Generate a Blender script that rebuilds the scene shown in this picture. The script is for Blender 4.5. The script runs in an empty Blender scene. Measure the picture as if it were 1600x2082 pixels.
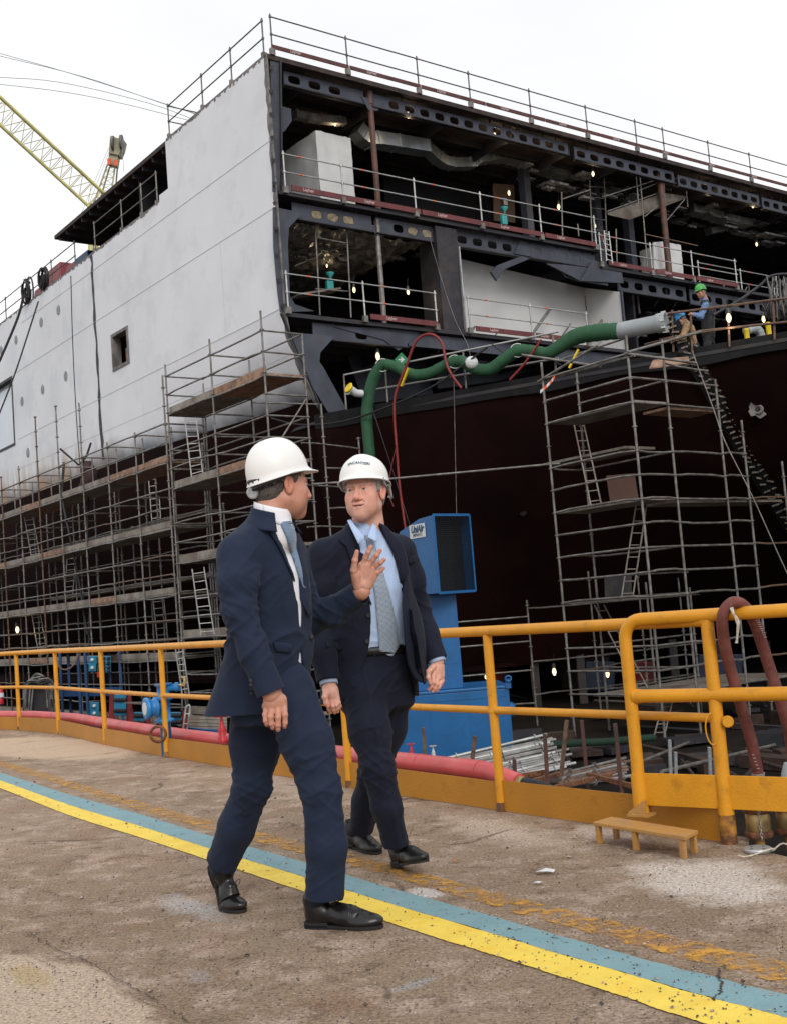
import bpy, bmesh, math, random
import numpy as np
from mathutils import Vector, noise
random.seed(7)
# ------------------------------------------------------------------ camera, world, sun, exposure
SC = bpy.context.scene
COL = SC.collection
F = 2333.; CX, CY = 800., 1041.; H = 1.15
_p = math.radians(5.0); _r = math.atan(.078)
FW = np.array([0, math.cos(_p), math.sin(_p)]); _r0 = np.array([1., 0, 0]); _u0 = np.cross(_r0, FW)
UP = math.cos(_r)*_u0 + math.sin(_r)*_r0
RT = math.cos(_r)*_r0 - math.sin(_r)*_u0
CAMP = np.array([0, 0, H])
cam_d = bpy.data.cameras.new('camera'); cam = bpy.data.objects.new('camera', cam_d); COL.objects.link(cam)
cam_d.sensor_fit = 'HORIZONTAL'; cam_d.sensor_width = 24; cam_d.lens = 24*F/1600
cam_d.clip_start = .1; cam_d.clip_end = 3000
from mathutils import Matrix
cam.matrix_world = Matrix([[RT[0], UP[0], -FW[0], 0], [RT[1], UP[1], -FW[1], 0], [RT[2], UP[2], -FW[2], H], [0, 0, 0, 1]])
SC.camera = cam
W = bpy.data.worlds.new("World"); SC.world = W; W.use_nodes = True
SUN_EL, SUN_AZ = math.radians(34), math.radians(166)     # behind the camera, to its left
nt = W.node_tree; nt.nodes.clear()
wo = nt.nodes.new('ShaderNodeOutputWorld'); bg = nt.nodes.new('ShaderNodeBackground')
sky = nt.nodes.new('ShaderNodeTexSky'); sky.sky_type = 'NISHITA'; sky.sun_disc = False
sky.sun_elevation = SUN_EL; sky.sun_rotation = SUN_AZ; sky.dust_density = 3
mix = nt.nodes.new('ShaderNodeMixRGB'); mix.inputs['Fac'].default_value = .93
tc = nt.nodes.new('ShaderNodeTexCoord'); mp = nt.nodes.new('ShaderNodeMapping'); mp.inputs['Scale'].default_value = (1, 1, 2.5)
nz = nt.nodes.new('ShaderNodeTexNoise'); nz.inputs['Scale'].default_value = 1.6; nz.inputs['Detail'].default_value = 4; nz.inputs['Roughness'].default_value = .45
cr = nt.nodes.new('ShaderNodeValToRGB')
cr.color_ramp.elements[0].position = .30; cr.color_ramp.elements[0].color = (8.7, 8.95, 9.9, 1)
cr.color_ramp.elements[1].position = .62; cr.color_ramp.elements[1].color = (11.2, 11.2, 11.2, 1)
L = nt.links.new
L(tc.outputs['Generated'], mp.inputs[0]); L(mp.outputs[0], nz.inputs['Vector']); L(nz.outputs[0], cr.inputs[0])
L(sky.outputs[0], mix.inputs[1]); L(cr.outputs[0], mix.inputs[2]); L(mix.outputs[0], bg.inputs[0])
bg.inputs[1].default_value = .1; L(bg.outputs[0], wo.inputs[0])
sl = bpy.data.lights.new('sun', 'SUN'); sl.energy = 1.5; sl.angle = math.radians(25); sl.color = (1, .965, .92)
so = bpy.data.objects.new('sun', sl); COL.objects.link(so)
_sd = Vector((math.cos(SUN_EL)*math.sin(SUN_AZ), math.cos(SUN_EL)*math.cos(SUN_AZ), math.sin(SUN_EL)))
so.rotation_euler = _sd.to_track_quat('Z', 'Y').to_euler()
SC.view_settings.view_transform = 'Standard'; SC.view_settings.look = 'None'
SC.view_settings.exposure = 0.0; SC.view_settings.gamma = 1
SC.cycles.max_bounces = 6; SC.cycles.diffuse_bounces = 3; SC.cycles.glossy_bounces = 3
SC.cycles.transmission_bounces = 4; SC.cycles.transparent_max_bounces = 8
SC.cycles.use_denoising = True

# ------------------------------------------------------------------ measuring helpers
def ray(x, y): return FW + RT*(x-CX)/F - UP*(y-CY)/F
def onz(x, y, z=0.): d = ray(x, y); return CAMP + d*(z-H)/d[2]
def at(x, y, d): return CAMP + ray(x, y)*d
def pl(x, y, P, n): d = ray(x, y); return CAMP + d*((P-CAMP)@n)/(d@n)
V = lambda *a: np.array(a, float)
S0 = at(545, 105, 31.); S0 = V(S0[0], S0[1], 0)
_A = math.radians(37)
D1 = V(-math.sin(_A), math.cos(_A), 0); D2 = V(math.cos(_A), math.sin(_A), 0); UZ = V(0, 0, 1)
def SW(a, b, z): return S0 + D2*a + D1*b + UZ*z             # ship coordinates: across, along, height
def sec(x, y, b=0.): return pl(x, y, S0+D1*b, D1)
def sid(x, y, a=0.): return pl(x, y, S0+D2*a, D2)
def toship(Q): v = Q-S0; return float(v@D2), float(v@D1), float(Q[2])
FLOOR = -1.85
def nrm(v): v = np.asarray(v, float); return v/max(1e-9, np.linalg.norm(v))

# ------------------------------------------------------------------ materials
def mat(name, col, rough=.6, metal=0., var=.12, scale=3., bump=0., bscale=40., col2=None, c2amt=.5, c2scale=2., c2edge=(.5, .6), spec=.5, emis=None, es=0, coat=0, stretch=None):
    m = bpy.data.materials.new(name); m.use_nodes = True; t = m.node_tree; b = t.nodes['Principled BSDF']
    b.inputs['Roughness'].default_value = rough; b.inputs['Metallic'].default_value = metal
    b.inputs['Specular IOR Level'].default_value = spec; b.inputs['Coat Weight'].default_value = coat
    g = t.nodes.new('ShaderNodeNewGeometry'); src = g.outputs['Position']
    if stretch:
        mpn = t.nodes.new('ShaderNodeMapping'); mpn.inputs['Scale'].default_value = stretch; t.links.new(src, mpn.inputs[0]); src = mpn.outputs[0]
    n = t.nodes.new('ShaderNodeTexNoise'); n.inputs['Scale'].default_value = scale; n.inputs['Detail'].default_value = 5
    t.links.new(src, n.inputs['Vector'])
    r = t.nodes.new('ShaderNodeValToRGB'); c = np.array(col)
    r.color_ramp.elements[0].color = (*np.clip(c*(1-var), 0, 1), 1); r.color_ramp.elements[1].color = (*np.clip(c*(1+var), 0, 1), 1)
    r.color_ramp.elements[0].position = .35; r.color_ramp.elements[1].position = .65
    t.links.new(n.outputs[0], r.inputs[0]); out = r.outputs[0]
    if col2 is not None:
        n2 = t.nodes.new('ShaderNodeTexNoise'); n2.inputs['Scale'].default_value = c2scale; n2.inputs['Detail'].default_value = 8; n2.inputs['Roughness'].default_value = .65
        t.links.new(src, n2.inputs['Vector'])
        r2 = t.nodes.new('ShaderNodeValToRGB'); r2.color_ramp.elements[0].position = c2edge[0]; r2.color_ramp.elements[1].position = c2edge[1]
        r2.color_ramp.elements[1].color = (c2amt,)*3+(1,)
        mx = t.nodes.new('ShaderNodeMixRGB'); mx.inputs[2].default_value = (*col2, 1)
        t.links.new(n2.outputs[0], r2.inputs[0]); t.links.new(r2.outputs[0], mx.inputs[0]); t.links.new(out, mx.inputs[1]); out = mx.outputs[0]
    t.links.new(out, b.inputs['Base Color'])
    if bump:
        n3 = t.nodes.new('ShaderNodeTexNoise'); n3.inputs['Scale'].default_value = bscale; n3.inputs['Detail'].default_value = 4
        t.links.new(src, n3.inputs['Vector'])
        bp = t.nodes.new('ShaderNodeBump'); bp.inputs['Strength'].default_value = bump; bp.inputs['Distance'].default_value = .01
        t.links.new(n3.outputs[0], bp.inputs['Height']); t.links.new(bp.outputs[0], b.inputs['Normal'])
    if emis is not None:
        b.inputs['Emission Color'].default_value = (*emis, 1); b.inputs['Emission Strength'].default_value = es
    return m
M = {}
M['plate_white'] = mat('white_hull_paint', (.60, .63, .66), .55, var=.03, scale=.35, col2=(.50, .53, .56), c2amt=.35, c2scale=.5, bump=.03, bscale=1.5)
M['lining_white'] = mat('white_lining', (.62, .62, .61), .7, var=.03, scale=1)
M['steel_navy'] = mat('primed_steel', (.043, .048, .068), .6, var=.25, scale=1.5, col2=(.10, .07, .05), c2amt=.4, c2scale=2.2, c2edge=(.56, .7))
M['steel_dark'] = mat('dark_steel', (.016, .015, .020), .6, var=.3, scale=1.2, col2=(.05, .035, .03), c2amt=.5, c2scale=2)
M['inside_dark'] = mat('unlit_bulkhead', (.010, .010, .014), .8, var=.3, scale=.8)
M['deck_brown'] = mat('rusty_deck_edge', (.035, .022, .019), .8, var=.4, scale=3)
M['pillar_rust'] = mat('rust_primed_pillar', (.10, .04, .028), .6, var=.25, scale=5, col2=(.04, .03, .03), c2amt=.6)
M['maroon_hull'] = mat('antifouling_paint', (.0125, .0038, .0036), .85, var=.25, scale=.6, col2=(.008, .0032, .004), c2amt=.7, c2scale=.9, spec=.06)
M['black_strip'] = mat('black_primer', (.010, .010, .011), .7, var=.3, scale=3, spec=.2)
M['insul'] = mat('insulation', (.24, .20, .13), .9, var=.35, scale=9)
M['galv'] = mat('galvanised_tube', (.20, .19, .175), .5, .45, var=.3, scale=6, col2=(.10, .075, .055), c2amt=.6, c2scale=3.5, c2edge=(.48, .62))
M['galv_mid'] = mat('dull_tube', (.24, .24, .23), .5, .4, var=.3, scale=8, col2=(.14, .12, .10), c2amt=.5)
M['galv_new'] = mat('new_galvanised_tube', (.42, .43, .42), .4, .5, var=.2, scale=8, col2=(.2, .18, .16), c2amt=.4)
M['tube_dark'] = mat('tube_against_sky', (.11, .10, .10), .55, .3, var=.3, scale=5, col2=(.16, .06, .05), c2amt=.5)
M['tube_rust'] = mat('rusty_tube', (.14, .085, .06), .7, .2, var=.3, scale=8)
M['toe_red'] = mat('red_toe_board_paint', (.125, .024, .026), .65, var=.25, scale=3, col2=(.10, .04, .035), c2amt=.5, c2scale=4)
M['white_text'] = mat('stencil_paint', (.42, .31, .30), .7, var=.05)
M['board_steel'] = mat('weathered_deck_panel', (.27, .24, .20), .65, .25, var=.3, scale=4, col2=(.11, .065, .045), c2amt=.7, c2scale=2)
M['board_wood'] = mat('scaffold_plank_wood', (.30, .18, .12), .8, var=.3, scale=5, col2=(.09, .06, .045), c2amt=.5, c2scale=6)
M['bulb'] = mat('lit_bulb', (.5, .4, .3), .3, emis=(1, .78, .45), es=1.7)
M['lamp_body'] = mat('lamp_holder', (.04, .04, .04), .5)
M['duct'] = mat('galvanised_duct', (.50, .53, .54), .32, .8, var=.2, scale=2, bump=.3, bscale=6)
M['wrap'] = mat('white_wrapping_sheet', (.55, .55, .54), .45, var=.05, scale=2, bump=.9, bscale=2.6)
M['rail_yellow'] = mat('yellow_rail_paint', (.66, .285, .010), .38, var=.07, scale=7, col2=(.34, .15, .012), c2amt=.6, c2scale=9, c2edge=(.57, .70), bump=.22, bscale=110)
M['plate_yellow'] = mat('yellow_plate_paint', (.43, .180, .008), .42, var=.08, scale=3, col2=(.20, .085, .012), c2amt=.65, c2scale=5, c2edge=(.60, .74), bump=.25, bscale=90)
M['rust_yellow'] = mat('rusted_yellow_paint', (.45, .20, .02), .6, var=.2, scale=8, col2=(.10, .038, .018), c2amt=.95, c2scale=7, c2edge=(.45, .55), bump=.4, bscale=70)
M['bench_paint'] = mat('worn_ochre_paint', (.50, .255, .06), .6, var=.10, scale=9, col2=(.30, .17, .09), c2amt=.6, c2scale=9, c2edge=(.45, .6), bump=.3, bscale=80)
M['pipe_pink'] = mat('faded_red_pipe_paint', (.62, .095, .095), .42, var=.12, scale=4, col2=(.55, .20, .19), c2amt=.6, c2scale=2.5)
M['valve_red'] = mat('red_valve_paint', (.42, .012, .02), .4, var=.2, scale=12)
M['cab_red'] = mat('dark_red_cabinet', (.17, .012, .016), .5, var=.2, scale=3)
M['blue_unit'] = mat('blue_machine_paint', (.006, .105, .29), .42, var=.10, scale=2.5, col2=(.01, .08, .22), c2amt=.6, c2scale=5, bump=.08, bscale=25)
M['blue_frame'] = mat('blue_frame_paint', (.008, .045, .13), .5, var=.2, scale=4)
M['blue_cab'] = mat('cyan_blue_socket_box', (.015, .17, .29), .45, var=.15, scale=6)
M['blue_valve'] = mat('blue_valve_paint', (.02, .19, .48), .35, var=.12, scale=9, col2=(.35, .32, .30), c2amt=.6, c2scale=7, c2edge=(.58, .64))
M['mesh_black'] = mat('black_mesh', (.008, .008, .010), .6, .3)
M['hose_green'] = mat('green_canvas_hose', (.017, .080, .034), .75, var=.15, scale=5, bump=.3, bscale=30)
M['hose_red'] = mat('red_rubber_hose', (.20, .016, .013), .5, var=.2, scale=9)
M['hose_brown'] = mat('brown_rubber_hose', (.145, .040, .030), .75, var=.2, scale=14, col2=(.21, .09, .07), c2amt=.5, c2scale=22, bump=.2, bscale=150)
M['cable_black'] = mat('black_cable', (.012, .012, .013), .6)
M['rope'] = mat('frayed_rope', (.52, .47, .38), .9, var=.3, scale=60)
M['crane_paint'] = mat('yellow_crane_paint', (.50, .46, .17), .6, var=.2, scale=.6)
M['crane_grey'] = mat('weathered_crane_head', (.33, .31, .21), .7, var=.3, scale=.5)
M['foil'] = mat('silver_foil', (.75, .76, .78), .25, .8, bump=1., bscale=12)
M['brass'] = mat('worn_brass', (.42, .30, .13), .45, .6, var=.3, scale=20)
M['rust'] = mat('rust', (.16, .065, .03), .9, var=.5, scale=30, bump=.5, bscale=120)
M['zinc'] = mat('zinc_flange', (.45, .46, .47), .4, .6, var=.15, scale=20)
M['sky_fill'] = mat('painted_sky_pane', (.55, .62, .66), .08, var=.06, scale=.5, spec=1)  # pale blue in place of bright sky seen through the side opening
M['frame_dark'] = mat('window_frame_primer', (.15, .14, .13), .7, var=.4, scale=4)
M['label_white'] = mat('label_plate', (.60, .62, .62), .5, var=.04, scale=9)
M['label_ink'] = mat('label_ink', (.02, .06, .12), .5)
M['sign_green'] = mat('exit_sign_green', (.01, .20, .08), .5)
M['sign_teal'] = mat('teal_stand', (.03, .30, .28), .5)
M['orange'] = mat('orange_marker', (.75, .10, .02), .5)
M['yellow_plastic'] = mat('yellow_plastic', (.75, .55, .01), .4)
M['grey_pipe'] = mat('grey_vent_paint', (.30, .33, .34), .5, var=.1)
M['alu'] = mat('aluminium_ladder', (.50, .50, .48), .4, .5, var=.2, scale=7)

# ------------------------------------------------------------------ mesh builder
class MB:
    def __init__(s): s.v = []; s.f = []; s.sm = []
    def _add(s, vs, fs, sm=False):
        o = len(s.v); s.v.extend([tuple(map(float, q)) for q in vs]); s.f.extend([tuple(i+o for i in q) for q in fs]); s.sm.extend([sm]*len(fs))
        return s
    def hexa(s, p):      # 8 points: bottom ring 0-3, top ring 4-7
        return s._add(p, [(3, 2, 1, 0), (4, 5, 6, 7), (0, 1, 5, 4), (1, 2, 6, 5), (2, 3, 7, 6), (3, 0, 4, 7)])
    def obox(s, c, ax, ay, az):   # centre and three half axes
        c, ax, ay, az = map(np.asarray, (c, ax, ay, az))
        return s.hexa([c-ax-ay-az, c+ax-ay-az, c+ax+ay-az, c-ax+ay-az, c-ax-ay+az, c+ax-ay+az, c+ax+ay+az, c-ax+ay+az])
    def sbox(s, a0, a1, b0, b1, z0, z1):  # box in ship coordinates
        return s.hexa([SW(a0, b0, z0), SW(a1, b0, z0), SW(a1, b1, z0), SW(a0, b1, z0), SW(a0, b0, z1), SW(a1, b0, z1), SW(a1, b1, z1), SW(a0, b1, z1)])
    def bar(s, P, Q, w, h, up=UZ):
        P, Q = np.asarray(P, float), np.asarray(Q, float); d = Q-P; n = nrm(d); u = nrm(np.cross(n, up)) if abs(n@nrm(up)) < .99 else nrm(np.cross(n, V(1, 0, 0))); v = np.cross(u, n)
        return s.obox((P+Q)/2, u*w/2, d/2, v*h/2)
    def tube(s, pts, r, n=8, caps=True, closed=False):
        pts = [np.asarray(p, float) for p in pts]
        if not hasattr(r, '__len__'): pts = [p for i, p in enumerate(pts) if i == 0 or np.linalg.norm(p-pts[i-1]) > 1e-5]
        N = len(pts); rr = r if hasattr(r, '__len__') else [r]*N
        vs = []; fs = []; u = None
        for i, p in enumerate(pts):
            t = nrm(pts[min(i+1, N-1)]-pts[max(i-1, 0)]) if not closed else nrm(pts[(i+1) % N]-pts[i-1])
            if u is None: u = nrm(np.cross(t, UZ)) if abs(t[2]) < .95 else nrm(np.cross(t, V(1, 0, 0)))
            u = nrm(u-t*(u@t)); w = np.cross(t, u)
            for k in range(n):
                a = 2*math.pi*k/n; vs.append(p+(u*math.cos(a)+w*math.sin(a))*rr[i])
        for i in range(N if closed else N-1):
            j = (i+1) % N
            for k in range(n): fs.append((i*n+k, i*n+(k+1) % n, j*n+(k+1) % n, j*n+k))
        s._add(vs, fs, True)
        if caps and not closed:
            s._add(vs[:n], [tuple(range(n-1, -1, -1))]); s._add(vs[-n:], [tuple(range(n))])
        return s
    def prism(s, poly, d):   # poly of points, extruded by vector d
        poly = [np.asarray(p, float) for p in poly]; n = len(poly); d = np.asarray(d, float)
        return s._add(poly+[p+d for p in poly], [tuple(range(n-1, -1, -1)), tuple(range(n, 2*n))]+[(i, (i+1) % n, (i+1) % n+n, i+n) for i in range(n)])
    def quad(s, *p): return s._add(p, [tuple(range(len(p)))])
    def lathe(s, c, ax, prof, n=20):   # prof: (distance along axis, radius)
        ax = nrm(ax); return s.tube([np.asarray(c)+ax*(t+1e-5*i) for i, (t, r) in enumerate(prof)], [r for t, r in prof], n) if False else s._lathe(c, ax, prof, n)
    def _lathe(s, c, ax, prof, n):
        u = nrm(np.cross(ax, V(.3, .9, .1))); w = np.cross(ax, u); vs = []; fs = []
        for t, r in prof:
            for k in range(n): a = 2*math.pi*k/n; vs.append(np.asarray(c)+ax*t+(u*math.cos(a)+w*math.sin(a))*r)
        for i in range(len(prof)-1):
            for k in range(n): fs.append((i*n+k, i*n+(k+1) % n, (i+1)*n+(k+1) % n, (i+1)*n+k))
        s._add(vs, fs, True); s._add(vs[:n], [tuple(range(n-1, -1, -1))]); s._add(vs[-n:], [tuple(range(n))]); return s
    def grid(s, f, nu, nv, smooth=True):
        vs = [f(i/nu, j/nv) for i in range(nu+1) for j in range(nv+1)]
        fs = [(i*(nv+1)+j, (i+1)*(nv+1)+j, (i+1)*(nv+1)+j+1, i*(nv+1)+j+1) for i in range(nu) for j in range(nv)]
        return s._add(vs, fs, smooth)
    def build(s, name, m, parent=None, bevel=0., kind=None):
        org = np.array(origin(parent)) if parent is not None else np.zeros(3)
        me = bpy.data.meshes.new(name); vs = np.array(s.v, float)-org
        me.from_pydata(vs.tolist(), [], s.f); me.update()
        me.polygons.foreach_set('use_smooth', s.sm)
        b = bmesh.new(); b.from_mesh(me); bmesh.ops.recalc_face_normals(b, faces=b.faces); b.to_mesh(me); b.free()
        if m is not None: me.materials.append(M[m] if isinstance(m, str) else m)
        o = bpy.data.objects.new(name, me); COL.objects.link(o); o.parent = parent
        if bevel:
            bv = o.modifiers.new('bevel', 'BEVEL'); bv.width = bevel; bv.segments = 2; bv.limit_method = 'ANGLE'; bv.angle_limit = math.radians(40)
        if kind: o['kind'] = kind
        return o
def origin(o):
    p = Vector((0, 0, 0))
    while o is not None: p = p+o.location; o = o.parent
    return p
def tag(o, label, cat, group=None):
    o['label'] = label; o['category'] = cat
    if group: o['group'] = group
    return o
def thing(name, label, cat, loc=(0, 0, 0), group=None):
    o = bpy.data.objects.new(name, None); COL.objects.link(o); o.location = tuple(map(float, loc)); o.empty_display_size = .1
    return tag(o, label, cat, group)
def solo(mb, name, m, label, cat, group=None, bevel=0.):     # a thing that is one mesh
    c = np.mean(np.array(mb.v), axis=0); mb2 = MB(); mb2.v = [tuple(np.array(q)-c) for q in mb.v]; mb2.f = mb.f; mb2.sm = mb.sm
    o = mb2.build(name, m, None, bevel); o.location = tuple(c); return tag(o, label, cat, group)
def spline(pts, n=8):     # Catmull-Rom
    P = [np.asarray(p, float) for p in pts]; P = [2*P[0]-P[1]]+P+[2*P[-1]-P[-2]]; out = []
    for i in range(1, len(P)-2):
        for k in range(n):
            t = k/n; a, b, c, d = P[i-1:i+3]
            out.append(.5*((2*b)+(c-a)*t+(2*a-5*b+4*c-d)*t*t+(3*b-a-3*c+d)*t**3))
    out.append(P[-2]); return out
def text_mesh(txt, size, shear=0., bold=.0, extrude=.0, align='CENTER'):
    cu = bpy.data.curves.new('t', 'FONT'); cu.body = txt; cu.size = size; cu.shear = shear; cu.offset = bold; cu.extrude = extrude
    cu.align_x = align; cu.align_y = 'CENTER'; cu.resolution_u = 3
    o = bpy.data.objects.new('t', cu); COL.objects.link(o)
    dg = bpy.context.evaluated_depsgraph_get(); me = bpy.data.meshes.new_from_object(o.evaluated_get(dg))
    vs = np.array([v.co[:] for v in me.vertices]) if len(me.vertices) else np.zeros((0, 3)); fs = [tuple(p.vertices) for p in me.polygons]
    bpy.data.objects.remove(o); bpy.data.curves.remove(cu); bpy.data.meshes.remove(me)
    return vs, fs
def put_text(txt, size, P, ux, uy, name, m, parent, shear=0., bold=0., xs=1.):
    vs, fs = text_mesh(txt, size, shear, bold); ux, uy = nrm(ux), nrm(uy)
    mb = MB(); mb._add([np.asarray(P)+ux*q[0]*xs+uy*q[1] for q in vs], fs); return mb.build(name, m, parent)
# ------------------------------------------------------------------ the setting: quay, lines, dock floor
def ground_material():
    m = bpy.data.materials.new('weathered_concrete'); m.use_nodes = True; t = m.node_tree; b = t.nodes['Principled BSDF']; N = t.nodes.new; K = t.links.new
    b.inputs['Roughness'].default_value = .9; b.inputs['Specular IOR Level'].default_value = .25
    pos = N('ShaderNodeNewGeometry').outputs['Position']
    def noise(sc, det=6, rough=.6, stretch=None, dist=0):
        n = N('ShaderNodeTexNoise'); n.inputs['Scale'].default_value = sc; n.inputs['Detail'].default_value = det; n.inputs['Roughness'].default_value = rough; n.inputs['Distortion'].default_value = dist
        if stretch: q = N('ShaderNodeMapping'); q.inputs['Scale'].default_value = stretch; q.inputs['Rotation'].default_value = (0, 0, 1.0); K(pos, q.inputs[0]); K(q.outputs[0], n.inputs['Vector'])
        else: K(pos, n.inputs['Vector'])
        return n.outputs[0]
    def ramp(x, a, c, ca=(0, 0, 0, 1), cb=(1, 1, 1, 1)):
        r = N('ShaderNodeValToRGB'); r.color_ramp.elements[0].position = a; r.color_ramp.elements[1].position = c
        r.color_ramp.elements[0].color = ca; r.color_ramp.elements[1].color = cb; K(x, r.inputs[0]); return r.outputs[0]
    def mixc(f, a, c, mode='MIX'):
        x = N('ShaderNodeMixRGB'); x.blend_type = mode
        for i, q in ((0, f), (1, a), (2, c)):
            if isinstance(q, (int, float)): x.inputs[i].default_value = q
            elif isinstance(q, tuple): x.inputs[i].default_value = (*q[:3], 1)
            else: K(q, x.inputs[i])
        return x.outputs[0]
    def math_(op, a, c=None):
        x = N('ShaderNodeMath'); x.operation = op
        for i, q in ((0, a), (1, c)):
            if q is None: continue
            if isinstance(q, (int, float)): x.inputs[i].default_value = q
            else: K(q, x.inputs[i])
        return x.outputs[0]
    col = ramp(noise(.9, 5), .30, .70, (.275, .194, .128, 1), (.415, .315, .222, 1))
    col = mixc(math_('MULTIPLY', ramp(noise(4.5, 9, .72), .50, .60), .75), col, (.56, .43, .345))     # pale worn skin
    col = mixc(math_('MULTIPLY', ramp(noise(7, 8, .75), .53, .63), .6), col, (.095, .055, .034))                # dark dirt
    col = mixc(math_('MULTIPLY', ramp(noise(1.9, 4), .56, .68), .3), col, (.34, .17, .10))                    # rust dust
    big = ramp(noise(.35, 3), .4, .6); col = mixc(math_('MULTIPLY', big, .25), col, (.33, .25, .19))
    # patches: pixel centre, two half-axis ends (pixels) -> world ellipse
    def patch(cx, cy, ax, ay, bx, by, colr, amt, col, edge=(.75, 1.05), dis=.5, dsc=4.):
        c = onz(cx, cy); u = onz(ax, ay)-c; v = onz(bx, by)-c
        Mi = np.linalg.inv(np.array([[u[0], v[0]], [u[1], v[1]]]))
        sp = N('ShaderNodeSeparateXYZ'); K(pos, sp.inputs[0])
        dx = math_('SUBTRACT', sp.outputs[0], float(c[0])); dy = math_('SUBTRACT', sp.outputs[1], float(c[1]))
        p = math_('ADD', math_('MULTIPLY', dx, float(Mi[0, 0])), math_('MULTIPLY', dy, float(Mi[0, 1])))
        q = math_('ADD', math_('MULTIPLY', dx, float(Mi[1, 0])), math_('MULTIPLY', dy, float(Mi[1, 1])))
        r = math_('SQRT', math_('ADD', math_('MULTIPLY', p, p), math_('MULTIPLY', q, q)))
        r = math_('ADD', r, math_('MULTIPLY', math_('SUBTRACT', noise(dsc, 8, .7), .5), dis*2))
        k = ramp(r, edge[0], edge[1], (1, 1, 1, 1), (0, 0, 0, 1))
        return mixc(math_('MULTIPLY', k, amt), col, colr)
    col = patch(1440, 1790, 1640, 1800, 1420, 1738, (.72, .65, .58), .85, col, (.55, 1.05), dis=.8, dsc=4)
    col = patch(1240, 1700, 1330, 1715, 1230, 1680, (.66, .56, .48), .7, col, dis=.6, dsc=7)
    col = patch(120, 2075, 360, 2120, 110, 1945, (.62, .49, .37), .95, col, (.85, 1.), .5, 3)
    col = patch(60, 1985, 120, 2000, 60, 1960, (.50, .36, .13), .45, col, (.5, 1.1), .9, 9)
    col = patch(100, 1520, 300, 1524, 90, 1497, (.60, .45, .32), .9, col, (.8, .95), .25, 3)
    col = patch(385, 1845, 500, 1870, 380, 1815, (.50, .47, .45), .8, col, (.3, .8), 1.1, 9)
    col = patch(405, 1985, 440, 1985, 405, 1965, (.37, .31, .28), .8, col, (.4, .9), .7, 12)
    col = patch(865, 1816, 905, 1820, 865, 1805, (.66, .62, .58), .9, col, (.7, 1.), .5, 18)
    col = patch(840, 2003, 900, 1985, 838, 1993, (.42, .44, .46), .7, col, (.2, 1.), .8, 20)
    col = patch(1020, 1690, 1200, 1720, 1000, 1655, (.62, .50, .40), .65, col, (.3, 1.), .9, 6)
    col = patch(560, 1590, 720, 1620, 540, 1565, (.56, .45, .38), .6, col, (.2, 1.1), 1.0, 6)
    col = patch(1300, 1905, 1480, 1940, 1300, 1880, (.36, .17, .12), .4, col, (.2, 1.1), 1.0, 5)
    col = patch(1300, 1722, 1420, 1735, 1290, 1700, (.10, .07, .045), .5, col, (.2, 1.1), .8, 9)
    # aggregate speckle
    vo = N('ShaderNodeTexVoronoi'); vo.inputs['Scale'].default_value = 48; K(pos, vo.inputs['Vector'])
    spk = ramp(vo.outputs['Distance'], .16, .36, (1, 1, 1, 1), (0, 0, 0, 1))
    sel = ramp(noise(9, 5), .42, .58)
    sepc = N('ShaderNodeSeparateColor'); K(vo.outputs['Color'], sepc.inputs[0])
    dark = math_('MULTIPLY', math_('MULTIPLY', spk, sel), math_('GREATER_THAN', sepc.outputs[0], .62))
    lite = math_('MULTIPLY', math_('MULTIPLY', spk, sel), math_('LESS_THAN', sepc.outputs[0], .30))
    col = mixc(math_('MULTIPLY', dark, .8), col, (.045, .030, .024)); col = mixc(math_('MULTIPLY', lite, .6), col, (.56, .48, .42))
    fine = ramp(noise(75, 6, .85), .36, .64, (.38, .35, .32, 1), (1.62, 1.62, 1.62, 1)); col = mixc(1., col, fine, 'MULTIPLY')
    cv = N('ShaderNodeTexVoronoi'); cv.feature = 'DISTANCE_TO_EDGE'; cv.inputs['Scale'].default_value = .55
    wv = N('ShaderNodeMixRGB'); wv.blend_type = 'ADD'; wv.inputs[0].default_value = .22; K(pos, wv.inputs[1])
    nn = N('ShaderNodeTexNoise'); nn.inputs['Scale'].default_value = 4; nn.inputs['Detail'].default_value = 6; K(pos, nn.inputs['Vector']); K(nn.outputs[1], wv.inputs[2]); K(wv.outputs[0], cv.inputs['Vector'])
    crk = math_('MULTIPLY', ramp(cv.outputs['Distance'], .002, .008, (1, 1, 1, 1), (0, 0, 0, 1)), ramp(noise(1.3, 2), .5, .6))
    col = mixc(math_('MULTIPLY', crk, .7), col, (.07, .045, .03))
    K(col, b.inputs['Base Color'])
    h = math_('ADD', math_('ADD', math_('MULTIPLY', noise(75, 6, .85), 1.0), math_('MULTIPLY', noise(14, 5), .8)), math_('MULTIPLY', spk, .25))
    h = math_('SUBTRACT', h, crk)
    bp = N('ShaderNodeBump'); bp.inputs['Strength'].default_value = 1.; bp.inputs['Distance'].default_value = .010; K(h, bp.inputs['Height']); K(bp.outputs[0], b.inputs['Normal'])
    return m
M['ground'] = ground_material()
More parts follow.
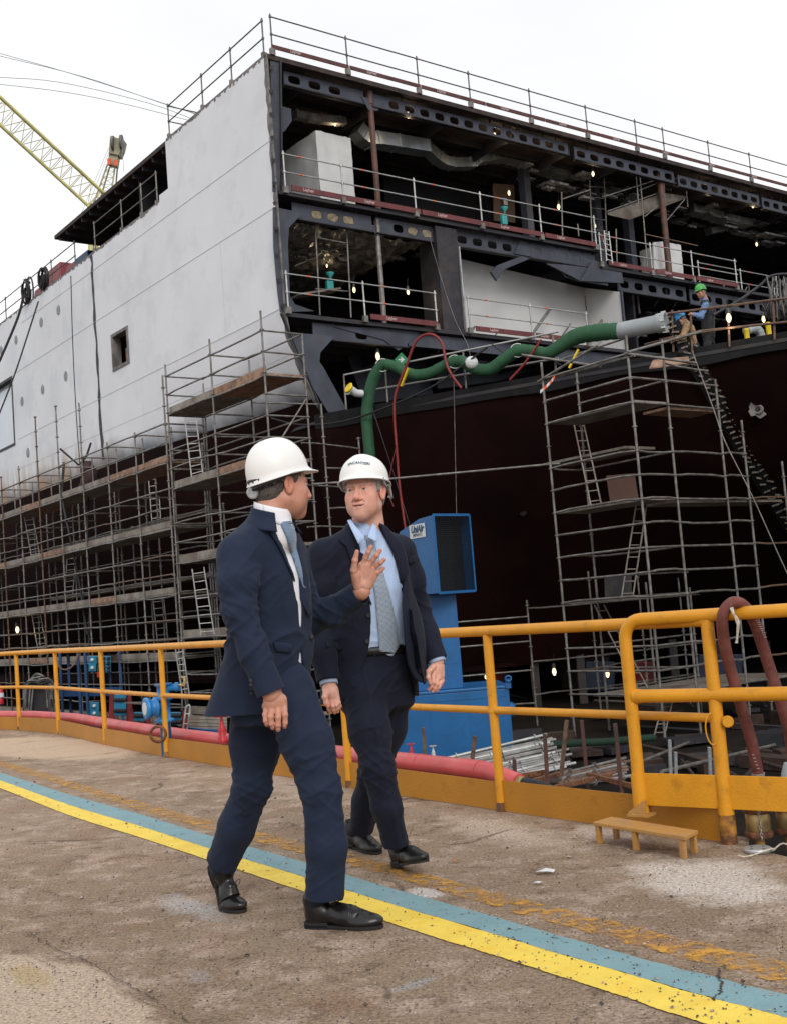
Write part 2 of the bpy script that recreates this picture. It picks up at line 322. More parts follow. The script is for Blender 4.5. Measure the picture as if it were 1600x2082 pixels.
def paint_line_material(name, c, wear, scale, c2, soft=.03):
    m = mat(name, c, .65, var=.06, scale=8, col2=c2, c2amt=.5, c2scale=6, bump=.35, bscale=120)
    t = m.node_tree; N = t.nodes.new; K = t.links.new; b = t.nodes['Principled BSDF']; out = [n for n in t.nodes if n.type == 'OUTPUT_MATERIAL'][0]
    pos = N('ShaderNodeNewGeometry').outputs['Position']
    a = N('ShaderNodeTexNoise'); a.inputs['Scale'].default_value = scale; a.inputs['Detail'].default_value = 10; a.inputs['Roughness'].default_value = .75; K(pos, a.inputs['Vector'])
    r = N('ShaderNodeValToRGB'); r.color_ramp.elements[0].position = wear; r.color_ramp.elements[1].position = wear+soft; K(a.outputs[0], r.inputs[0])
    v = N('ShaderNodeTexVoronoi'); v.inputs['Scale'].default_value = 38; K(pos, v.inputs['Vector'])
    r2 = N('ShaderNodeValToRGB'); r2.color_ramp.elements[0].position = .13; r2.color_ramp.elements[1].position = .17; K(v.outputs['Distance'], r2.inputs[0])
    sp = N('ShaderNodeSeparateColor'); K(v.outputs['Color'], sp.inputs[0]); lt = N('ShaderNodeMath'); lt.operation = 'LESS_THAN'; lt.inputs[1].default_value = .80; K(sp.outputs[0], lt.inputs[0])
    mx = N('ShaderNodeMath'); mx.operation = 'MAXIMUM'; K(r2.outputs[0], mx.inputs[0]); K(lt.outputs[0], mx.inputs[1])
    mu = N('ShaderNodeMath'); mu.operation = 'MULTIPLY'; K(r.outputs[0], mu.inputs[0]); K(mx.outputs[0], mu.inputs[1])
    tr = N('ShaderNodeBsdfTransparent'); ms = N('ShaderNodeMixShader'); K(mu.outputs[0], ms.inputs[0]); K(tr.outputs[0], ms.inputs[1]); K(b.outputs[0], ms.inputs[2]); K(ms.outputs[0], out.inputs[0])
    return m
M['line_yellow'] = paint_line_material('yellow_line_paint', (.84, .615, .085), .345, 22, (.80, .50, .04))
M['line_blue'] = paint_line_material('blue_grey_line_paint', (.185, .325, .355), .36, 20, (.23, .33, .35))
M['line_orange'] = paint_line_material('faded_orange_paint', (.60, .30, .04), .44, 14, (.42, .22, .07), .16)
M['crack'] = mat('crack_dirt', (.05, .032, .022), .95, var=.3, scale=30)
M['floor_dark'] = mat('dark_dock_floor', (.013, .010, .008), .95, spec=.12, var=.4, scale=.8, col2=(.009, .008, .007), c2amt=.7, c2scale=.5, bump=.4, bscale=9)  # matt, mottled, near-black floor colour
M['quay_wall'] = mat('quay_wall_concrete', (.12, .10, .085), .9, var=.3, scale=2, bump=.4, bscale=12)

FEN = [onz(*q) for q in [(40, 1485), (120, 1493), (215, 1515), (340, 1540), (712, 1602), (1020, 1650), (1483, 1716)]]
OUT = [V(.80, .60, 0)]*7    # outward (towards the dock)
edge = [V(-60, 34, 0), V(-16, 20.6, 0), FEN[0]+V(-1.0, .45, 0)+V(.05, .14, 0)] + [FEN[i]+nrm(np.cross(FEN[min(i+1, 6)]-FEN[max(i-1, 0)], UZ))*-.15 for i in range(7)]
edge += [onz(1520, 1722), onz(1600, 1743), V(2.6, 4.3, 0), V(8, -2, 0), V(40, -40, 0)]
# quay slab: top sheet, dock wall face
mb = MB(); far = [V(-90, -60, 0), V(-90, 60, 0)]
top = edge+[V(40, -90, 0), V(-90, -90, 0), V(-90, 60, 0), V(-60, 60, 0)][:3]+[V(-90, 34, 0)]
mb.quad(*top); g = mb.build('quay_ground', 'ground', kind='structure')
mb = MB()
for a, b in zip(edge[:-1], edge[1:]): mb.quad(a, b, b+UZ*(FLOOR-.3), a+UZ*(FLOOR-.3))
mb.build('quay_wall', 'quay_wall', kind='structure')
mb = MB(); mb.quad(V(-900, -100, FLOOR), V(900, -100, FLOOR), V(900, 1500, FLOOR), V(-900, 1500, FLOOR)); mb.build('dock_floor', 'floor_dark', kind='structure')

def strip(lo, hi, z, name, m, jit=.006, seed=1):
    lo = spline([onz(*q) for q in lo], 140); hi = spline([onz(*q) for q in hi], 140); n = len(lo); vs = []; rnd = random.Random(seed)
    for i in range(n):
        a = lo[i].copy(); b = hi[i].copy(); d = nrm(b-a)
        a += d*jit*(noise.noise(Vector((a[0]*9, a[1]*9, seed)))*1.5+noise.noise(Vector((a[0]*60, a[1]*60, seed)))*.9); b += d*jit*(noise.noise(Vector((b[0]*9, b[1]*9, seed+5)))*1.5+noise.noise(Vector((b[0]*60, b[1]*60, seed)))*.9)
        a[2] = b[2] = z; vs += [a, b]
    mb = MB(); mb._add(vs, [(2*i, 2*i+1, 2*i+3, 2*i+2) for i in range(n-1)]); return mb.build(name, m, kind='structure')
BU = [(-420, 1440), (-150, 1524), (0, 1572), (140, 1617), (280, 1656), (413, 1697), (617, 1755), (800, 1810), (1000, 1866), (1200, 1924), (1400, 1978), (1600, 2027), (1900, 2100)]
YU = [(-420, 1448), (-150, 1537), (0, 1588), (140, 1638), (280, 1680), (413, 1723), (617, 1785), (800, 1842), (1000, 1901), (1200, 1961), (1400, 2020), (1600, 2072), (1900, 2150)]
YL = [(-420, 1457), (-150, 1550), (0, 1604), (140, 1659), (280, 1703), (413, 1747), (617, 1815), (800, 1881), (1000, 1944), (1200, 2008), (1400, 2074), (1600, 2136), (1900, 2225)]
strip(YL, YU, .004, 'yellow_line', 'line_yellow', seed=2)
strip(YU, BU, .0045, 'blue_line', 'line_blue', seed=6)
OC = [(-200, 1500, 4), (0, 1553, 6), (70, 1573, 7), (235, 1625, 8), (390, 1670, 9), (560, 1712, 11), (745, 1758, 12), (950, 1815, 14), (1200, 1882, 17), (1450, 1945, 20), (1700, 2008, 22)]
strip([(x, y+h) for x, y, h in OC], [(x, y-h) for x, y, h in OC], .003, 'faded_orange_line', 'line_orange', .02, 9)
for k, (p, w) in enumerate([([(-30, 1551), (60, 1545), (150, 1539), (245, 1529)], .006), ([(-30, 1536), (60, 1526), (130, 1515), (205, 1508)], .005), ([(60, 1895), (105, 1925), (180, 1955), (240, 1990), (330, 2045), (420, 2095)], .0018), ([(1472, 1962), (1461, 1985), (1470, 2005), (1450, 2035)], .0035)]):
    P = spline([onz(*q, .0065) for q in p], 14); rr_ = random.Random(k); vs = []
    for i, q in enumerate(P): d = nrm(P[min(i+1, len(P)-1)]-P[max(i-1, 0)]); n = np.cross(d, UZ); o_ = n*rr_.uniform(-.008, .008); ww = w*rr_.uniform(.3, 1.4); vs += [q+o_-n*ww, q+o_+n*ww]
    mb = MB(); mb._add(vs, [(2*i, 2*i+1, 2*i+3, 2*i+2) for i in range(len(P)-1)]); mb.build('ground_crack', 'crack', kind='structure')

# loose grit on the quay
mb = MB(); rnd = random.Random(4)
for i in range(3600):
    px, py = rnd.uniform(-30, 1630), 2100-(rnd.random()**.8)*560
    P = onz(px, py)
    if py < 1500+px*.155+30: continue
    s = rnd.uniform(.0016, .0050)*(1.9 if rnd.random() < .06 else 1)*(1+max(0, 1800-py)/700); c = P+UZ*(.005+s*.4)
    a = rnd.uniform(0, 6.28); u = V(math.cos(a), math.sin(a), 0)*s*rnd.uniform(.7, 1.3); w = V(-math.sin(a), math.cos(a), 0)*s*rnd.uniform(.6, 1.2)
    t = UZ*s*.7; mb._add([c-u, c-w, c+u, c+w, c+t, c-t], [(0, 1, 4), (1, 2, 4), (2, 3, 4), (3, 0, 4), (1, 0, 5), (2, 1, 5), (3, 2, 5), (0, 3, 5)])
M['grit'] = mat('grit', (.11, .085, .07), .9, var=.8, scale=60, col2=(.5, .42, .36), c2amt=.8, c2scale=23, c2edge=(.5, .55))
o = mb.build('loose_grit', 'grit', kind='stuff'); tag(o, 'dark and pale specks of loose grit scattered on the quay', 'grit')

# ------------------------------------------------------------------ yellow guardrail along the quay edge
RT_TOP = [(38, 1325), (114, 1326), (207, 1322), (325, 1316), (690, 1296), (985, 1273), (1448, 1266)]
fence = thing('yellow_guardrail', 'long yellow pipe guardrail with kick plates along the quay edge', 'guardrail', (FEN[3][0], FEN[3][1], 0))
left0 = onz(-160, 1480)
ZT, ZM = 1.005, .56
topz = lambda P, z: V(P[0], P[1], z)
for i, P in enumerate(FEN):
    if i == 6:
        MB().tube([topz(P, -.02), topz(P, .17)], .036, 14).tube([topz(P, .168), topz(P, .55)], .032, 14).tube([topz(P, .548), topz(P, ZT-.0)], .030, 14).build('post', 'rust_yellow' if False else 'rail_yellow', fence)
        MB().tube([topz(P, -.03), topz(P, .10), topz(P, .13)], [.0375, .0375, .037], 14).build('post_foot', 'rust_yellow', fence)
    else:
        MB().tube([topz(P, -.01), topz(P, ZT-.02)], .026, 12).tube([topz(P, .55), topz(P, .572)], [.031, .029], 12).build('post', 'rail_yellow', fence)
        MB().tube([topz(P, -.01), topz(P, .012), topz(P, .05)], [.034, .030, .0265], 12).build('post_foot', 'rust_yellow', fence)
mb = MB(); pts = [topz(left0, ZT)]+[topz(P, ZT) for P in FEN[:-1]]+[topz(FEN[6], ZT)-nrm(FEN[6]-FEN[5])*.0]
mb.tube(pts, .030, 14).build('top_rail', 'rail_yellow', fence)
mids = [topz(left0, ZM)]+[topz(P, ZM) for P in FEN]
MB().tube(mids, .0215, 12).build('mid_rail', 'rail_yellow', fence)
pp = [left0]+FEN
for i in range(len(pp)-1):
    a, b = pp[i], pp[i+1]; n = nrm(np.cross(b-a, UZ)); a2, b2 = a+n*.004, b+n*.004; d = nrm(b-a)
    mb = MB(); nseg = 10; vs = []
    dz = .012*math.sin(i*2.1)
    mb.grid(lambda u, v: a2+(b2-a2)*(.012+u*.976)+UZ*(.004+v*(.168+dz*u))+n*.006*math.sin(u*7+i), nseg, 1, smooth=False)
    base = len(mb.v); o = mb.build('kick_plate', 'plate_yellow', fence)
    s = o.modifiers.new('thick', 'SOLIDIFY'); s.thickness = .008
# the swing gate standing in front of the fence end
Pg = onz(1304, 1648, .13); Pg[2] = 0
dg = onz(1600, 1652, .17)-onz(1305, 1638, .17); dg[2] = 0; dg = nrm(dg); GL = 1.9
gz = pl(1262, 1262, Pg, V(0, 1, 0))[2]; gm = pl(1285, 1416, Pg, V(0, 1, 0))[2]
gt0 = pl(1305, 1571, Pg, V(0, 1, 0))[2]; gt1 = pl(1305, 1637, Pg, V(0, 1, 0))[2]
gate = thing('yellow_gate', 'thick yellow pipe gate with kick plate standing in front of the fence end', 'gate', (Pg[0], Pg[1], 0))
r = .09; cs = [topz(Pg, .13), topz(Pg, gz-r)]+[Pg+UZ*(gz-r+r*math.sin(t))+dg*(r-r*math.cos(t)) for t in np.linspace(.15, math.pi/2, 7)]+[Pg+dg*GL+UZ*gz]
MB().tube(cs, .0305, 16).build('frame', 'rail_yellow', gate)
MB().tube([topz(Pg, .12), topz(Pg, .30)], .0365, 16).build('sleeve', 'rail_yellow', gate)
MB().tube([Pg+dg*.02+UZ*gm, Pg+dg*.07+UZ*gm, Pg+dg*GL+UZ*gm], [.036, .0315, .0315], 16).build('mid_rail', 'rail_yellow', gate)
n = nrm(np.cross(dg, UZ))
MB().obox(Pg+dg*(GL/2+.03)+UZ*(gt0+gt1)/2+n*.005, dg*GL/2, n*.004, UZ*(gt0-gt1)/2).build('kick_plate', 'rail_yellow', gate, bevel=.002)
mb = MB(); mb.obox(Pg+UZ*.112, dg*.055, n*.045, UZ*.006)
for s in (-1, 1): mb.hexa([Pg+n*s*.036+dg*.04+UZ*.118, Pg+n*s*.042+dg*.04+UZ*.118, Pg+n*s*.042-dg*.05+UZ*.118, Pg+n*s*.036-dg*.05+UZ*.118, Pg+n*s*.036+dg*.05+UZ*.19, Pg+n*s*.042+dg*.05+UZ*.19, Pg+n*s*.042-dg*.045+UZ*.13, Pg+n*s*.036-dg*.045+UZ*.13])
mb.build('foot_bracket', 'bench_paint', gate)
# low step in front
s0, s1, s2, s3 = [onz(*q, .100) for q in [(1205, 1672), (1392, 1702), (1419, 1689), (1242, 1661)]]
step = thing('low_steel_step', 'low worn ochre steel step under the gate post', 'step', (*(s0+s2)[:2]/2, 0))
MB().hexa([q-UZ*.016 for q in (s0, s1, s2, s3)]+[s0, s1, s2, s3]).build('tread', 'bench_paint', step, bevel=.002)
ex, ey = nrm(s1-s0), nrm(s3-s0)
for p in (s0+ex*.02+ey*.01, s0*.55+s1*.45+ey*.01, s1-ex*.03+ey*.01, s3+ex*.03-ey*.012, s2-ex*.03-ey*.012):
    MB().obox(topz(p, .042), ex*.013, ey*.004, UZ*.0415).obox(topz(p, .042)+ex*.010+ey*.010, ex*.003, ey*.008, UZ*.0413).build('leg', 'bench_paint', step)
# chain pin ring on the fence end post
P = topz(FEN[6], .545); d = nrm(FEN[6]-FEN[5]); tocam = nrm(V(-P[0], -P[1], 0)); sd = np.cross(UZ, tocam)
rg = thing('locking_ring', 'yellow painted wire ring and tube end hanging on the gate end post', 'ring', P)
MB().tube([P+sd*.045+tocam*.01, P+sd*.045+tocam*.05], .022, 14).tube([P+sd*.045+tocam*.03+sd*.024*math.cos(t)+UZ*.024*math.sin(t) for t in np.linspace(0, 6.28, 18)], .004, 6).build('tube_end', 'rail_yellow', rg)
MB().tube([P-sd*.045+tocam*.03+sd*(.028*math.cos(t)+.02)+UZ*(.07*math.sin(t)-.03) for t in np.linspace(1.4, 5.9, 22)], .0035, 6).build('wire_loop', 'rail_yellow', rg)

# brown rubber hose looped over the gate rail
dep = float((Pg+dg*.62+UZ*gz-CAMP)@FW)
hp = [(1541, 1575, .16), (1528, 1510, .14), (1505, 1430, .12), (1482, 1350, .10), (1470, 1290, .04), (1470, 1250, .0), (1488, 1226, .0), (1512, 1232, .04), (1535, 1268, .1), (1562, 1350, .14), (1585, 1420, .14), (1602, 1480, .16), (1615, 1560, .2), (1622, 1640, .25)]
hose = thing('brown_hose', 'brown rubber hose looped over the gate rail', 'hose', topz(at(1541, 1600, dep), 0))
MB().tube(spline([at(x, y, dep+o) for x, y, o in hp], 8), .0265, 14).build('hose_body', 'hose_brown', hose)
MB().tube([at(1541, 1572, dep+.16), at(1543, 1600, dep+.16), at(1546, 1690, dep+.16)], .030, 14).build('ferrule', 'zinc', hose)
for (x0, y0, x1, y1, k) in ((1524, 1240, 1552, 1300, 14), (1527, 1535, 1540, 1570, 5)):
    mb = MB()
    for i in range(k):
        t = i/k; off = .1*min(1, t*1.2) if k > 5 else .15
        c = at(x0+(x1-x0)*t+(6 if k > 5 else 4), y0+(y1-y0)*t, dep+off-.028); mb.obox(c, RT*.006, FW*.001, UP*.0016)
    mb.build('stencil_marks', 'white_text', hose)
rnd = random.Random(3); rp = thing('frayed_rope', 'short frayed white rope tied on the gate rail beside the hose', 'rope', at(1497, 1270, dep-.03))
for k in range(5):
    q = [at(1486+rnd.uniform(-2, 2), 1228, dep+.01), at(1488+rnd.uniform(-2, 2), 1242, dep-.045), at(1498+rnd.uniform(-4, 4), 1262, dep-.05), at(1500+rnd.uniform(-4, 4), 1280, dep-.05), at(1497+rnd.uniform(-4, 4), 1308, dep-.05)]
    MB().tube(spline([p+V(rnd.uniform(-.003, .003), 0, 0) for p in q], 5), .0035, 5).build('strand', 'rope', rp)
# flanged couplings below the gate
for k, (x, y, lab) in enumerate([(1545, 1668, 'rusty brass coupling drum with chain under the hose'), (1607, 1662, 'rusty brass coupling drum at the right edge of the photo')]):
    c = onz(x, y+42, .0); c = V(c[0], c[1], 0); ax = UZ
    t = thing('pipe_coupling', lab, 'coupling', c, 'rusty couplings under the gate')
    MB().lathe(c, ax, [(.045, .050), (.05, .055), (.125, .055), (.13, .050)], 24).build('drum', 'brass', t)
    MB().lathe(c, ax, [(.125, .058), (.13, .064), (.15, .064), (.153, .055), (.153, .03), (.185, .028)], 24).build('top_flange', 'rust', t)
    MB().lathe(c, ax, [(.015, .05), (.018, .062), (.04, .064), (.047, .058)], 24).build('bottom_flange', 'rust', t)
    MB().tube([c-UZ*.4, c+UZ*.02], .022, 12).build('riser', 'bench_paint', t)
    mb = MB(); q0 = c+V(-.01, -.066, .15)
    for i in range(9):
        p = q0-UZ*.016*i; u = V(1, 0, 0) if i % 2 else V(0, 1, 0)
        mb.tube([p+u*.005*math.cos(a)+UZ*.011*math.sin(a) for a in np.linspace(0, 5.6, 8)], .0018, 5)
    mb.build('chain', 'zinc', t)
c = onz(1541, 1733, .0); fl = thing('zinc_flange_disc', 'round zinc flange disc lying on the ground by the gate end', 'flange', c)
MB().lathe(c, UZ, [(.0, .055), (.003, .060), (.016, .060), (.019, .056)], 32).build('disc', 'zinc', fl)
for a in range(4): MB().lathe(c+V(.036*math.cos(a*1.57+.5), .036*math.sin(a*1.57+.5), .0185), UZ, [(0, .007), (.001, .007)], 12).build('bolt_hole', 'cable_black', fl)
solo(MB().tube(spline([onz(1500, 1740, .02), onz(1520, 1742, .012), c+V(.05, -.05, .02), onz(1572, 1730, .02), onz(1590, 1716, .05), onz(1610, 1722, .03)], 6), .0035, 6), 'white_string', 'rope', 'thin white string lying round the flange disc', 'string')

# pink pipe behind the kick plates
off = [.22, .22, .22, .22, .22, .22]
pl_ = [left0]+FEN[:5]; pipe_pts = []
for i, P in enumerate(pl_):
    d = nrm(pl_[min(i+1, 5)]-pl_[max(i-1, 0)]); pipe_pts.append(topz(P-nrm(np.cross(d, UZ))*.22*1, .165))
dd = nrm(FEN[5]-FEN[4]); nn_ = -nrm(np.cross(dd, UZ)); Pe = FEN[5]+nn_*.22-dd*.10; Pe[2] = .13
pipe_pts += [topz(Pe-dd*.45, .165), topz(Pe-dd*.25, .160), topz(Pe, .120)]
pipe = thing('pink_pipe', 'faded red pipe running along the foot of the yellow guardrail', 'pipe', topz(FEN[3], .1))
MB().tube(pipe_pts, [.060]*(len(pipe_pts)-2)+[.058, .050], 18).build('pipe_run', 'pipe_pink', pipe)
for i in range(len(pipe_pts)-2):
    a, b = pipe_pts[i], pipe_pts[i+1]; L_ = np.linalg.norm(b-a)
    for k in range(max(1, int(L_/1.6))):
        c = a+(b-a)*((k+.5)/max(1, int(L_/1.6))); d = nrm(b-a); MB().tube([c-d*.006, c+d*.006], .0625, 18).build('clamp_band', 'pipe_pink', pipe)
MB().tube([pipe_pts[-1]+dd*.0, pipe_pts[-1]+dd*.05+V(0, 0, -.005)], .038, 16).build('end_fitting', 'brass', pipe)
e0 = pipe_pts[-1]+dd*.04
MB().tube(spline([e0, e0+dd*.18+V(0, .03, -.02), e0+dd*.36+V(.05, .06, -.12), e0+dd*.42+V(.08, .1, -.5)], 6), .034, 12).build('rubber_tail', 'cable_black', pipe)
# small red valve and taps on the pipe
def tap(px, py, dz, scale, label, m, grp):
    dpt = float((pl(px, py, pipe_pts[4], nn_)-CAMP)@FW) if px > 600 else float((pl(px, py, topz(FEN[3], .1), nrm(V(.77, .64, 0)))-CAMP)@FW)
    c = at(px, py, dpt); c = V(c[0], c[1], .20)
    t = thing('pipe_valve', label, 'valve', c, grp); s = scale
    MB().lathe(c, UZ, [(-.03, .05*s), (.02*s, .05*s), (.03*s, .035*s), (.08*s, .045*s), (.12*s, .03*s), (.16*s, .022*s), (.20*s, .012*s), (.24*s, .012*s)], 16).build('body', m, t)
    MB().tube([c+UZ*.225*s+V(math.cos(a), math.sin(a), 0)*.075*s for a in np.linspace(0, 6.283, 17)[:-1]], .009*s, 6, closed=True).bar(c+UZ*.225*s-V(.075*s, 0, 0), c+UZ*.225*s+V(.075*s, 0, 0), .01*s, .006*s).bar(c+UZ*.225*s-V(0, .075*s, 0), c+UZ*.225*s+V(0, .075*s, 0), .01*s, .006*s).build('handwheel', m, t)
    return t
tap(453, 1500, 0, .85, 'red valve with handwheel on the pink pipe beside the left man', 'valve_red', 'small valves on the pink pipe')
tap(838, 1553, 0, .32, 'tiny red tap on the pink pipe in front of the blue machine', 'valve_red', 'small valves on the pink pipe')
tap(883, 1560, 0, .32, 'tiny grey tap on the pink pipe near its right end', 'zinc', 'small valves on the pink pipe')
# tall blue hydrant valve behind the rail
c = onz(335, 1545, 0.)+V(.35, .28, 0); dpt = float((c-CAMP)@FW); c = V(*at(337, 1480, dpt)[:2], 0)
hv = thing('blue_hydrant', 'bright blue hydrant valve with side outlet behind the yellow rail', 'valve', c)
zz = lambda y: at(337, y, dpt)[2]
MB().lathe(c, UZ, [(-.6, .05), (zz(1470), .05), (zz(1468), .085), (zz(1462), .085), (zz(1461), .055), (zz(1425), .055), (zz(1423), .085), (zz(1418), .085), (zz(1416), .05), (zz(1405), .06), (zz(1396), .055), (zz(1393), .085), (zz(1390), .085)], 20).build('standpipe', 'blue_valve', hv)
sdir = nrm(V(-.85, -.5, 0)); cc = V(c[0], c[1], zz(1437))
MB().lathe(cc, sdir, [(.03, .05), (.07, .05), (.075, .095), (.095, .095), (.10, .075), (.15, .08), (.155, .10), (.18, .10), (.185, .085)], 22).build('side_outlet', 'blue_valve', hv)
MB().lathe(cc, sdir, [(.186, .06), (.19, .06)], 16).build('outlet_cap', 'label_white', hv)
cc = V(c[0], c[1], zz(1402)); MB().lathe(cc, V(1, -.1, .1), [(.03, .035), (.10, .03), (.12, .045), (.15, .04)], 14).build('top_outlet', 'blue_valve', hv)
MB().tube([cc+V(.13, 0, .03), cc+V(.20, 0, .02), cc+V(.2, 0, .09), cc+V(.17, 0, .10)], .014, 8).build('tap_handle', 'brass', hv)
MB().tube([V(c[0]-.05, c[1]-.1, zz(1490))+.07*V(math.cos(a), 0, math.sin(a)) for a in np.linspace(0, 6.28, 15)[:-1]], .014, 7, closed=True).build('handwheel', 'rust', hv)
# scraps on the ground
def scrap(px, py, s, m, label, name='scrap'):
    c = onz(px, py, .006); rnd = random.Random(int(px)); vs = []
    n = 9
    for j in range(n): a = j*6.283/n; rr = s*rnd.uniform(.5, 1.1); vs.append(c+V(math.cos(a)*rr, math.sin(a)*rr*.7, rnd.uniform(0, .5)*s*.5))
    mb = MB(); mb._add(vs+[c+UZ*s*.35], [(i, (i+1) % n, n) for i in range(n)]+[tuple(range(n-1, -1, -1))]); return solo(mb, name, m, label, 'litter')
scrap(1110, 1774, .050, 'label_white', 'crumpled clear plastic scrap on the ground right of the men', 'plastic_scrap')
scrap(1093, 1797, .028, 'label_white', 'small white flake just below the plastic scrap', 'white_flake')
scrap(924, 1751, .012, 'orange', 'tiny orange chip on the ground by the second man\'s shoe', 'orange_chip')
scrap(502, 1943, .014, 'cable_black', 'small dark chip on the ground below the left man', 'dark_chip')
# ------------------------------------------------------------------ the ship under construction
ship = thing('ship', 'unfinished white and dark red ship hull with open cross-section of decks and beams', 'ship', SW(0, 0, FLOOR))
ZD = [16.45, 12.62, 9.30, 6.45]     # deck levels
# --- side plating (plane a = 0), turning inwards below the third deck
def hull_a(z, b=0.):      # curved towards the cut end, upright further along
    zs = [-1.2, -.6, .3, 1.5, 3.0, 5.0, 6.6, 7.4, 8.5, 9.4, 20]; c = [9, 6, 3.6, 2.5, 1.9, 1.35, .92, .50, .06, -.06, -.06]; f = [9, 6, 3.2, 1.9, .9, .30, .04, -.03, -.06, -.06, -.06]
    k = min(1., max(0., 1-b/9.)); k = k*k*(3-2*k); return float(np.interp(z, zs, c))*k+float(np.interp(z, zs, f))*(1-k)
def side_panel(b0, b1, z0, z1, mb, nz=1):
    nb = max(1, int((b1-b0)/1.0)) if nz > 1 else 1
    mb.grid(lambda u, v: SW(hull_a(z0+(z1-z0)*u, b0+(b1-b0)*v), b0+(b1-b0)*v, z0+(z1-z0)*u), nz, nb, nz > 1)
mb = MB()
WX = (9.86, 11.12, 10.15, 11.31); OX = (21.45, 27.0, 9.28, 12.10)
cols = sorted([0, 6.25, 6.9, WX[0], WX[1], 12.42, OX[0], OX[1], 34, 60])
def ztop(b): return 16.42 if b < 6.2 else (14.85 if b < 6.9 else 14.66)
for b0, b1 in zip(cols[:-1], cols[1:]):
    cuts = [7.0, ztop((b0+b1)/2)]
    holes = [h for h in (WX, OX) if b0 >= h[0]-.01 and b1 <= h[1]+.01]
    segs = [(9.4 if False else 9.41, ztop((b0+b1)/2))]
    if holes:
        h = holes[0]; segs = [(9.41, h[2]), (h[3], segs[0][1])] if h[2] > 9.41 else [(h[3], segs[0][1])]
    for z0, z1 in segs: side_panel(b0, b1, z0, z1, mb)
    side_panel(b0, b1, 7.0, 9.41 if not (holes and holes[0] is OX) else 9.28, mb, 12)
M['hull_side'] = mat('white_hull_side', (.70, .715, .74), .5, var=.04, scale=.5, col2=(.55, .57, .60), c2amt=.4, c2scale=.7, bump=.35, bscale=.8)
def edge_dirt(m):   # primer overspray and rust bleeding along the lower paint edge (a real paint boundary)
    t = m.node_tree; N = t.nodes.new; K = t.links.new; b = t.nodes['Principled BSDF']; src = b.inputs['Base Color'].links[0].from_socket
    g = N('ShaderNodeNewGeometry'); sp = N('ShaderNodeSeparateXYZ'); K(g.outputs['Position'], sp.inputs[0])
    n = N('ShaderNodeTexNoise'); n.inputs['Scale'].default_value = .45; n.inputs['Detail'].default_value = 5; n.inputs['Roughness'].default_value = .5; K(g.outputs['Position'], n.inputs['Vector'])
    ad = N('ShaderNodeMath'); ad.operation = 'MULTIPLY_ADD'; K(n.outputs[0], ad.inputs[0]); ad.inputs[1].default_value = -1.5; K(sp.outputs[2], ad.inputs[2])
    r = N('ShaderNodeMapRange'); r.inputs[1].default_value = 6.15; r.inputs[2].default_value = 7.0; r.inputs[3].default_value = 1; r.inputs[4].default_value = 0; K(ad.outputs[0], r.inputs[0])
    mx = N('ShaderNodeMixRGB'); K(r.outputs[0], mx.inputs[0]); K(src, mx.inputs[1]); mx.inputs[2].default_value = (.05, .055, .07, 1)
    # rust streaks running down near the far end
    mp = N('ShaderNodeMapping'); mp.inputs['Scale'].default_value = (2.2, 2.2, .25); K(g.outputs['Position'], mp.inputs[0])
    n2 = N('ShaderNodeTexNoise'); n2.inputs['Scale'].default_value = 1.4; n2.inputs['Detail'].default_value = 5; K(mp.outputs[0], n2.inputs['Vector'])
    r2 = N('ShaderNodeMapRange'); r2.inputs[1].default_value = .40; r2.inputs[2].default_value = .60; K(n2.outputs[0], r2.inputs[0])
    r3 = N('ShaderNodeMapRange'); r3.inputs[1].default_value = 7.1; r3.inputs[2].default_value = 8.5; r3.inputs[3].default_value = 1; r3.inputs[4].default_value = 0; K(sp.outputs[2], r3.inputs[0])
    r4 = N('ShaderNodeMapRange'); r4.inputs[1].default_value = 38; r4.inputs[2].default_value = 43; K(sp.outputs[1], r4.inputs[0])
    m1 = N('ShaderNodeMath'); m1.operation = 'MULTIPLY'; K(r2.outputs[0], m1.inputs[0]); K(r3.outputs[0], m1.inputs[1])
    m2 = N('ShaderNodeMath'); m2.operation = 'MULTIPLY'; K(m1.outputs[0], m2.inputs[0]); K(r4.outputs[0], m2.inputs[1])
    mx2 = N('ShaderNodeMixRGB'); K(m2.outputs[0], mx2.inputs[0]); K(mx.outputs[0], mx2.inputs[1]); mx2.inputs[2].default_value = (.34, .20, .09, 1)
    K(mx2.outputs[0], b.inputs['Base Color'])
edge_dirt(M['hull_side'])
o = mb.build('side_plating', 'hull_side', ship)
# welded seams: fine ridges along and down the plating
mb = MB()
for z in (14.02, 12.17, 9.41): mb.bar(SW(-.068, 0, z), SW(-.068, 21 if z < 12.5 else 20, z), .008, .009)
for z in (8.2,): [mb.bar(SW(hull_a(z, b)-.004, b, z), SW(hull_a(z, b+1)-.004, b+1, z), .007, .008) for b in range(21)]
mb.bar(SW(-.068, 9.0, 9.4), SW(-.066, 9.0, 7.9), .010, .010).bar(SW(-.068, 3.2, 9.4), SW(-.068, 3.2, 12.17), .012, .010)
mb.build('weld_seam', 'plate_white', ship)
mb = MB(); rnd = random.Random(2); pts = []
for i in range(24):
    z = 14.62-i*.32; pts.append((12.50+.0+rnd.uniform(-.05, .05), max(z, 7.05), .06+rnd.uniform(0, .07)))
for (b0, z0, w0), (b1, z1, w1) in zip(pts[:-1], pts[1:]):
    mb.quad(SW(hull_a(z0, b0)-.008, b0-w0, z0), SW(hull_a(z0, b0)-.008, b0+w0, z0), SW(hull_a(z1, b1)-.008, b1+w1, z1), SW(hull_a(z1, b1)-.008, b1-w1, z1))
mb.build('unpainted_block_joint', 'steel_dark', ship)
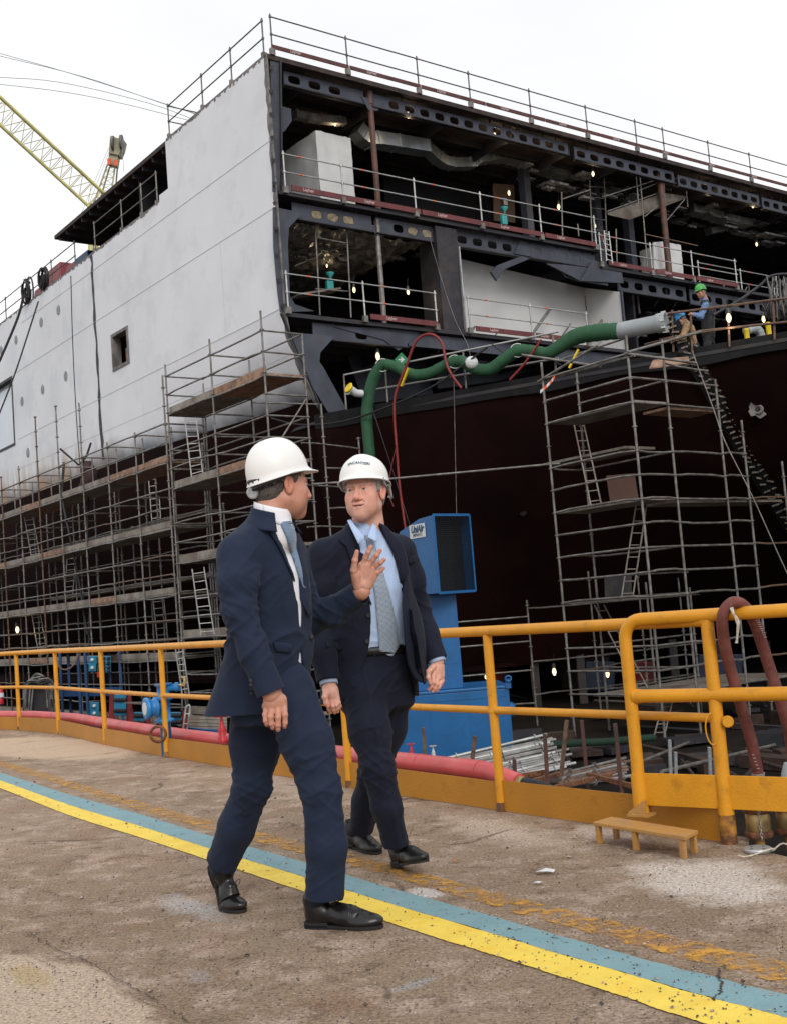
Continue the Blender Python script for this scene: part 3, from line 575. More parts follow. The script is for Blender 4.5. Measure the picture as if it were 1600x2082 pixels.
# ragged bare strip on the cut end edge of the plating and along its top edge
mb = MB(); pts = []
for i in range(40):
    z = 16.4-i*(16.4-6.7)/39; pts.append((.05+rnd.uniform(0, .14), z))
for (w0, z0), (w1, z1) in zip(pts[:-1], pts[1:]):
    mb.quad(SW(hull_a(z0)-.007, -.02, z0), SW(hull_a(z0)-.007, w0, z0), SW(hull_a(z1)-.007, w1, z1), SW(hull_a(z1)-.007, -.02, z1))
    mb.quad(SW(hull_a(z0)-.007, -.02, z0), SW(hull_a(z0)+.04, -.02, z0), SW(hull_a(z1)+.04, -.02, z1), SW(hull_a(z1)-.007, -.02, z1))
mb.build('bare_plate_edge', 'frame_dark', ship); mb = MB()
for i in range(60):
    b = i*.1033; w = .04+rnd.uniform(0, .10); mb.quad(SW(-.067, b, 16.43), SW(-.067, b+.1033, 16.43), SW(-.067, b+.1033, 16.43-w), SW(-.067, b, 16.43-w))
mb.build('bare_plate_edge', 'frame_dark', ship); mb = MB()
for i in range(150):
    b = 6.9+i*.12; w = .03+rnd.uniform(0, .09); mb.quad(SW(-.067, b, 14.67), SW(-.067, b+.12, 14.67), SW(-.067, b+.12, 14.67-w), SW(-.067, b, 14.67-w))
mb.build('bare_plate_edge', 'frame_dark', ship)
# window and big side opening
w0, w1, zz0, zz1 = WX; wn = MB()
for (p, q, r_, s_) in ((w0-.06, w0+.05, zz0-.06, zz1+.06), (w1-.05, w1+.06, zz0-.06, zz1+.06), (w0+.05, w1-.05, zz0-.06, zz0+.05), (w0+.05, w1-.05, zz1-.05, zz1+.06)): wn.sbox(-.09, .22, p, q, r_, s_)
wf = wn.build('window_frame', 'frame_dark', ship)
MB().sbox(.02, .22, w0+.04, w0+.40, zz0+.05, zz0+.55).build('sill_block', 'board_wood', wf)
w0, w1, zz0, zz1 = OX; wn = MB()
for (p, q, r_, s_) in ((w0-.05, w0+.06, zz0-.05, zz1+.05), (w1-.06, w1+.05, zz0-.05, zz1+.05), (w0+.06, w1-.06, zz0-.05, zz0+.06), (w0+.06, w1-.06, zz1-.06, zz1+.05)): wn.sbox(-.08, .15, p, q, r_, s_)
wf = wn.build('side_opening_frame', 'steel_dark', ship)
MB().sbox(.16, .18, w0, w1, zz0, zz1).build('sky_pane', 'sky_fill', wf)  # added sheet, coloured like the sky beyond the opening
for (x, y) in [(119, 630), (84, 656), (33, 694), (3, 716), (134, 766), (87, 793), (45, 817), (57, 920)]:
    P = sid(x, y, -.06); a, b, z = toship(P); z = {1: 13.5, 0: 10.87}.get(1 if z > 12.8 else (0 if z > 10 else 2), z); a = hull_a(z, b); c = SW(a-.003, b, z); r = .20
    p = MB()._lathe(c, D2*-1., [(-.03, r+.02), (.002, r+.02), (.002, r), (-.02, r-.01)], 22).build('porthole', 'hull_side', ship)
    MB()._lathe(c, D2*-1., [(-.02, r), (.004, r-.01), (.006, r*.7)], 22).build('cover_plate', mat('porthole_cover', (.27, .28, .29), .7, var=.2, scale=6) if 'cov' not in M else M['cov'], p)
    if 'cov' not in M: M['cov'] = bpy.data.materials['porthole_cover']
# --- lower hull: under the side, and the block that comes forward on the right
mb = MB(); Hz = [7.0, 6.6, 5.8, 5, 4, 3, 2.2, 1.5, .9, .3, -.2, -.6]
mb.grid(lambda u, v: SW(hull_a(float(np.interp(u*11, range(12), Hz)), v*60), v*60, float(np.interp(u*11, range(12), Hz))), 22, 60)
mb.build('lower_side', 'maroon_hull', ship)
E0 = onz(640, 850, 6.5); E1 = onz(1600, 680, 6.5); ed = nrm(E1-E0); EL = float(np.linalg.norm(E1-E0)); inn = nrm(np.cross(UZ, ed))
if inn@(SW(8, 5, 0)-E0) < 0: inn = -inn
def rz(z): return float(np.interp(z, [-.6, .2, 1, 2, 3, 4, 5, 6, 6.6], [9, 7.0, 5.4, 3.9, 2.7, 1.6, .75, .18, 0]))
zs = [6.5, 6.2, 5.8, 5.2, 4.6, 4, 3.4, 2.8, 2.2, 1.6, 1, .4, -.2, -.6]
def bow(u, v):
    z = float(np.interp(v*13, range(14), zs)); t = u*(EL+14)
    return E0*0+V(E0[0], E0[1], 0)+ed*t+inn*rz(z)*min(1, .12+t/9.)+UZ*z
MB().grid(bow, 40, 26).build('lower_block', 'maroon_hull', ship)
mb = MB(); mb.grid(lambda u, v: bow(u, 0)+UZ*(-.02+.10-v*(.38+.12*noise.noise(Vector((u*14, 0, 3)))))-inn*.03+inn*rz(6.5-v*.3)*.2, 60, 1)
mb.build('edge_strip', 'black_strip', ship)
# block joint with rows of temporary lugs running down the lower block
def onbow(px, py):
    d = ray(px, py); best = None
    for it in range(300):
        k = 16+it*.06; Q = CAMP+d*k; z = Q[2]; t = float((Q-E0)@ed); o_ = float((Q-V(E0[0], E0[1], z))@inn)-rz(z)*min(1, .12+t/9.)
        if o_ > 0: return Q, k
    return CAMP+d*30, 30
jp = [(1365, 640), (1400, 700), (1440, 770), (1480, 840), (1515, 905), (1550, 965), (1600, 1045), (1640, 1110)]
mb = MB(); JP = [onbow(*q)[0] for q in jp]; jl = spline(JP, 6); nb = nrm(np.cross(ed, UZ)); nb = nb if nb@(-ray(1500, 900)) > 0 else -nb
for a, b in zip(jl[:-1], jl[1:]): mb.bar(a-RT*.10, b-RT*.10, .34, .03, nb)
mb.build('block_joint', 'black_strip', ship)
M['lug'] = mat('bare_lug', (.13, .11, .09), .45, .6, var=.6, scale=9)
mb = MB(); k = 0
for a, b in zip(jl[:-1], jl[1:]):
    for t in (.1, .6):
        c = a+(b-a)*t; s = -.12 if k % 2 else .10; k += 1; d = nrm(b-a); c = c+RT*s+nb*.04
        mb.obox(c, nrm(RT+UP*rnd.uniform(-.3, .6))*rnd.uniform(.05, .1), UP*.02, nb*.035)
_o = mb.build('welding_lug', 'lug', ship); _o['kind'] = 'stuff'
Q, k_ = onbow(1541, 832)
ho = MB()._lathe(Q, nb, [(.0, .13), (.05, .12), (.05, .06), (.0, .05)], 18).build('hull_fitting', 'frame_dark', ship)
MB()._lathe(Q, nb, [(.0, .05), (.065, .05)], 14).build('fitting_bore', 'cable_black', ho)
mb = MB(); rn = random.Random(8)
vs = [Q+nb*.02+RT*math.cos(a)*.22*rn.uniform(.8, 1.35)+UP*math.sin(a)*.17*rn.uniform(.8, 1.3) for a in np.linspace(0, 6.283, 25)[:-1]]
mb.quad(*vs).build('primer_spot', 'frame_dark', ho)
Q, k_ = onbow(1063, 1043); MB()._lathe(Q, nb, [(.0, .10), (.03, .09), (.03, .05)], 14).build('hull_fitting', 'black_strip', ship)
# bottom, keel blocks
MB().sbox(1, 60, -1, 60, -.62, -.5).build('bottom_plating', 'maroon_hull', ship)
# --- decks
mb = MB(); mb.sbox(-.03, 34, -.02, 16.0, 16.28, 16.42).sbox(.1, 34, 16, 60, 14.4, 14.5); mb.build('top_deck', 'deck_brown', ship)
mb = MB(); mb.sbox(0, 12.35, -.05, 34, 12.50, 12.60).sbox(12.35, 34, -.05, 34, 11.95, 12.05); mb.build('second_deck', 'steel_dark', ship)
MB().sbox(0, 34, -.02, 34, 9.16, 9.27).build('third_deck', 'steel_dark', ship)
mb = MB(); mb.prism([SW(.9, 0, 6.36), SW(34, 0, 6.36), SW(34, 40, 6.36), SW(.9, 40, 6.36)], UZ*.08)
tri = [V(E0[0], E0[1], 6.36), V(*(E0+ed*(EL+14))[:2], 6.36), SW(34, -2, 6.36), SW(34, -.01, 6.36), SW(.9, -.01, 6.36)]
mb.prism(tri, UZ*.08); mb.build('main_deck', 'steel_dark', ship)
# inner bulkheads
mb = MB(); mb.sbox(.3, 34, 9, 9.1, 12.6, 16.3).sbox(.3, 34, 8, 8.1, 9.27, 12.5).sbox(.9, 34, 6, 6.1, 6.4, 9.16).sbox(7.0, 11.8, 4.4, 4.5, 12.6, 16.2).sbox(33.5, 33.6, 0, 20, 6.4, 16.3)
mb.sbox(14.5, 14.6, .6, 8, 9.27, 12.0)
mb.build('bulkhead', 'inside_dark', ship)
# far side of the mid-ship recess beneath the roof overhang
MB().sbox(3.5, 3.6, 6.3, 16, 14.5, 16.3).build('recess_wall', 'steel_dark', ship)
mb = MB()
for b in np.arange(6.6, 16, .75): mb.sbox(-.0, 3.5, b, b+.02, 16.12, 16.28)
mb.build('overhang_rib', 'steel_dark', ship)
# --- beams with lightening holes
def holed_beam(a0, a1, z0, z1, b, pitch, hw, hh, name='deck_beam', start=.45, solid=(), fills=(), m='steel_navy', mt='steel_dark'):
    mb = MB(); n = max(1, int((a1-a0)/pitch)); zc = (z0+z1)/2; fm = MB(); hv = False
    for i in range(n):
        c0 = a0+(a1-a0)*i/n; c1 = a0+(a1-a0)*(i+1)/n; cc = (c0+c1)/2
        if any(s[0] <= cc <= s[1] for s in solid):
            for bb in (b, b+.03): mb.quad(SW(c0, bb, z0), SW(c1, bb, z0), SW(c1, bb, z1), SW(c0, bb, z1))
            continue
        K = 16; ins = []; outp = []
        for k in range(K):
            t = 2*math.pi*(k+.5)/K; e = .62
            x = math.copysign(abs(math.cos(t))**e, math.cos(t)); y = math.copysign(abs(math.sin(t))**e, math.sin(t)); ins.append((cc+hw*x, zc+hh*y))
            s = 1/max(abs(math.cos(t)), abs(math.sin(t))); outp.append((cc+(c1-c0)/2*min(1, max(-1, math.cos(t)*s)), zc+(z1-z0)/2*min(1, max(-1, math.sin(t)*s))))
        crn = {1: (c1, z1), 5: (c0, z1), 9: (c0, z0), 13: (c1, z0)}
        for bb in (b, b+.03):
            vs = [SW(x, bb, y) for x, y in ins]+[SW(x, bb, y) for x, y in outp]; fs = []
            for k in range(K):
                j = (k+1) % K; fs.append((k, j, K+j, K+k))
            o_ = len(mb.v); mb._add(vs, fs)
            for k in crn: # square the corner
                mb.quad(SW(*[outp[k][0], bb, outp[k][1]]), SW(*[crn[k][0], bb, crn[k][1]]), SW(*[outp[(k+1) % K][0], bb, outp[(k+1) % K][1]]))
        o_ = len(mb.v); mb._add([SW(x, b, y) for x, y in ins]+[SW(x, b+.03, y) for x, y in ins], [(k, (k+1) % K, K+(k+1) % K, K+k) for k in range(K)])
        if any(s[0] <= cc <= s[1] for s in fills):
            hv = True; rn_ = random.Random(i); fm.quad(*[SW(cc+(x-cc)*rn_.uniform(.85, .98), b+.006, zc+(y-zc)*rn_.uniform(.85, 1.)) for x, y in ins])
    o = mb.build(name, m, ship)
    MB().sbox(a0, a1, b-.07, b-.001, z0-.03, z0).sbox(a0, a1, b+.031, b+.1, z0-.03, z0).build('flange', mt, o)
    mm = MB()
    for i in range(n): 
        c0 = a0+(a1-a0)*i/n; mm.sbox(c0, c0+.012, b-.06, b-.001, z1+.0, z1+.12)
    mm.build('stiffener', mt, o)
    if hv: fm.build('insulation_fill', 'insul', o)
    return o
holed_beam(.62, 3.30, 15.80, 16.20, .25, .62, .20, .115, solid=((2.75, 3.3),))
holed_beam(3.52, 11.6, 15.80, 16.20, .25, .56, .18, .115, solid=((3.5, 4.0),))
holed_beam(11.9, 17.0, 15.72, 16.16, .25, .60, .20, .115)
holed_beam(17.2, 22.0, 15.66, 16.10, .25, .60, .20, .115)
holed_beam(22.2, 30.0, 15.60, 16.06, .25, .60, .20, .115)
holed_beam(.55, 3.2, 11.98, 12.44, .20, .53, .19, .12, fills=((1.3, 2.8),), solid=((.5, 1.1), (2.75, 3.3)))
holed_beam(3.35, 6.0, 11.98, 12.44, .20, .53, .18, .12, fills=((4.3, 6.0),), solid=((3.3, 4.0),))
holed_beam(6.25, 9.3, 11.98, 12.44, .20, .55, .19, .12)
holed_beam(9.35, 12.3, 11.98, 12.44, .15, .57, .19, .12)
holed_beam(13.4, 17.0, 11.38, 11.90, .25, .62, .22, .13); holed_beam(17.2, 22.5, 11.3, 11.86, .25, .62, .22, .13)
holed_beam(.9, 4.1, 8.68, 9.12, .15, .60, .20, .12, solid=((.8, 1.9), (3.1, 4.2)))
MB().sbox(4.15, 13, .15, .18, 8.72, 9.12).sbox(4.15, 13, .05, .15, 8.70, 8.72).build('deck_beam', 'steel_navy', ship)
# haunches (tapered plates under the second deck) seen at mid width
def plate_px(pts, b, th, name, m, par=ship): return MB().prism([sec(x, y, b) for x, y in pts], D1*th).build(name, m, par)
plate_px([(1045, 515), (1060, 480), (1200, 512), (1210, 540), (1182, 572), (1150, 562), (1130, 530)], .16, .05, 'haunch', 'steel_navy')
plate_px([(1110, 535), (1150, 538), (1205, 545), (1232, 540), (1236, 580), (1180, 570)], .05, .05, 'haunch', 'steel_navy')
plate_px([(1180, 570), (1205, 528), (1262, 545), (1268, 575)], -.02, .05, 'haunch', 'steel_navy')
plate_px([(998, 552), (1012, 538), (1060, 520), (1075, 526), (1022, 548), (1010, 570)], -.3, .08, 'knee_bracket', 'steel_navy')
plate_px([(735, 195), (782, 205), (768, 224), (764, 224), (750, 222)], .22, .03, 'gusset', 'steel_navy')
plate_px([(748, 455), (795, 462), (778, 480), (768, 480)], .22, .03, 'gusset', 'steel_navy')
plate_px([(680, 664), (860, 668), (822, 705), (810, 712), (780, 690)], .12, .05, 'haunch', 'steel_navy')
# --- frame at the cut side (vertical web with notches) and lower flared frame
def frame_px(pts, b, th, nm='side_frame', m='steel_navy'): return plate_px(pts, b, th, nm, m)
frame_px([(550, 118), (572, 122), (571, 300), (572, 388), (556, 388)], .02, .05)
MB().bar(sec(570, 122, .0), sec(573, 388, .0), .05, .09, D1).build('frame_flange', 'steel_dark', ship)
frame_px([(557, 420), (616, 432), (588, 462), (586, 500), (590, 600), (600, 618), (640, 632), (572, 634), (566, 590), (558, 500)], .03, .06)
frame_px([(571, 214), (592, 220), (594, 245), (580, 265), (572, 270)], .3, .03, 'bracket_plate')
mb = MB()
for y in list(range(135, 385, 47))+list(range(410, 620, 52)):
    x = np.interp(y, [100, 227, 416, 574, 621], [546, 548, 555, 562, 573]); MB().prism([sec(x, y, -.02), sec(x+9, y, -.02), sec(x+2, y+8, -.02)], D1*-.05).build('notch_bracket', 'steel_dark', ship)
frame_px([(585, 674), (600, 676), (682, 683), (652, 716), (650, 735), (659, 748), (704, 830), (690, 838), (668, 838), (620, 760)], -.05, .06)
MB().bar(sec(572, 636, -.03), sec(655, 838, -.03), .03, .10, D1).build('frame_flange', 'steel_dark', ship)
# --- pillars
def pil(x0, y0, x1, y1, r, b, m, z0, z1):
    P = sec(x0, y0, b); a = toship(P)[0]; MB().tube([SW(a, b, z0), SW(a, b, z1)], r, 14).tube([SW(a, b, z1-.4), SW(a, b, z1)], r*1.25, 12).build('pillar', m, ship)
pil(760, 300, 0, 0, .085, .28, 'pillar_rust', 12.6, 16.25); pil(774, 560, 0, 0, .075, .28, 'galv', 9.27, 12.4)
pil(1352, 470, 0, 0, .11, .4, 'pillar_rust', 12.05, 16.1)
MB().sbox(5.42, 6.22, .05, .9, 9.27, 12.44).build('pillar_casing', 'steel_dark', ship)
MB().sbox(6.225, 6.27, .0, .05, 9.27, 11.9).build('casing_trim', 'galv_new', ship)
for a in (11.4, 14.9, 16.6): MB().sbox(a, a+.28, 2.2, 2.5, (12.6 if a < 12.3 else 12.05), 16.2).build('pillar', 'steel_navy', ship)
# --- white lined room between second and third deck
mb = MB(); bb = 1.5
Pl, Pr = sec(939, 600, 0), sec(1262, 620, -.05); al, ar = 6.3, toship(sec(1262, 600, 0))[0]; ac = toship(sec(1188, 600, bb))[0]
mb.quad(SW(al, bb, 9.27), SW(ac, bb, 9.27), SW(ac, bb, 11.80), SW(al, bb, 12.2))
mb.quad(SW(ac, bb, 9.27), SW(ar, .0, 9.27), SW(ar, .0, 11.25), SW(ac, bb, 11.80))
mb.quad(SW(al, bb, 9.27), SW(al, .3, 9.27), SW(al, .3, 12.3), SW(al, bb, 12.2))
mb.build('lining_panel', 'lining_white', ship)
MB().bar(SW(ar, -.03, 9.27), SW(ar, -.03, 11.25), .08, .06, D1).build('lining_edge', 'steel_navy', ship)
MB().bar(SW(ac, bb-.02, 9.27), SW(ac, bb-.02, 11.5), .03, .03).build('corner_seam', 'insul', ship)
# --- ceilings: ribs and cable trays
for (z, a0, a1) in ((16.28, .3, 33), (12.5, .3, 12.3), (11.95, 12.4, 33), (9.16, .9, 33)):
    mb = MB()
    for b in np.arange(.9, 8, .8): mb.sbox(a0, 6.0 if z == 12.5 else a1, b, b+.02, z-.20, z)
    for a in np.arange(a0+1, a1, 2.6):
        if not (z == 12.5 and a > 6): mb.sbox(a, a+.03, .3, 8, z-.42, z)
    mb.build('ceiling_rib', 'steel_dark', ship)
# --- ducts
def duct(pts, w, h, b, name='ventilation_duct', m='duct'):
    P = spline([sec(x, y, b) for x, y in pts], 5); mb = MB()
    for p, q in zip(P[:-1], P[1:]): mb.bar(p, q+nrm(q-p)*.02, w, h)
    o = mb.build(name, m, ship); mm = MB()
    for p, q in list(zip(P[:-1], P[1:]))[::3]: mm.bar(p, p+nrm(q-p)*.03, w+.05, h+.05)
    mm.build('duct_joint', m, o); return o
duct([(724, 262), (745, 283), (770, 285), (865, 300)], .5, .40, 1.7); duct([(866, 300), (905, 330), (960, 332)], .4, .32, 2.4); duct([(965, 325), (1010, 318), (1045, 322), (1090, 338), (1140, 352), (1175, 356)], .5, .30, 2.2)
duct([(1400, 425), (1430, 432), (1475, 445), (1520, 455)], .5, .3, 2.2); duct([(1440, 470), (1490, 462), (1540, 480)], .3, .25, 3)
duct([(600, 232), (640, 240), (700, 246)], .22, .22, 1.5, m='frame_dark')
duct([(1040, 300), (1000, 280), (975, 268)], .25, .2, 3.2, m='frame_dark')
MB().grid(lambda u, v: SW(.75+u*4.6, .5+v*6.5, 12.02-.02*v+.16*noise.noise(Vector((u*9, v*11, 2)))+.07*noise.noise(Vector((u*26, v*30, 5)))), 60, 60, False).build('insulated_ceiling', mat('crumpled_foil_insulation', (.34, .33, .31), .34, .6, var=.5, scale=5), ship)
MB().grid(lambda u, v: SW(9.5+u*3.5, 1.2+v*3.5, 11.7+.12*noise.noise(Vector((u*9, v*11, 7)))), 20, 20, False)
# tangle of insulation and brackets under the second deck, left bay
mb = MB(); rn = random.Random(11)
for i in range(160):
    P = sec(rn.uniform(600, 900), rn.uniform(448, 528), 1.5+rn.random()*3); mb.obox(P, D2*rn.uniform(.03, .3), D1*rn.uniform(.02, .1), UZ*rn.uniform(.01, .06))
_o = mb.build('ceiling_clutter', mat('ceiling_clutter_foil', (.16, .15, .14), .45, .5, var=.6, scale=8), ship); _o['kind'] = 'stuff'
mb = MB()
for i in range(220):
    P = sec(rn.uniform(1060, 1600), 0, 1)*0+sec(*((lambda x: (x, 300+(x-1000)*.25+rn.uniform(0, 60)))(rn.uniform(1060, 1600))), 1.5+rn.random()*4); mb.obox(P, D2*rn.uniform(.05, .5), D1*rn.uniform(.02, .3), UZ*rn.uniform(.01, .05))
_o = mb.build('cable_tray', mat('cable_tray_steel', (.24, .24, .25), .5, .5, var=.6, scale=5), ship); _o['kind'] = 'stuff'
mb = MB()
for i in range(54):
    x = rn.uniform(1275, 1600); y0 = 605+(x-1275)*.10; P = sec(x, y0+rn.uniform(0, 30), 1.2+rn.random()*2)
    d = nrm(D2*rn.choice([0, 1, 1])+UZ*rn.choice([0, 1])+D1*.01); mb.tube([P, P+d*rn.uniform(.4, 1.6)], rn.uniform(.02, .05), 7)
for i in range(50):
    x = rn.uniform(860, 1300); P = sec(x, 706+rn.uniform(-12, 34)-(x-860)*.05, .8+rn.random()*2); d = nrm(D2*rn.choice([0, 1, 1])+UZ*rn.choice([0, 1])+D1*.01); mb.tube([P, P+d*rn.uniform(.3, 1.6)], rn.uniform(.02, .06), 7)
_o = mb.build('pipework', 'frame_dark', ship); _o['kind'] = 'stuff'
plate_px([(880, 690), (960, 668), (1100, 690), (1120, 740), (1010, 775), (890, 790)], 2.5, .04, 'low_bulkhead', 'steel_navy')
plate_px([(700, 700), (860, 712), (880, 800), (740, 822)], 3.0, .04, 'low_bulkhead', 'steel_navy')
MB().tube(spline([sec(1517, 672, -1.5), sec(1530, 668, -1.5), sec(1542, 672, -1.5), sec(1548, 688, -1.5), sec(1549, 705, -1.5)], 6), .16, 16).build('gooseneck_vent', 'grey_pipe', ship)
# doors / boards standing inside on the second deck
plate_px([(1002, 372), (1045, 375), (1047, 452), (1004, 448)], 3.0, .05, 'door', mat('brown_door', (.10, .06, .04), .6))
plate_px([(1328, 492), (1352, 490), (1352, 545), (1330, 548)], .9, .05, 'door', 'wrap')
# toppling boards on deck edge: end
# --- sheeted crates on the second deck
def crate(x0, x1, y0, y1, b, dpt, label, sk=0):
    P0 = sec(x0, y1, b); P1 = sec(x1, y1, b); a0, a1 = toship(P0)[0], toship(P1)[0]; zb = 12.6 if a0 < 12 else 12.05
    zt = toship(sec(x0, y0, b))[2]; rn = random.Random(int(x0))
    c = thing('wrapped_crate', label, 'crate', SW((a0+a1)/2, b+dpt/2, zb), 'crates under white sheeting'); mb = MB()
    def f(face):
        def g(u, v):
            w = .02*noise.noise(Vector((u*4, v*5, face)))+.02*noise.noise(Vector((u*11, v*9, face+4)))
            if face == 0: p = SW(a0+(a1-a0)*u, b-w*2, zb+(zt-zb)*v)
            elif face == 1: p = SW(a0-w*2, b+dpt*u, zb+(zt-zb)*v+.0)
            elif face == 2: p = SW(a1+w, b+dpt*u, zb+(zt-zb)*v)
            elif face == 3: p = SW(a0+(a1-a0)*u, b+dpt*v, zt+w)
            else: p = SW(a0+(a1-a0)*u, b+dpt, zb+(zt-zb)*v)
            return p
        return g
    for k in range(5): mb.grid(f(k), 14, 14)
    mb.build('sheeting', 'wrap', c); return c
crate(652, 722, 266, 398, .9, 2.6, 'tall crate under white sheeting beside the rusty pillar at the left of the second deck')
crate(1358, 1390, 492, 560, 1.2, 1.2, 'small white sheeted crate behind the brown post at the right of the deck')
# --- plant standing on the far left roof
c0 = SW(.8, 0, 14.5)
def roofbox(x0, x1, y0, y1, m, label, name, sl=.2):
    P0, P1 = sid(x0, (y0+y1)/2, 1.), sid(x1, (y0+y1)/2, 1.); b0, b1 = toship(P1)[1], toship(P0)[1]; zt = toship(sid((x0+x1)/2, y0, 1.))[2]
    t = thing(name, label, 'site machine', SW(1.6, (b0+b1)/2, 14.5))
    MB().hexa([SW(1, b0, 14.5), SW(2.6, b0, 14.5), SW(2.6, b1, 14.5), SW(1, b1, 14.5), SW(1+sl, b0+sl, zt), SW(2.4, b0+sl, zt), SW(2.4, b1-sl, zt), SW(1+sl, b1-sl, zt)]).build('housing', m, t, bevel=.03)
    MB().sbox(.97, 1.0, b0+.3, b1-.3, 14.65, 14.8).build('grille', 'cable_black', t)
roofbox(148, 178, 516, 560, 'blue_frame', 'dark blue cabinet on the far roof beside the red machines', 'blue_cabinet', .05)
roofbox(122, 146, 534, 570, 'cab_red', 'dark red machine next to the blue cabinet on the far roof', 'red_machine')
roofbox(86, 118, 538, 595, 'cab_red', 'largest dark red machine behind the coiled hoses on the far roof', 'red_machine')
roofbox(58, 76, 585, 612, 'cab_red', 'low dark red box at the left end of the far roof', 'red_machine')

M['toe_brown'] = mat('weathered_toe_board', (.085, .028, .024), .7, var=.3, scale=3)
# ------------------------------------------------------------------ guardrails clamped to the decks
def guardrail(bases, hgt, label, mt='galv_new', r=.026, toe=None, th=.075, tm='toe_red', group='temporary tube guardrails on the ship', mr=None, ext=(0, 0), txt=True, rails=(1., .5), r2=.02):
    bases = [np.asarray(b, float) for b in bases]
    t = thing('tube_guardrail', label, 'guardrail', bases[len(bases)//2], group)
    for i, P in enumerate(bases):
        MB().tube([P-UZ*.05, P+UZ*(hgt+.08)], r, 8).tube([P+UZ*hgt-UZ*.03, P+UZ*hgt+UZ*.03], r*1.7, 8).tube([P+UZ*(hgt*.5-.03), P+UZ*(hgt*.5+.03)], r*1.7, 8).build('post', mt, t)
        MB().obox(P+UZ*.0, D2*.07, D1*.05, UZ*.09).build('clamp', 'galv', t)
    d0, d1 = nrm(bases[0]-bases[1]), nrm(bases[-1]-bases[-2])
    for k in rails:
        p = [bases[0]+d0*ext[0]]+bases+[bases[-1]+d1*ext[1]]
        MB().tube([q+UZ*hgt*k for q in p], r2, 8).build('rail', mr or mt, t)
    if mt == 'galv_new':
        mb = MB()
        for i in range(len(bases)-1):
            for k in rails:
                q = bases[i]+(bases[i+1]-bases[i])*.28+UZ*hgt*k; d = nrm(bases[i+1]-bases[i]); mb.tube([q-d*.04, q+d*.04], r2*1.35, 8)
        mb.build('red_band', 'orange', t)
    if toe:
        for i, (s, e) in enumerate(toe):
            L_ = np.linalg.norm(e-s); d = nrm(e-s); n = nrm(np.cross(d, UZ)); n = n if n@(-(s-CAMP)) > 0 else -n
            o = MB().obox((s+e)/2+UZ*.08+n*.02, d*(L_/2-.01), n*.018, UZ*th).build('toe_board', tm, t)
            if txt and L_ > 1.0: put_text('Layher', .13, s+d*L_*.30*1.0+UZ*.085+n*.0425, d if d@RT > 0 else -d, UZ, 'lettering', 'white_text', o, bold=.004)
    return t
def run(a0, a1, n, b, z): return [SW(a0+(a1-a0)*i/(n-1), b, z) for i in range(n)]
A = lambda x, y, b=0.: toship(sec(x, y, b))[0]
tops = [A(*q) for q in [(553, 97), (707, 143), (851, 183), (956, 215), (1079, 245), (1194, 277), (1295, 307), (1351, 320), (1444, 350), (1528, 374)]]+[24.6, 27]
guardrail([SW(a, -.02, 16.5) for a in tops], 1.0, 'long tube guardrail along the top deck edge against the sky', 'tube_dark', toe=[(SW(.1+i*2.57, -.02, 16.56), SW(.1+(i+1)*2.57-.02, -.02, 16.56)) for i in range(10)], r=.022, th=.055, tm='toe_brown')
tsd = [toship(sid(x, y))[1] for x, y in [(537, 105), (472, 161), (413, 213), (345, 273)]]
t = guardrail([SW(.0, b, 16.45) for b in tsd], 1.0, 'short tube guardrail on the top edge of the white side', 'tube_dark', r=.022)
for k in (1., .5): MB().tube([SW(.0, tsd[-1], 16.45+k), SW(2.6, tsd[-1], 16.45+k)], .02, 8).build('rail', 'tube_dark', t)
t = guardrail([SW(.02, b, 14.7) for b in (7.2, 8.35, 9.95, 12.3)], 1.0, 'tube guardrail under the dark roof overhang of the white side', 'galv')
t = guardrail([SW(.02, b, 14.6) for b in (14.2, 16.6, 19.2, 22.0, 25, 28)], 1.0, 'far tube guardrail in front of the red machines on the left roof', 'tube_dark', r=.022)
def xs(l, b, z): return [SW(A(x, y, b), b, z) for x, y in l]
guardrail(xs([(581, 383), (699, 404), (846, 431), (980, 458), (1101, 480), (1212, 500)], -.1, 12.62), 1.0, 'galvanised guardrail with red toe boards along the left half of the second deck', toe=[(SW(A(x0, y0), -.1, 12.62), SW(A(x1, y1), -.1, 12.62)) for x0, y0, x1, y1 in [(588, 384, 700, 405), (700, 405, 850, 431), (852, 431, 985, 458), (985, 458, 1100, 480), (1102, 480, 1206, 500)]])
guardrail(xs([(1223, 537), (1327, 560), (1411, 577), (1500, 594)], -.1, 12.07), 1.0, 'galvanised guardrail with red toe boards on the lower step of the second deck', toe=[(SW(A(x0, y0), -.1, 12.07), SW(A(x1, y1), -.1, 12.07)) for x0, y0, x1, y1 in [(1232, 540, 1326, 560), (1328, 560, 1410, 577), (1412, 577, 1498, 594)]], ext=(0, .1))
guardrail(xs([(1418, 530), (1505, 556), (1572, 572)], 1.2, 12.35)+[SW(24, 1.2, 12.35)], 1.0, 'rear galvanised guardrail with red toe board at the right end of the second deck', toe=[(SW(A(x0, y0, 1.2), 1.2, 12.35), SW(A(x1, y1, 1.2), 1.2, 12.35)) for x0, y0, x1, y1 in [(1492, 560, 1600, 585)]])
guardrail(xs([(587, 632), (743, 648), (889, 667)], -.1, 9.3), 1.0, 'galvanised guardrail with red toe board at the left bay of the third deck', toe=[(SW(A(748, 648), -.1, 9.3), SW(A(886, 666), -.1, 9.3))])
guardrail(xs([(956, 672), (1082, 685), (1197, 700)], -.1, 9.3), 1.0, 'galvanised guardrail in front of the white lined room', toe=[(SW(A(x0, y0), -.1, 9.3), SW(A(x1, y1), -.1, 9.3)) for x0, y0, x1, y1 in [(962, 672, 1080, 685), (1084, 685, 1140, 692)]])
def onedge(x, y, i=.1): return pl(x, y, E0+inn*i, inn)
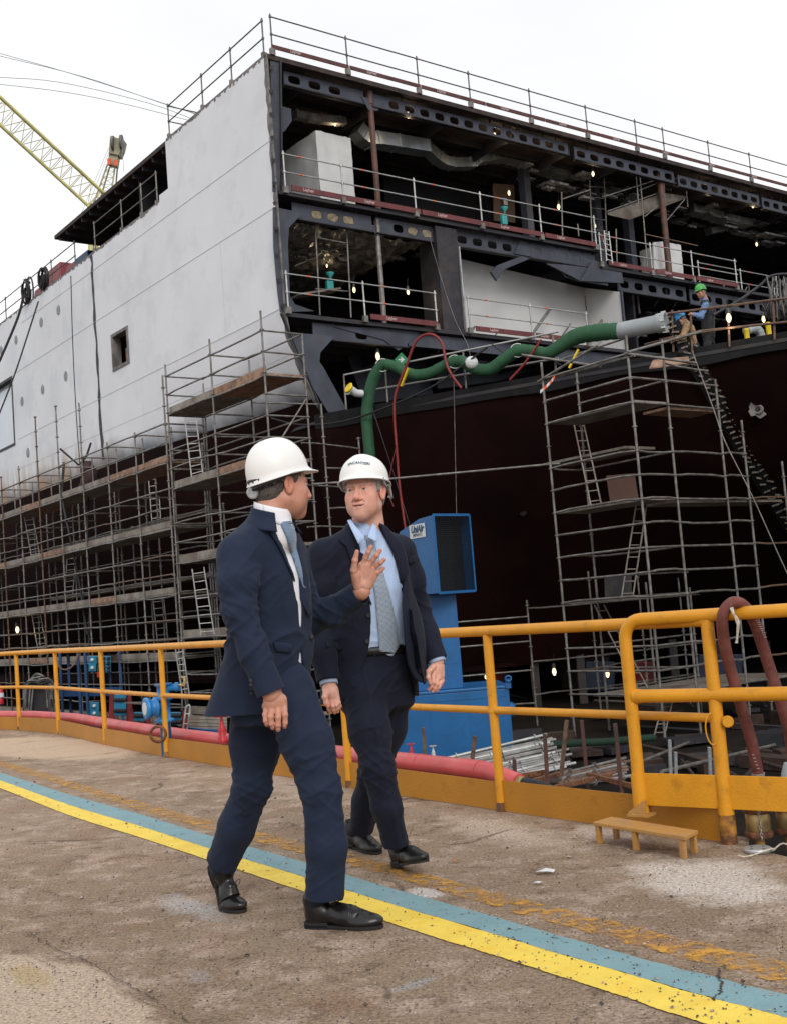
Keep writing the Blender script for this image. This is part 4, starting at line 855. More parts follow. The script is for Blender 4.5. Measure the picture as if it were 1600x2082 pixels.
HB = [onedge(702, 800), onedge(787, 800), onedge(945, 765), onedge(1128, 735)]; HB = [V(p[0], p[1], 6.48) for p in HB]
t = thing('tube_guardrail', 'low galvanised guardrail carrying the green hose on the dark hull edge', 'guardrail', HB[1], 'temporary tube guardrails on the ship')
for P in HB: MB().tube([P-UZ*.1, P+UZ*1.05], .026, 8).build('post', 'galv', t)
for q0, q1 in (((700, 762), (1135, 674)), ((702, 802), (1135, 728)), ((1130, 706), (1368, 635)), ((1128, 735), (1368, 655))):
    MB().tube([onedge(*q0), onedge(*q1)], .026, 8).build('rail', 'galv_new', t)
t = thing('tube_guardrail', 'rusty brown tube guardrail at hip height before the two workers', 'guardrail', onedge(1400, 690), 'temporary tube guardrails on the ship')
for q0, q1 in (((1335, 640), (1620, 603)), ((1340, 690), (1470, 668)), ((1310, 700), (1420, 674)), ((1420, 673), (1620, 652))):
    MB().tube([onedge(*q0, -.1), onedge(*q1, -.1)], .028, 8).build('rail', 'tube_rust', t)
for x, y0, y1 in ((1366, 630, 715), (1404, 640, 716), (1480, 630, 705), (1572, 612, 690)): MB().tube([onedge(x, y0, -.05), onedge(x+3, y1, -.05)], .026, 8).build('post', 'tube_rust', t)
# ------------------------------------------------------------------ scaffolding
def std(t, a, b, z0, z1, m='galv', name='upright', node=.5, r=.0241, off=.07):
    mb = MB().tube([SW(a, b, z0), SW(a, b, z1)], r, 8)
    z = z0+((off-z0) % node)
    while z < z1-.02: mb.tube([SW(a, b, z-.012), SW(a, b, z+.012)], .055, 8); z += node
    return mb.build(name, m, t)
_lr = random.Random(31)
def led(t, P, Q, name='ledger', m='galv', kink=True, r=.0225):
    P, Q = np.asarray(P, float), np.asarray(Q, float); d = Q-P; L_ = np.linalg.norm(d); n = d/L_
    if kink and _lr.random() < .6:
        k = _lr.uniform(.01, .035)*_lr.choice([1, 1, -1]); s = min(.45, L_*.25)
        pts = [P, P+n*s*.5+UZ*k*.3, P+n*s+UZ*k, Q-n*s+UZ*k*_lr.uniform(.6, 1.2), Q-n*s*.5+UZ*k*.4, Q]
    else: pts = [P, Q]
    return MB().tube(pts, r, 7).build(name, m, t)
def plat(t, a0, a1, b0, b1, z, along='b', n=3, m=None, toe=()):
    ln = b1-b0 if along == 'b' else a1-a0; wd = (a1-a0 if along == 'b' else b1-b0)/n; mb = MB()
    for i in range(n):
        g = .008
        if along == 'b': mb.sbox(a0+i*wd+g, a0+(i+1)*wd-g, b0, b1, z-.055, z)
        else: mb.sbox(a0, a1, b0+i*wd+g, b0+(i+1)*wd-g, z-.055, z)
    o = mb.build('platform', m or _lr.choice(['board_steel', 'board_steel', 'board_wood']), t)
    for (p, q) in toe: MB().bar(np.asarray(p)+UZ*.09, np.asarray(q)+UZ*.09, .03, .15).build('toe_board', m or _lr.choice(['board_steel', 'board_wood']), t)
    return o
def ladder(t, tl, tr, bl, br, n, m='alu', name='ladder', r=.018):
    tl, tr, bl, br = map(np.asarray, (tl, tr, bl, br)); o = MB().tube([tl, bl], r, 6).tube([tr, br], r, 6).build(name, m, t)
    for i in range(n): k = (i+.6)/n; MB().tube([tl+(bl-tl)*k, tr+(br-tr)*k], r*.7, 5).build('rung', m, o)
    return o
def lad_px(t, q, d0, d1, n, m='alu'):
    return ladder(t, at(*q[0], d0), at(*q[1], d0), at(*q[2], d1), at(*q[3], d1), n, m)

# long scaffold along the white side
KA, KI = -2.57, -1.45
LB = [2.3, 4.25, 6.2, 8.15, 10.1, 12.0, 13.85, 15.75, 17.7, 19.7, 21.7]
LV = [5.60, 3.85, 2.1, .40, -1.3]
sc = thing('long_scaffold', 'long tube scaffold with five plank levels along the white ship side', 'scaffold', SW(KA, 8, FLOOR))
ptop = {2.3: 7.9, 4.25: 6.7, 6.2: 6.75, 8.15: 8.3, 10.1: 8.6, 12.0: 8.6, 13.85: 7.2, 15.75: 7.1}
for b in LB:
    std(sc, KA, b, FLOOR, ptop.get(b, 6.7), _lr.choice(['galv', 'galv', 'tube_rust'])); std(sc, KI, b, FLOOR, 6.9, 'galv')
    for z in LV: led(sc, SW(KA, b, z), SW(KI, b, z), 'transom')
    for z in LV[:4]: led(sc, SW(KA, b, z+1.0), SW(KI, b, z+1.0), 'end_tube')
for i in range(len(LB)-1):
    b0, b1 = LB[i], LB[i+1]
    for j, z in enumerate(LV):
        led(sc, SW(KA, b0, z-.06), SW(KA, b1, z-.06), 'ledger', 'galv')
        for dz in (.5, 1.0): led(sc, SW(KA-.02, b0, z+dz), SW(KA-.02, b1, z+dz), 'guard_tube', _lr.choice(['galv', 'galv', 'tube_rust']))
        if j < 4: led(sc, SW(KI, b0, z+.5), SW(KI, b1, z+.5), 'inner_ledger', 'galv')
        mm = _lr.choice(['board_steel', 'board_steel', 'board_wood'])
        plat(sc, KA+.03, KI-.03, b0+.02, b1-.02, z+.02, m=mm, toe=[(SW(KA+.04, b0+.02, z), SW(KA+.04, b1-.02, z))])
for (x0, x1, x2, x3, y0, y1, d) in ((301, 321, 309, 327, 955, 1060, 37.2), (50, 67, 64, 81, 1052, 1132, 41), (137, 155, 131, 147, 1130, 1222, 42), (65, 82, 80, 98, 1250, 1336, 41), (311, 333, 323, 344, 1216, 1325, 35)):
    lad_px(sc, [(x0, y0), (x1, y0-2), (x2, y1), (x3, y1-3)], d, d, 8)
# inner lower scaffold, right against the hull
inn_sc = thing('inner_scaffold', 'shadowed inner scaffold between the long scaffold and the dark hull', 'scaffold', SW(-.6, 8, FLOOR))
for b in (3.3, 6.4, 9.5, 12.6, 15.7): 
    std(inn_sc, -1.0, b, FLOOR, 6.3); std(inn_sc, -.45, b, FLOOR, 4.6)
    for z in (4.4, 2.6, .9): led(inn_sc, SW(-1.0, b, z), SW(-.4, b, z), 'transom')
for b0, b1 in ((3.3, 6.4), (6.4, 9.5), (9.5, 12.6), (12.6, 15.7)):
    for z in (4.4, 3.4, 2.6, 1.6, .9, -.1): led(inn_sc, SW(-1.0, b0, z), SW(-1.0, b1, z), 'ledger')
    for z in (4.4, 2.6, .9): plat(inn_sc, -1.0, -.45, b0, b1, z, m='board_steel')

# tall tower at the hull corner
tw = thing('tall_scaffold_tower', 'tall scaffold tower with a high plank platform at the hull corner', 'scaffold', SW(KA, -.5, FLOOR))
TB = [-2.95, -.42, 2.1]; TA = [-2.57, -1.48]
tz = {(-2.95, 0): toship(pl(528, 632, SW(KA, 0, 0), D2))[2], (-.42, 0): toship(pl(430, 687, SW(KA, 0, 0), D2))[2], (2.1, 0): toship(pl(347, 735, SW(KA, 0, 0), D2))[2]}
for b in TB:
    std(tw, TA[0], b, FLOOR, tz[(b, 0)], off=6.85 % .5); std(tw, TA[1], b, FLOOR, tz[(b, 0)]-.45, off=6.85 % .5)
TLV = [6.83, 4.85, 2.9, .95, -1.0]
for j, z in enumerate(TLV):
    for b0, b1 in zip(TB[:-1], TB[1:]):
        led(tw, SW(TA[0], b0, z-.05), SW(TA[0], b1, z-.05), 'ledger'); led(tw, SW(TA[1], b0, z-.05), SW(TA[1], b1, z-.05), 'ledger')
        for dz in (.5, 1.0):
            led(tw, SW(TA[0], b0, z+dz), SW(TA[0], b1, z+dz), 'guard_tube', 'galv'); led(tw, SW(TA[1], b0, z+dz), SW(TA[1], b1, z+dz), 'guard_tube', 'galv')
        plat(tw, TA[0]+.03, TA[1]-.03, b0+.02, b1-.02, z+.02, m='board_steel' if (b0 > -1 or j == 2) else 'board_wood', toe=[(SW(TA[0]+.05, b0+.02, z), SW(TA[0]+.05, b1-.02, z))])
    for b in TB:
        for dz in (-.05, .5, 1.0, 1.5): led(tw, SW(TA[0], b, z+dz), SW(TA[1], b, z+dz), 'transom', 'galv', kink=False) if not (j == 0 and dz > 1.2) else None
for q, d in (([(376, 848), (399, 850), (390, 970), (413, 963)], 29), ([(391, 1157), (415, 1153), (409, 1292), (436, 1290)], 28.4), ([(357, 1320), (372, 1318), (372, 1420), (386, 1418)], 29)): lad_px(tw, q, d, d, 8)
led(tw, SW(TA[1], TB[0], 6.3), SW(TA[0], TB[0], 4.9), 'brace'); led(tw, SW(KI, -.4, 6.7), SW(.4, -.6, 6.7), 'tie_tube', kink=False); led(tw, SW(KI, 1.8, 6.2), SW(.6, 1.6, 6.2), 'tie_tube', kink=False)
# rear bay of the tower, beyond the man
for a in (-.45, .6): std(tw, a, -2.0, FLOOR, 6.4 if a < 0 else 5.6, name='rear_upright')
for z in (5.3, 4.3, 3.3, 2.3, 1.3, .3): led(tw, SW(-1.48, -2.6, z), SW(.6, -2.0, z), 'rear_ledger'); led(tw, SW(-.45, -2.0, z-.5), SW(.6, -2.0, z-.5), 'rear_ledger')
solo(MB().tube([SW(-1.5, -2.95, toship(at(655, 985, 26.9))[2]), at(790, 974, 26.6), at(1138, 942, 25.9)], .026, 8), 'long_tie_tube', 'galv', 'single long horizontal tube crossing the dark hull behind the men', 'tube')

# right scaffold in front of the dark hull
rs = thing('corner_scaffold', 'tube scaffold with ladders in front of the dark hull on the right', 'scaffold', SW(2.15, -9.6, FLOOR))
FB, BB = -9.62, -7.08; AA = [2.13, 3.25, 4.93, 5.72, 7.08]
pzb = lambda x, y, b: toship(sec(x, y, b))[2]
tops = [pzb(1274, 682, FB), pzb(1345, 690, FB), pzb(1454, 771, FB), pzb(1507, 854, FB), pzb(1587, 938, FB)]
for a, z in zip(AA, tops): std(rs, a, FB, FLOOR, z, off=.07, r=.028)
for a, z in ((2.15, pzb(1101, 737, BB)), (3.25, pzb(1173, 752, BB)), (4.93, 1.4), (6.5, 1.2)): std(rs, a, BB, FLOOR, z, off=.07, r=.028, name='rear_upright')
nodez = [6.1, 5.6, 5.08, 4.07, 3.57, 3.07, 2.57, 2.07, 1.57, 1.07, .07, -.43, -.93]
for i, z in enumerate(nodez):
    led(rs, SW(2.13, FB, z), SW(2.15, BB, z), 'side_ledger', r=.026)
    if i: led(rs, SW(3.25, FB, z), SW(3.25, BB, z), 'inner_ledger', m='galv', r=.022) if i % 2 else None
    led(rs, SW(2.13, FB, z), SW(3.25, FB, z), 'front_ledger', r=.026)
    if z < 6.0: led(rs, SW(3.25, FB, z), SW(4.93, FB, z-.02), 'front_ledger', r=.026)
    else: led(rs, SW(3.25, FB, 5.98), SW(4.7, FB, 5.9), 'front_ledger', r=.026)
    if z < 4.8: led(rs, SW(4.93, FB, z), SW(5.72, FB, z-.02), 'front_ledger', r=.026)
    if z < 4.0 and i % 2: led(rs, SW(5.72, FB, z), SW(8.6, FB, z), 'front_ledger', m='tube_rust', r=.024)
    if i % 2 and z < 5.2: led(rs, SW(2.15, BB, z), SW(3.25, BB, z), 'rear_ledger', m='tube_rust' if i % 3 else 'galv')
    if z < 1.6: led(rs, SW(3.25, BB, z), SW(6.5, BB, z), 'rear_ledger', m='galv')
plat(rs, 2.2, 3.2, FB, BB, 5.13, m='board_steel'); plat(rs, 3.3, 4.9, FB+.05, FB+.75, 5.05, along='a', n=2, m='board_wood')
plat(rs, 2.2, 3.2, FB, BB, 3.10, m='board_steel'); plat(rs, 3.3, 7.0, FB+.05, FB+.9, 3.05, along='a', m='board_steel')
plat(rs, 2.9, 3.9, FB+1, BB+1, 4.35, m='board_steel')
plat(rs, 2.2, 3.2, FB, BB, 1.09, m='board_steel'); plat(rs, 2.2, 6.9, FB+.05, BB-.6, -.92, along='a', n=6, m='board_steel')
for q, d0, d1 in (([(1167, 864), (1187, 864), (1201, 1028), (1222, 1025)], 25, 24.6), ([(1294, 1020), (1315, 1021), (1263, 1217), (1286, 1216)], 24.6, 24.4), ([(1208, 1230), (1227, 1229), (1296, 1400), (1316, 1398)], 24.9, 24.4), ([(1347, 1428), (1367, 1426), (1312, 1568), (1334, 1568)], 24.0, 23.6)): lad_px(rs, q, d0, d1, 8, 'board_steel')
# loose short tubes sticking out at the top of the scaffold
for q0, q1, d0, d1 in (((1093, 776), (1215, 701), 25.8, 24.7), ((1108, 772), (1290, 722), 25.8, 23.6), ((1275, 716), (1425, 674), 23.6, 25.0), ((1060, 721), (1222, 745), 26.2, 25.6), ((1270, 718), (1415, 738), 23.6, 24.2)): MB().tube([at(*q0, d0), at(*q1, d1)], .03, 8).build('loose_tube', 'galv', rs)
MB().prism([at(1320, 750, 25.1), at(1328, 734, 25.4), at(1400, 727, 25.6), at(1402, 738, 25.2)], UZ*.03).build('wood_panel', 'board_wood', rs)
MB().hexa([at(1232, 967, 24.7), at(1290, 962, 24.4), at(1298, 1014, 24.4), at(1240, 1020, 24.7)]+[at(1232, 967, 24.8), at(1290, 962, 24.5), at(1298, 1014, 24.5), at(1240, 1020, 24.8)]).build('hanging_panel', mat('rusty_panel', (.10, .05, .035), .7), rs)
MB().hexa([at(1228, 1172, 25.3), at(1284, 1168, 25.3), at(1284, 1216, 25.3), at(1230, 1222, 25.3)]+[at(1228, 1172, 25.4), at(1284, 1168, 25.4), at(1284, 1216, 25.4), at(1230, 1222, 25.4)]).build('hanging_panel', 'steel_dark', rs)
# dim scaffold further back under the hull
ds = thing('rear_scaffold', 'dim scaffold standing behind the corner scaffold under the hull', 'scaffold', SW(4, -5, FLOOR))
for a, b, z in ((1.2, -3.5, .9), (3.4, -4.6, 1.2), (5.0, -5.2, 1.8), (6.8, -5.2, 1.6), (8.4, -5.2, 1.5), (10, -7.5, 1.6)): std(ds, a, b, FLOOR, z, 'galv')
for z in (1.0, .4, -.3, -1.1): led(ds, SW(3.4, -4.6, z), SW(5, -5.2, z)); led(ds, SW(5, -5.2, z), SW(10, -5.2, z)); led(ds, SW(1.2, -3.5, z-.2), SW(3.4, -4.6, z-.2))
for x, y0, y1, lab in ((1361, 1505, 1560, 1), (1442, 1520, 1565, 2)): 
    solo(MB().bar(at(x, y0, 13), at(x+3, y1+30, 13), .05, .03).bar(at(x+12, y0+25, 13), at(x+13, y1+30, 13), .05, .03), 'zinc_bracket', 'zinc', ('pair of upright zinc bars beyond the gate left of its end post' if lab == 1 else 'single zinc bar upright beyond the gate next to the end post'), 'bracket')
for q0, q1, d0, d1, lab in (((1345, 1570), (1575, 1515), 14, 19, 'longest low tube beyond the gate rising to the right'), ((1290, 1555), (1400, 1510), 17, 20, 'short low tube beyond the gate left of the zinc bars')):
    solo(MB().tube([at(*q0, d0), at(*q1, d1)], .026, 8), 'low_tube', 'galv', lab, 'tube')
gp = onz(1597, 1640, -.6); gp = at(1600, 1540, 6.2)
solo(MB()._lathe(V(gp[0], gp[1], -.5), UZ, [(0, .045), (.55, .045), (.62, .04), (.68, .02)], 16), 'grey_post', 'grey_pipe', 'grey round-topped post beyond the gate at the right edge', 'post')

# access scaffolds standing on the decks
da = thing('deck_scaffold', 'narrow ladder scaffold in the left bay of the third deck', 'scaffold', sec(680, 640, .6))
def px_upr(t, x0, y0, x1, y1, b, r=.024, m='galv', name='upright'): MB().tube([sec(x0, y0, b), sec(x1, y1, b)], r, 8).build(name, m, t)
px_upr(da, 640, 428, 651, 640, .5); px_upr(da, 704, 442, 714, 645, .5)
for y0, y1 in ((448, 456), (482, 494), (587, 592)): px_upr(da, 642, y0, 707, y1, .5, name='rung')
px_upr(da, 600, 540, 705, 497, 1.5, name='brace'); MB().bar(sec(600, 602, 1), sec(684, 590, 1), .5, .05).build('platform', 'board_steel', da)
db = thing('deck_scaffold', 'mobile scaffold with ladder and high platform under the top deck', 'scaffold', sec(1250, 520, 1.5))
px_upr(db, 1198, 360, 1204, 500, 1.5); px_upr(db, 1228, 362, 1234, 505, 1.5)
for k in range(6): px_upr(db, 1199+k, 378+k*22, 1229+k, 381+k*22, 1.5, .016, name='rung')
for x0, y0, x1, y1 in ((1292, 345, 1298, 418), (1301, 360, 1316, 540), (1347, 340, 1352, 412), (1390, 335, 1398, 420), (1141, 390, 1143, 480), (1174, 455, 1176, 480), (1252, 465, 1254, 536)): px_upr(db, x0, y0, x1, y1, .6)
for x0, y0, x1, y1 in ((1225, 400, 1350, 360), (1232, 430, 1348, 388), (1350, 342, 1392, 352), (1350, 356, 1392, 367), (1350, 372, 1392, 382), (1300, 386, 1346, 368), (1140, 405, 1200, 385)): px_upr(db, x0, y0, x1, y1, .6, .022, name='ledger')
MB().prism([sec(1235, 436, .6), sec(1350, 395, .6), sec(1395, 402, .6), sec(1280, 446, .6)], UZ*.07).build('platform', 'board_steel', db)
px_upr(db, 1310, 440, 1350, 408, .5, .02, name='brace'); px_upr(db, 1392, 404, 1355, 448, .5, .02, name='brace')
ladder_t = thing('white_ladder', 'small white ladder with striped tape leaning on the second deck rail', 'ladder', sec(1235, 530, -.15))
ladder(ladder_t, sec(1228, 468, -.15), sec(1237, 470, -.15), sec(1233, 530, -.15), sec(1245, 535, -.15), 6, 'label_white', 'ladder_frame', .02)
tb = thing('tilting_tube', 'rusty tube hanging across the second deck between the step and the rear rail', 'tube', sec(1370, 485, .2)); MB().tube([sec(1313, 476, .2), sec(1418, 499, .2)], .022, 7).build('tube_length', 'tube_rust', tb)

# ------------------------------------------------------------------ lamps
def lamp(px, py, label, b=.9, depth=None, s=1., w=5):
    c = at(px, py, depth) if depth else sec(px, py, b)
    t = thing('work_lamp', label, 'lamp', c, 'bare work lamps hung about the ship'); dp = float((c-CAMP)@FW); r = .042*s
    MB()._lathe(c, -UZ, [(-.03*s, .02*s), (0, r*.8), (.04*s, r), (.08*s, r*.8), (.11*s, r*.3)], 12).build('bulb', 'bulb', t)
    MB()._lathe(c+UZ*.12*s, -UZ, [(0, .03*s), (.08*s, .045*s)], 10).build('holder', 'lamp_body', t)
    MB().tube([c+UZ*.12*s, c+UZ*(.12*s+.25)+D2*.03], .006, 5).build('cord', 'cable_black', t)
    if w:
        l = bpy.data.lights.new('lamp_light', 'POINT'); l.energy = w; l.color = (1, .78, .5); l.shadow_soft_size = .06; lo = bpy.data.objects.new('lamp_light', l); COL.objects.link(lo); lo.parent = t; lo.location = (0, 0, -.2*s)
    return t
for x, y, lab, b, s in ((681, 248, 'bare lamp above the tall sheeted crate', 1.5, 1), (829, 230, 'bare lamp right of the rusty pillar under the top beam', .5, 1.3), (1005, 271, 'left lamp of the close pair under the top beam', .6, 1), (1033, 276, 'right lamp of the close pair under the top beam', .5, 1.1), (1125, 305, 'single lamp below the top beam over the silver duct end', .6, 1.1),
    (1205, 350, 'lamp at the top of the deck scaffold ladder', .8, 1.2), (1034, 389, 'lamp in front of the brown door', 1.8, 1.1), (1135, 417, 'lamp low beside the navy column right of the brown door', 1.8, 1.3), (1437, 389, 'lamp below the top beam right of the high platform', .5, 1.2), (1530, 415, 'rightmost lamp below the top beam', .5, 1.2),
    (1538, 494, 'lamp over the rear guardrail at the right end', 1.5, 1.1), (720, 586, 'left lamp behind the third deck guardrail', 1.2, 1.1), (829, 590, 'right lamp behind the third deck guardrail', .7, 1.1), (768, 720, 'lamp beside the bend of the green hose', .3, 1.5)):
    lamp(x, y, lab, b, s=s)
lamp(1481, 641, 'large caged lamp on a cord right of the standing worker', depth=25.4, s=1.4, w=4); lamp(1552, 645, 'small lamp behind the brown tubes at the far right', depth=28, s=1.1); lamp(665, 538, 'tiny dim lamp behind the third deck ladder scaffold', 3, s=.7, w=3)
lamp(1209, 457, 'lamp on the clamp of the white ladder', .0, s=.9, w=0); lamp(35, 1277, 'lamp inside the long scaffold near the left edge', depth=41, s=1.6, w=20)
lamp(1126, 1362, 'bright lamp low under the hull left of the scaffold', depth=31, s=1.4, w=12); lamp(1234, 1366, 'bright lamp low under the hull behind the gate post', depth=31, s=1.4, w=12); lamp(987, 1374, 'faint lamp under the hull behind the rail post', depth=36, s=1.0, w=8)
lamp(247, 1282, 'tiny far lamp under the hull above the blue rack', depth=45, s=1., w=5); lamp(178, 967, 'tiny lamp by the black bag on the long scaffold', depth=38, s=.8, w=2)

# ------------------------------------------------------------------ hoses, cables, ropes
def oe(x, y, i=-.25): return pl(x, y, E0+inn*i, inn)
gh = [(748, 1110), (752, 1000), (752, 926), (746, 850), (752, 795), (764, 760), (780, 741), (803, 745), (838, 761), (872, 759), (911, 740), (937, 734), (962, 748), (995, 751), (1028, 728), (1054, 713), (1086, 714), (1112, 718), (1136, 705), (1171, 684), (1212, 676), (1262, 672)]
rad = [.15]*5+[.155, .135, .135, .145, .145, .145, .145, .145, .155, .155, .155, .145, .15, .16, .195, .205, .19]
G = [oe(x, y, -.25) for x, y in gh]; Gs = spline(G, 7); rs_ = list(np.interp(np.linspace(0, len(rad)-1, len(Gs)), range(len(rad)), rad))
rs_ = [r*(1+.035*math.sin(i*2.3)+.03*noise.noise(Vector((i*.7, 1, 2)))) for i, r in enumerate(rs_)]
gt = thing('green_hose', 'fat green canvas ventilation hose draped over the dark hull edge', 'hose', G[4])
MB().tube(Gs, rs_, 18).build('hose_sleeve', 'hose_green', gt)
e1, e2 = oe(1256, 673), oe(1345, 656); d = nrm(e2-e1)
MB()._lathe(e1, d, [(0, .185), (.05, .195), (.9, .20), (.93, .225), (1.12, .235), (1.14, .20), (1.0, .15)], 22).build('metal_nozzle', 'grey_pipe', gt)
mb = MB()
for k in range(9): a = k*.7; u = nrm(np.cross(d, UZ)); w = np.cross(d, u); mb.obox(e1+d*1.1+(u*math.cos(a)+w*math.sin(a))*.23, d*.05, u*.02, w*.02)
mb.build('nozzle_clips', 'alu', gt)
MB()._lathe(oe(958, 737, -.42), nrm(CAMP-oe(958, 737)), [(0, .15), (.03, .16), (.08, .12), (.1, .05)], 18).build('white_cap', 'label_white', gt)
for x, y in ((778, 742), (924, 735), (1052, 712)): MB().tube([oe(x, y)+V(math.cos(a), math.sin(a)*.3, math.sin(a))*.18 for a in np.linspace(0, 6.28, 17)[:-1]], .012, 5, closed=True).build('lashing', 'label_white', gt)
def line_thing(name, pts, r, m, label, cat, n=6, i=-.5, depth=None):
    P = [at(x, y, depth) if depth else (oe(x, y, i) if len(q) == 0 else at(x, y, q[0])) for x, y, *q in pts]
    return solo(MB().tube(spline(P, n), r, 7), name, m, label, cat)
line_thing('red_hose', [(938, 789), (920, 765), (907, 738), (899, 700), (886, 683), (869, 679), (853, 686), (840, 704), (827, 740), (812, 778), (803, 808), (802, 850), (806, 905), (812, 985), (822, 1060), (832, 1130)], .034, 'hose_red', 'looping red rubber hose hanging down the hull beside the green hose', 'hose')
line_thing('red_hose', [(1100, 690), (1078, 722), (1058, 748), (1036, 772)], .03, 'hose_red', 'short red hose end over the hull edge near the scaffold', 'hose')
line_thing('red_line', [(806, 905), (795, 955), (790, 1000), (800, 1030)], .012, 'hose_red', 'thin red line crossing the red hose behind the right helmet', 'cable', i=-.6)
line_thing('black_cable', [(552, 850), (598, 862), (645, 863), (690, 858), (736, 846), (790, 826), (844, 803), (895, 776), (925, 754), (960, 728), (991, 705)], .026, 'cable_black', 'slack black cable sweeping along the hull edge over the green hose', 'cable')
line_thing('black_cable', [(1000, 700), (1040, 725), (1090, 715), (1140, 742)], .02, 'cable_black', 'black cable hanging behind the green hose near the corner scaffold', 'cable', i=-.1)
line_thing('thin_rope', [(870, 470), (895, 560), (925, 650), (950, 700), (957, 735)], .008, 'frame_dark', 'thin rope slanting down past the grey casing to the white cap', 'rope', i=-.2)
line_thing('thin_rope', [(922, 760), (924, 860), (926, 960), (928, 1060)], .008, 'frame_dark', 'thin rope hanging straight down the dark hull above the blue machine', 'rope')
line_thing('thin_rope', [(757, 830), (790, 930), (815, 1010), (835, 1075)], .012, 'steel_dark', 'dark rope slanting down the hull behind the right helmet', 'rope')
line_thing('steel_wire', [(1408, 716, 25), (1450, 830, 23.6), (1475, 900, 23.3), (1530, 1010, 23), (1600, 1165, 22.6), (1640, 1240, 22.5)], .012, 'galv', 'taut steel wire running down from the workers past the corner scaffold', 'wire')
line_thing('black_strap', [(48, 600), (38, 640), (18, 690), (-6, 745)], .05, 'cable_black', 'thick black hose falling over the white side at the left edge', 'cable', depth=44)
line_thing('black_strap', [(78, 612), (58, 675), (30, 760), (-8, 858)], .03, 'cable_black', 'thin black hose slanting across the white side to the side opening', 'cable', depth=44)
line_thing('black_strap', [(144, 560), (148, 700), (155, 840), (163, 950)], .018, 'steel_dark', 'hanging cable near the black block joint of the white side', 'cable', depth=41.4)
def coil(x, y, r, label):
    c = sid(x, y, -.2); mb = MB(); rn = random.Random(int(x))
    t = thing('hose_coil', label, 'hose', c)
    for k in range(5): 
        rr = r*rn.uniform(.6, 1.1); ph = rn.uniform(0, 6); MB().tube([c+D1*rr*math.cos(a)*rn.uniform(.93, 1.07)+UZ*rr*1.4*math.sin(a)+D2*.05*k for a in np.linspace(ph, ph+5.6, 16)], .035, 6).build('turn', 'cable_black', t)
coil(50, 592, .40, 'black hoses coiled over the guardrail at the top left'); coil(82, 566, .36, 'black hoses looped over the guardrail beside the largest red machine')
bg_ = at(176, 965, 37.5); bgt = thing('black_bag', 'crumpled black bag hung on the long scaffold rail', 'bag', bg_); mb = MB()
mb.grid(lambda u, v: bg_+(.16+.12*math.sin(v*3.1))*(RT*math.cos(u*6.283)*(1+.3*noise.noise(Vector((u*5, v*5, 1))))+FW*math.sin(u*6.283))+UP*(.45-v*1.0)+RT*v*.25*math.sin(v*4), 16, 10); mb.build('sack', mat('dark_sack', (.035, .012, .014), .7), bgt)
MB().tube([at(185, 900, 37.3), at(175, 930, 37.3), at(160, 945, 37.3), at(122, 912, 37.3)], .035, 6).build('strap', 'cable_black', bgt)
# hanging cables at the upper right
hc = thing('cable_bundle', 'thick bundle of grey cables hanging at the right edge of the hull', 'cables', at(1580, 600, 27)); rn = random.Random(5)
for k in range(26):
    x0 = rn.uniform(1555, 1615); MB().tube(spline([at(x0-rn.uniform(0, 8), 562+rn.uniform(-4, 10), 27), at(x0+rn.uniform(-6, 6), 600, 26.8), at(x0+rn.uniform(-10, 12), 640+rn.uniform(-8, 12), 26.9), at(x0+rn.uniform(-30, 10), 615, 27.1)], 4), .016, 5).build('cable', 'frame_dark' if k % 2 else 'cable_black', hc)
line_thing('black_cable', [(1450, 640, 26.5), (1500, 612, 26.7), (1545, 580, 27), (1570, 560, 27), (1620, 556, 27)], .035, 'steel_dark', 'black cable rising to the hanging bundle at the right edge', 'cable')
for x, y0, y1, m, lab in ((1521, 668, 700, 'yellow_plastic', 'left yellow post of the bollard pair on the hull edge'), (1566, 655, 695, 'yellow_plastic', 'right yellow post of the bollard pair on the hull edge'), (1549, 672, 690, 'grey_pipe', 'grey capped pipe stub between the yellow posts')):
    P, Q = at(x, y0, 26.3), at(x, y1+8, 26.3); solo(MB()._lathe(Q, UZ, [(0, .06), (P[2]-Q[2]-.03, .06), (P[2]-Q[2], .075), (P[2]-Q[2]+.02, .03)], 10), 'deck_bollard', m, lab, 'bollard')
# exit sign, lamp-shaped yellow cover, teal stands
c = oe(816, 731, -.1); sg = thing('exit_sign', 'small green exit sign with white arrow above the green hose bend', 'sign', c)
u, w = nrm(RT+UP*.0), UP; nn2 = -FW
MB().obox(c, nrm(u+w)*.13, nrm(w-u)*.13, nn2*.01).build('plate', 'sign_green', sg)
mb = MB(); f = lambda x, y: c+nn2*.014+u*x+w*y; mb.quad(f(-.08, -.015), f(.03, -.015), f(.03, .015), f(-.08, .015)).quad(f(.0, -.07), f(.08, .0), f(.0, .07), f(-.03, .05), f(.03, 0), f(-.03, -.05)); mb.build('arrow', 'label_white', sg)
c = oe(708, 788, .2); yl = thing('yellow_capped_vent', 'short white vent bend with yellow cap at the hull corner', 'vent', c)
MB().tube(spline([at(736, 800, 29.6), at(725, 799, 29.5), at(714, 792, 29.4)], 4), .10, 12).build('pipe_bend', 'label_white', yl); MB()._lathe(at(712, 790, 29.3), nrm(V(-.8, -.6, .5)), [(0, .11), (.05, .15), (.07, .12)], 14).build('cap', 'yellow_plastic', yl)
for x0, y0, x1, y1, lab in ((830, 748, 816, 785, 'yellow clamp lever beside the loop of the red hose'), (1176, 710, 1157, 748, 'yellow clamp lever hanging under the hose near the corner scaffold')): solo(MB().bar(oe(x0, y0, -.45), oe(x1, y1, -.45), .07, .04), 'yellow_clamp', 'yellow_plastic', lab, 'clamp')
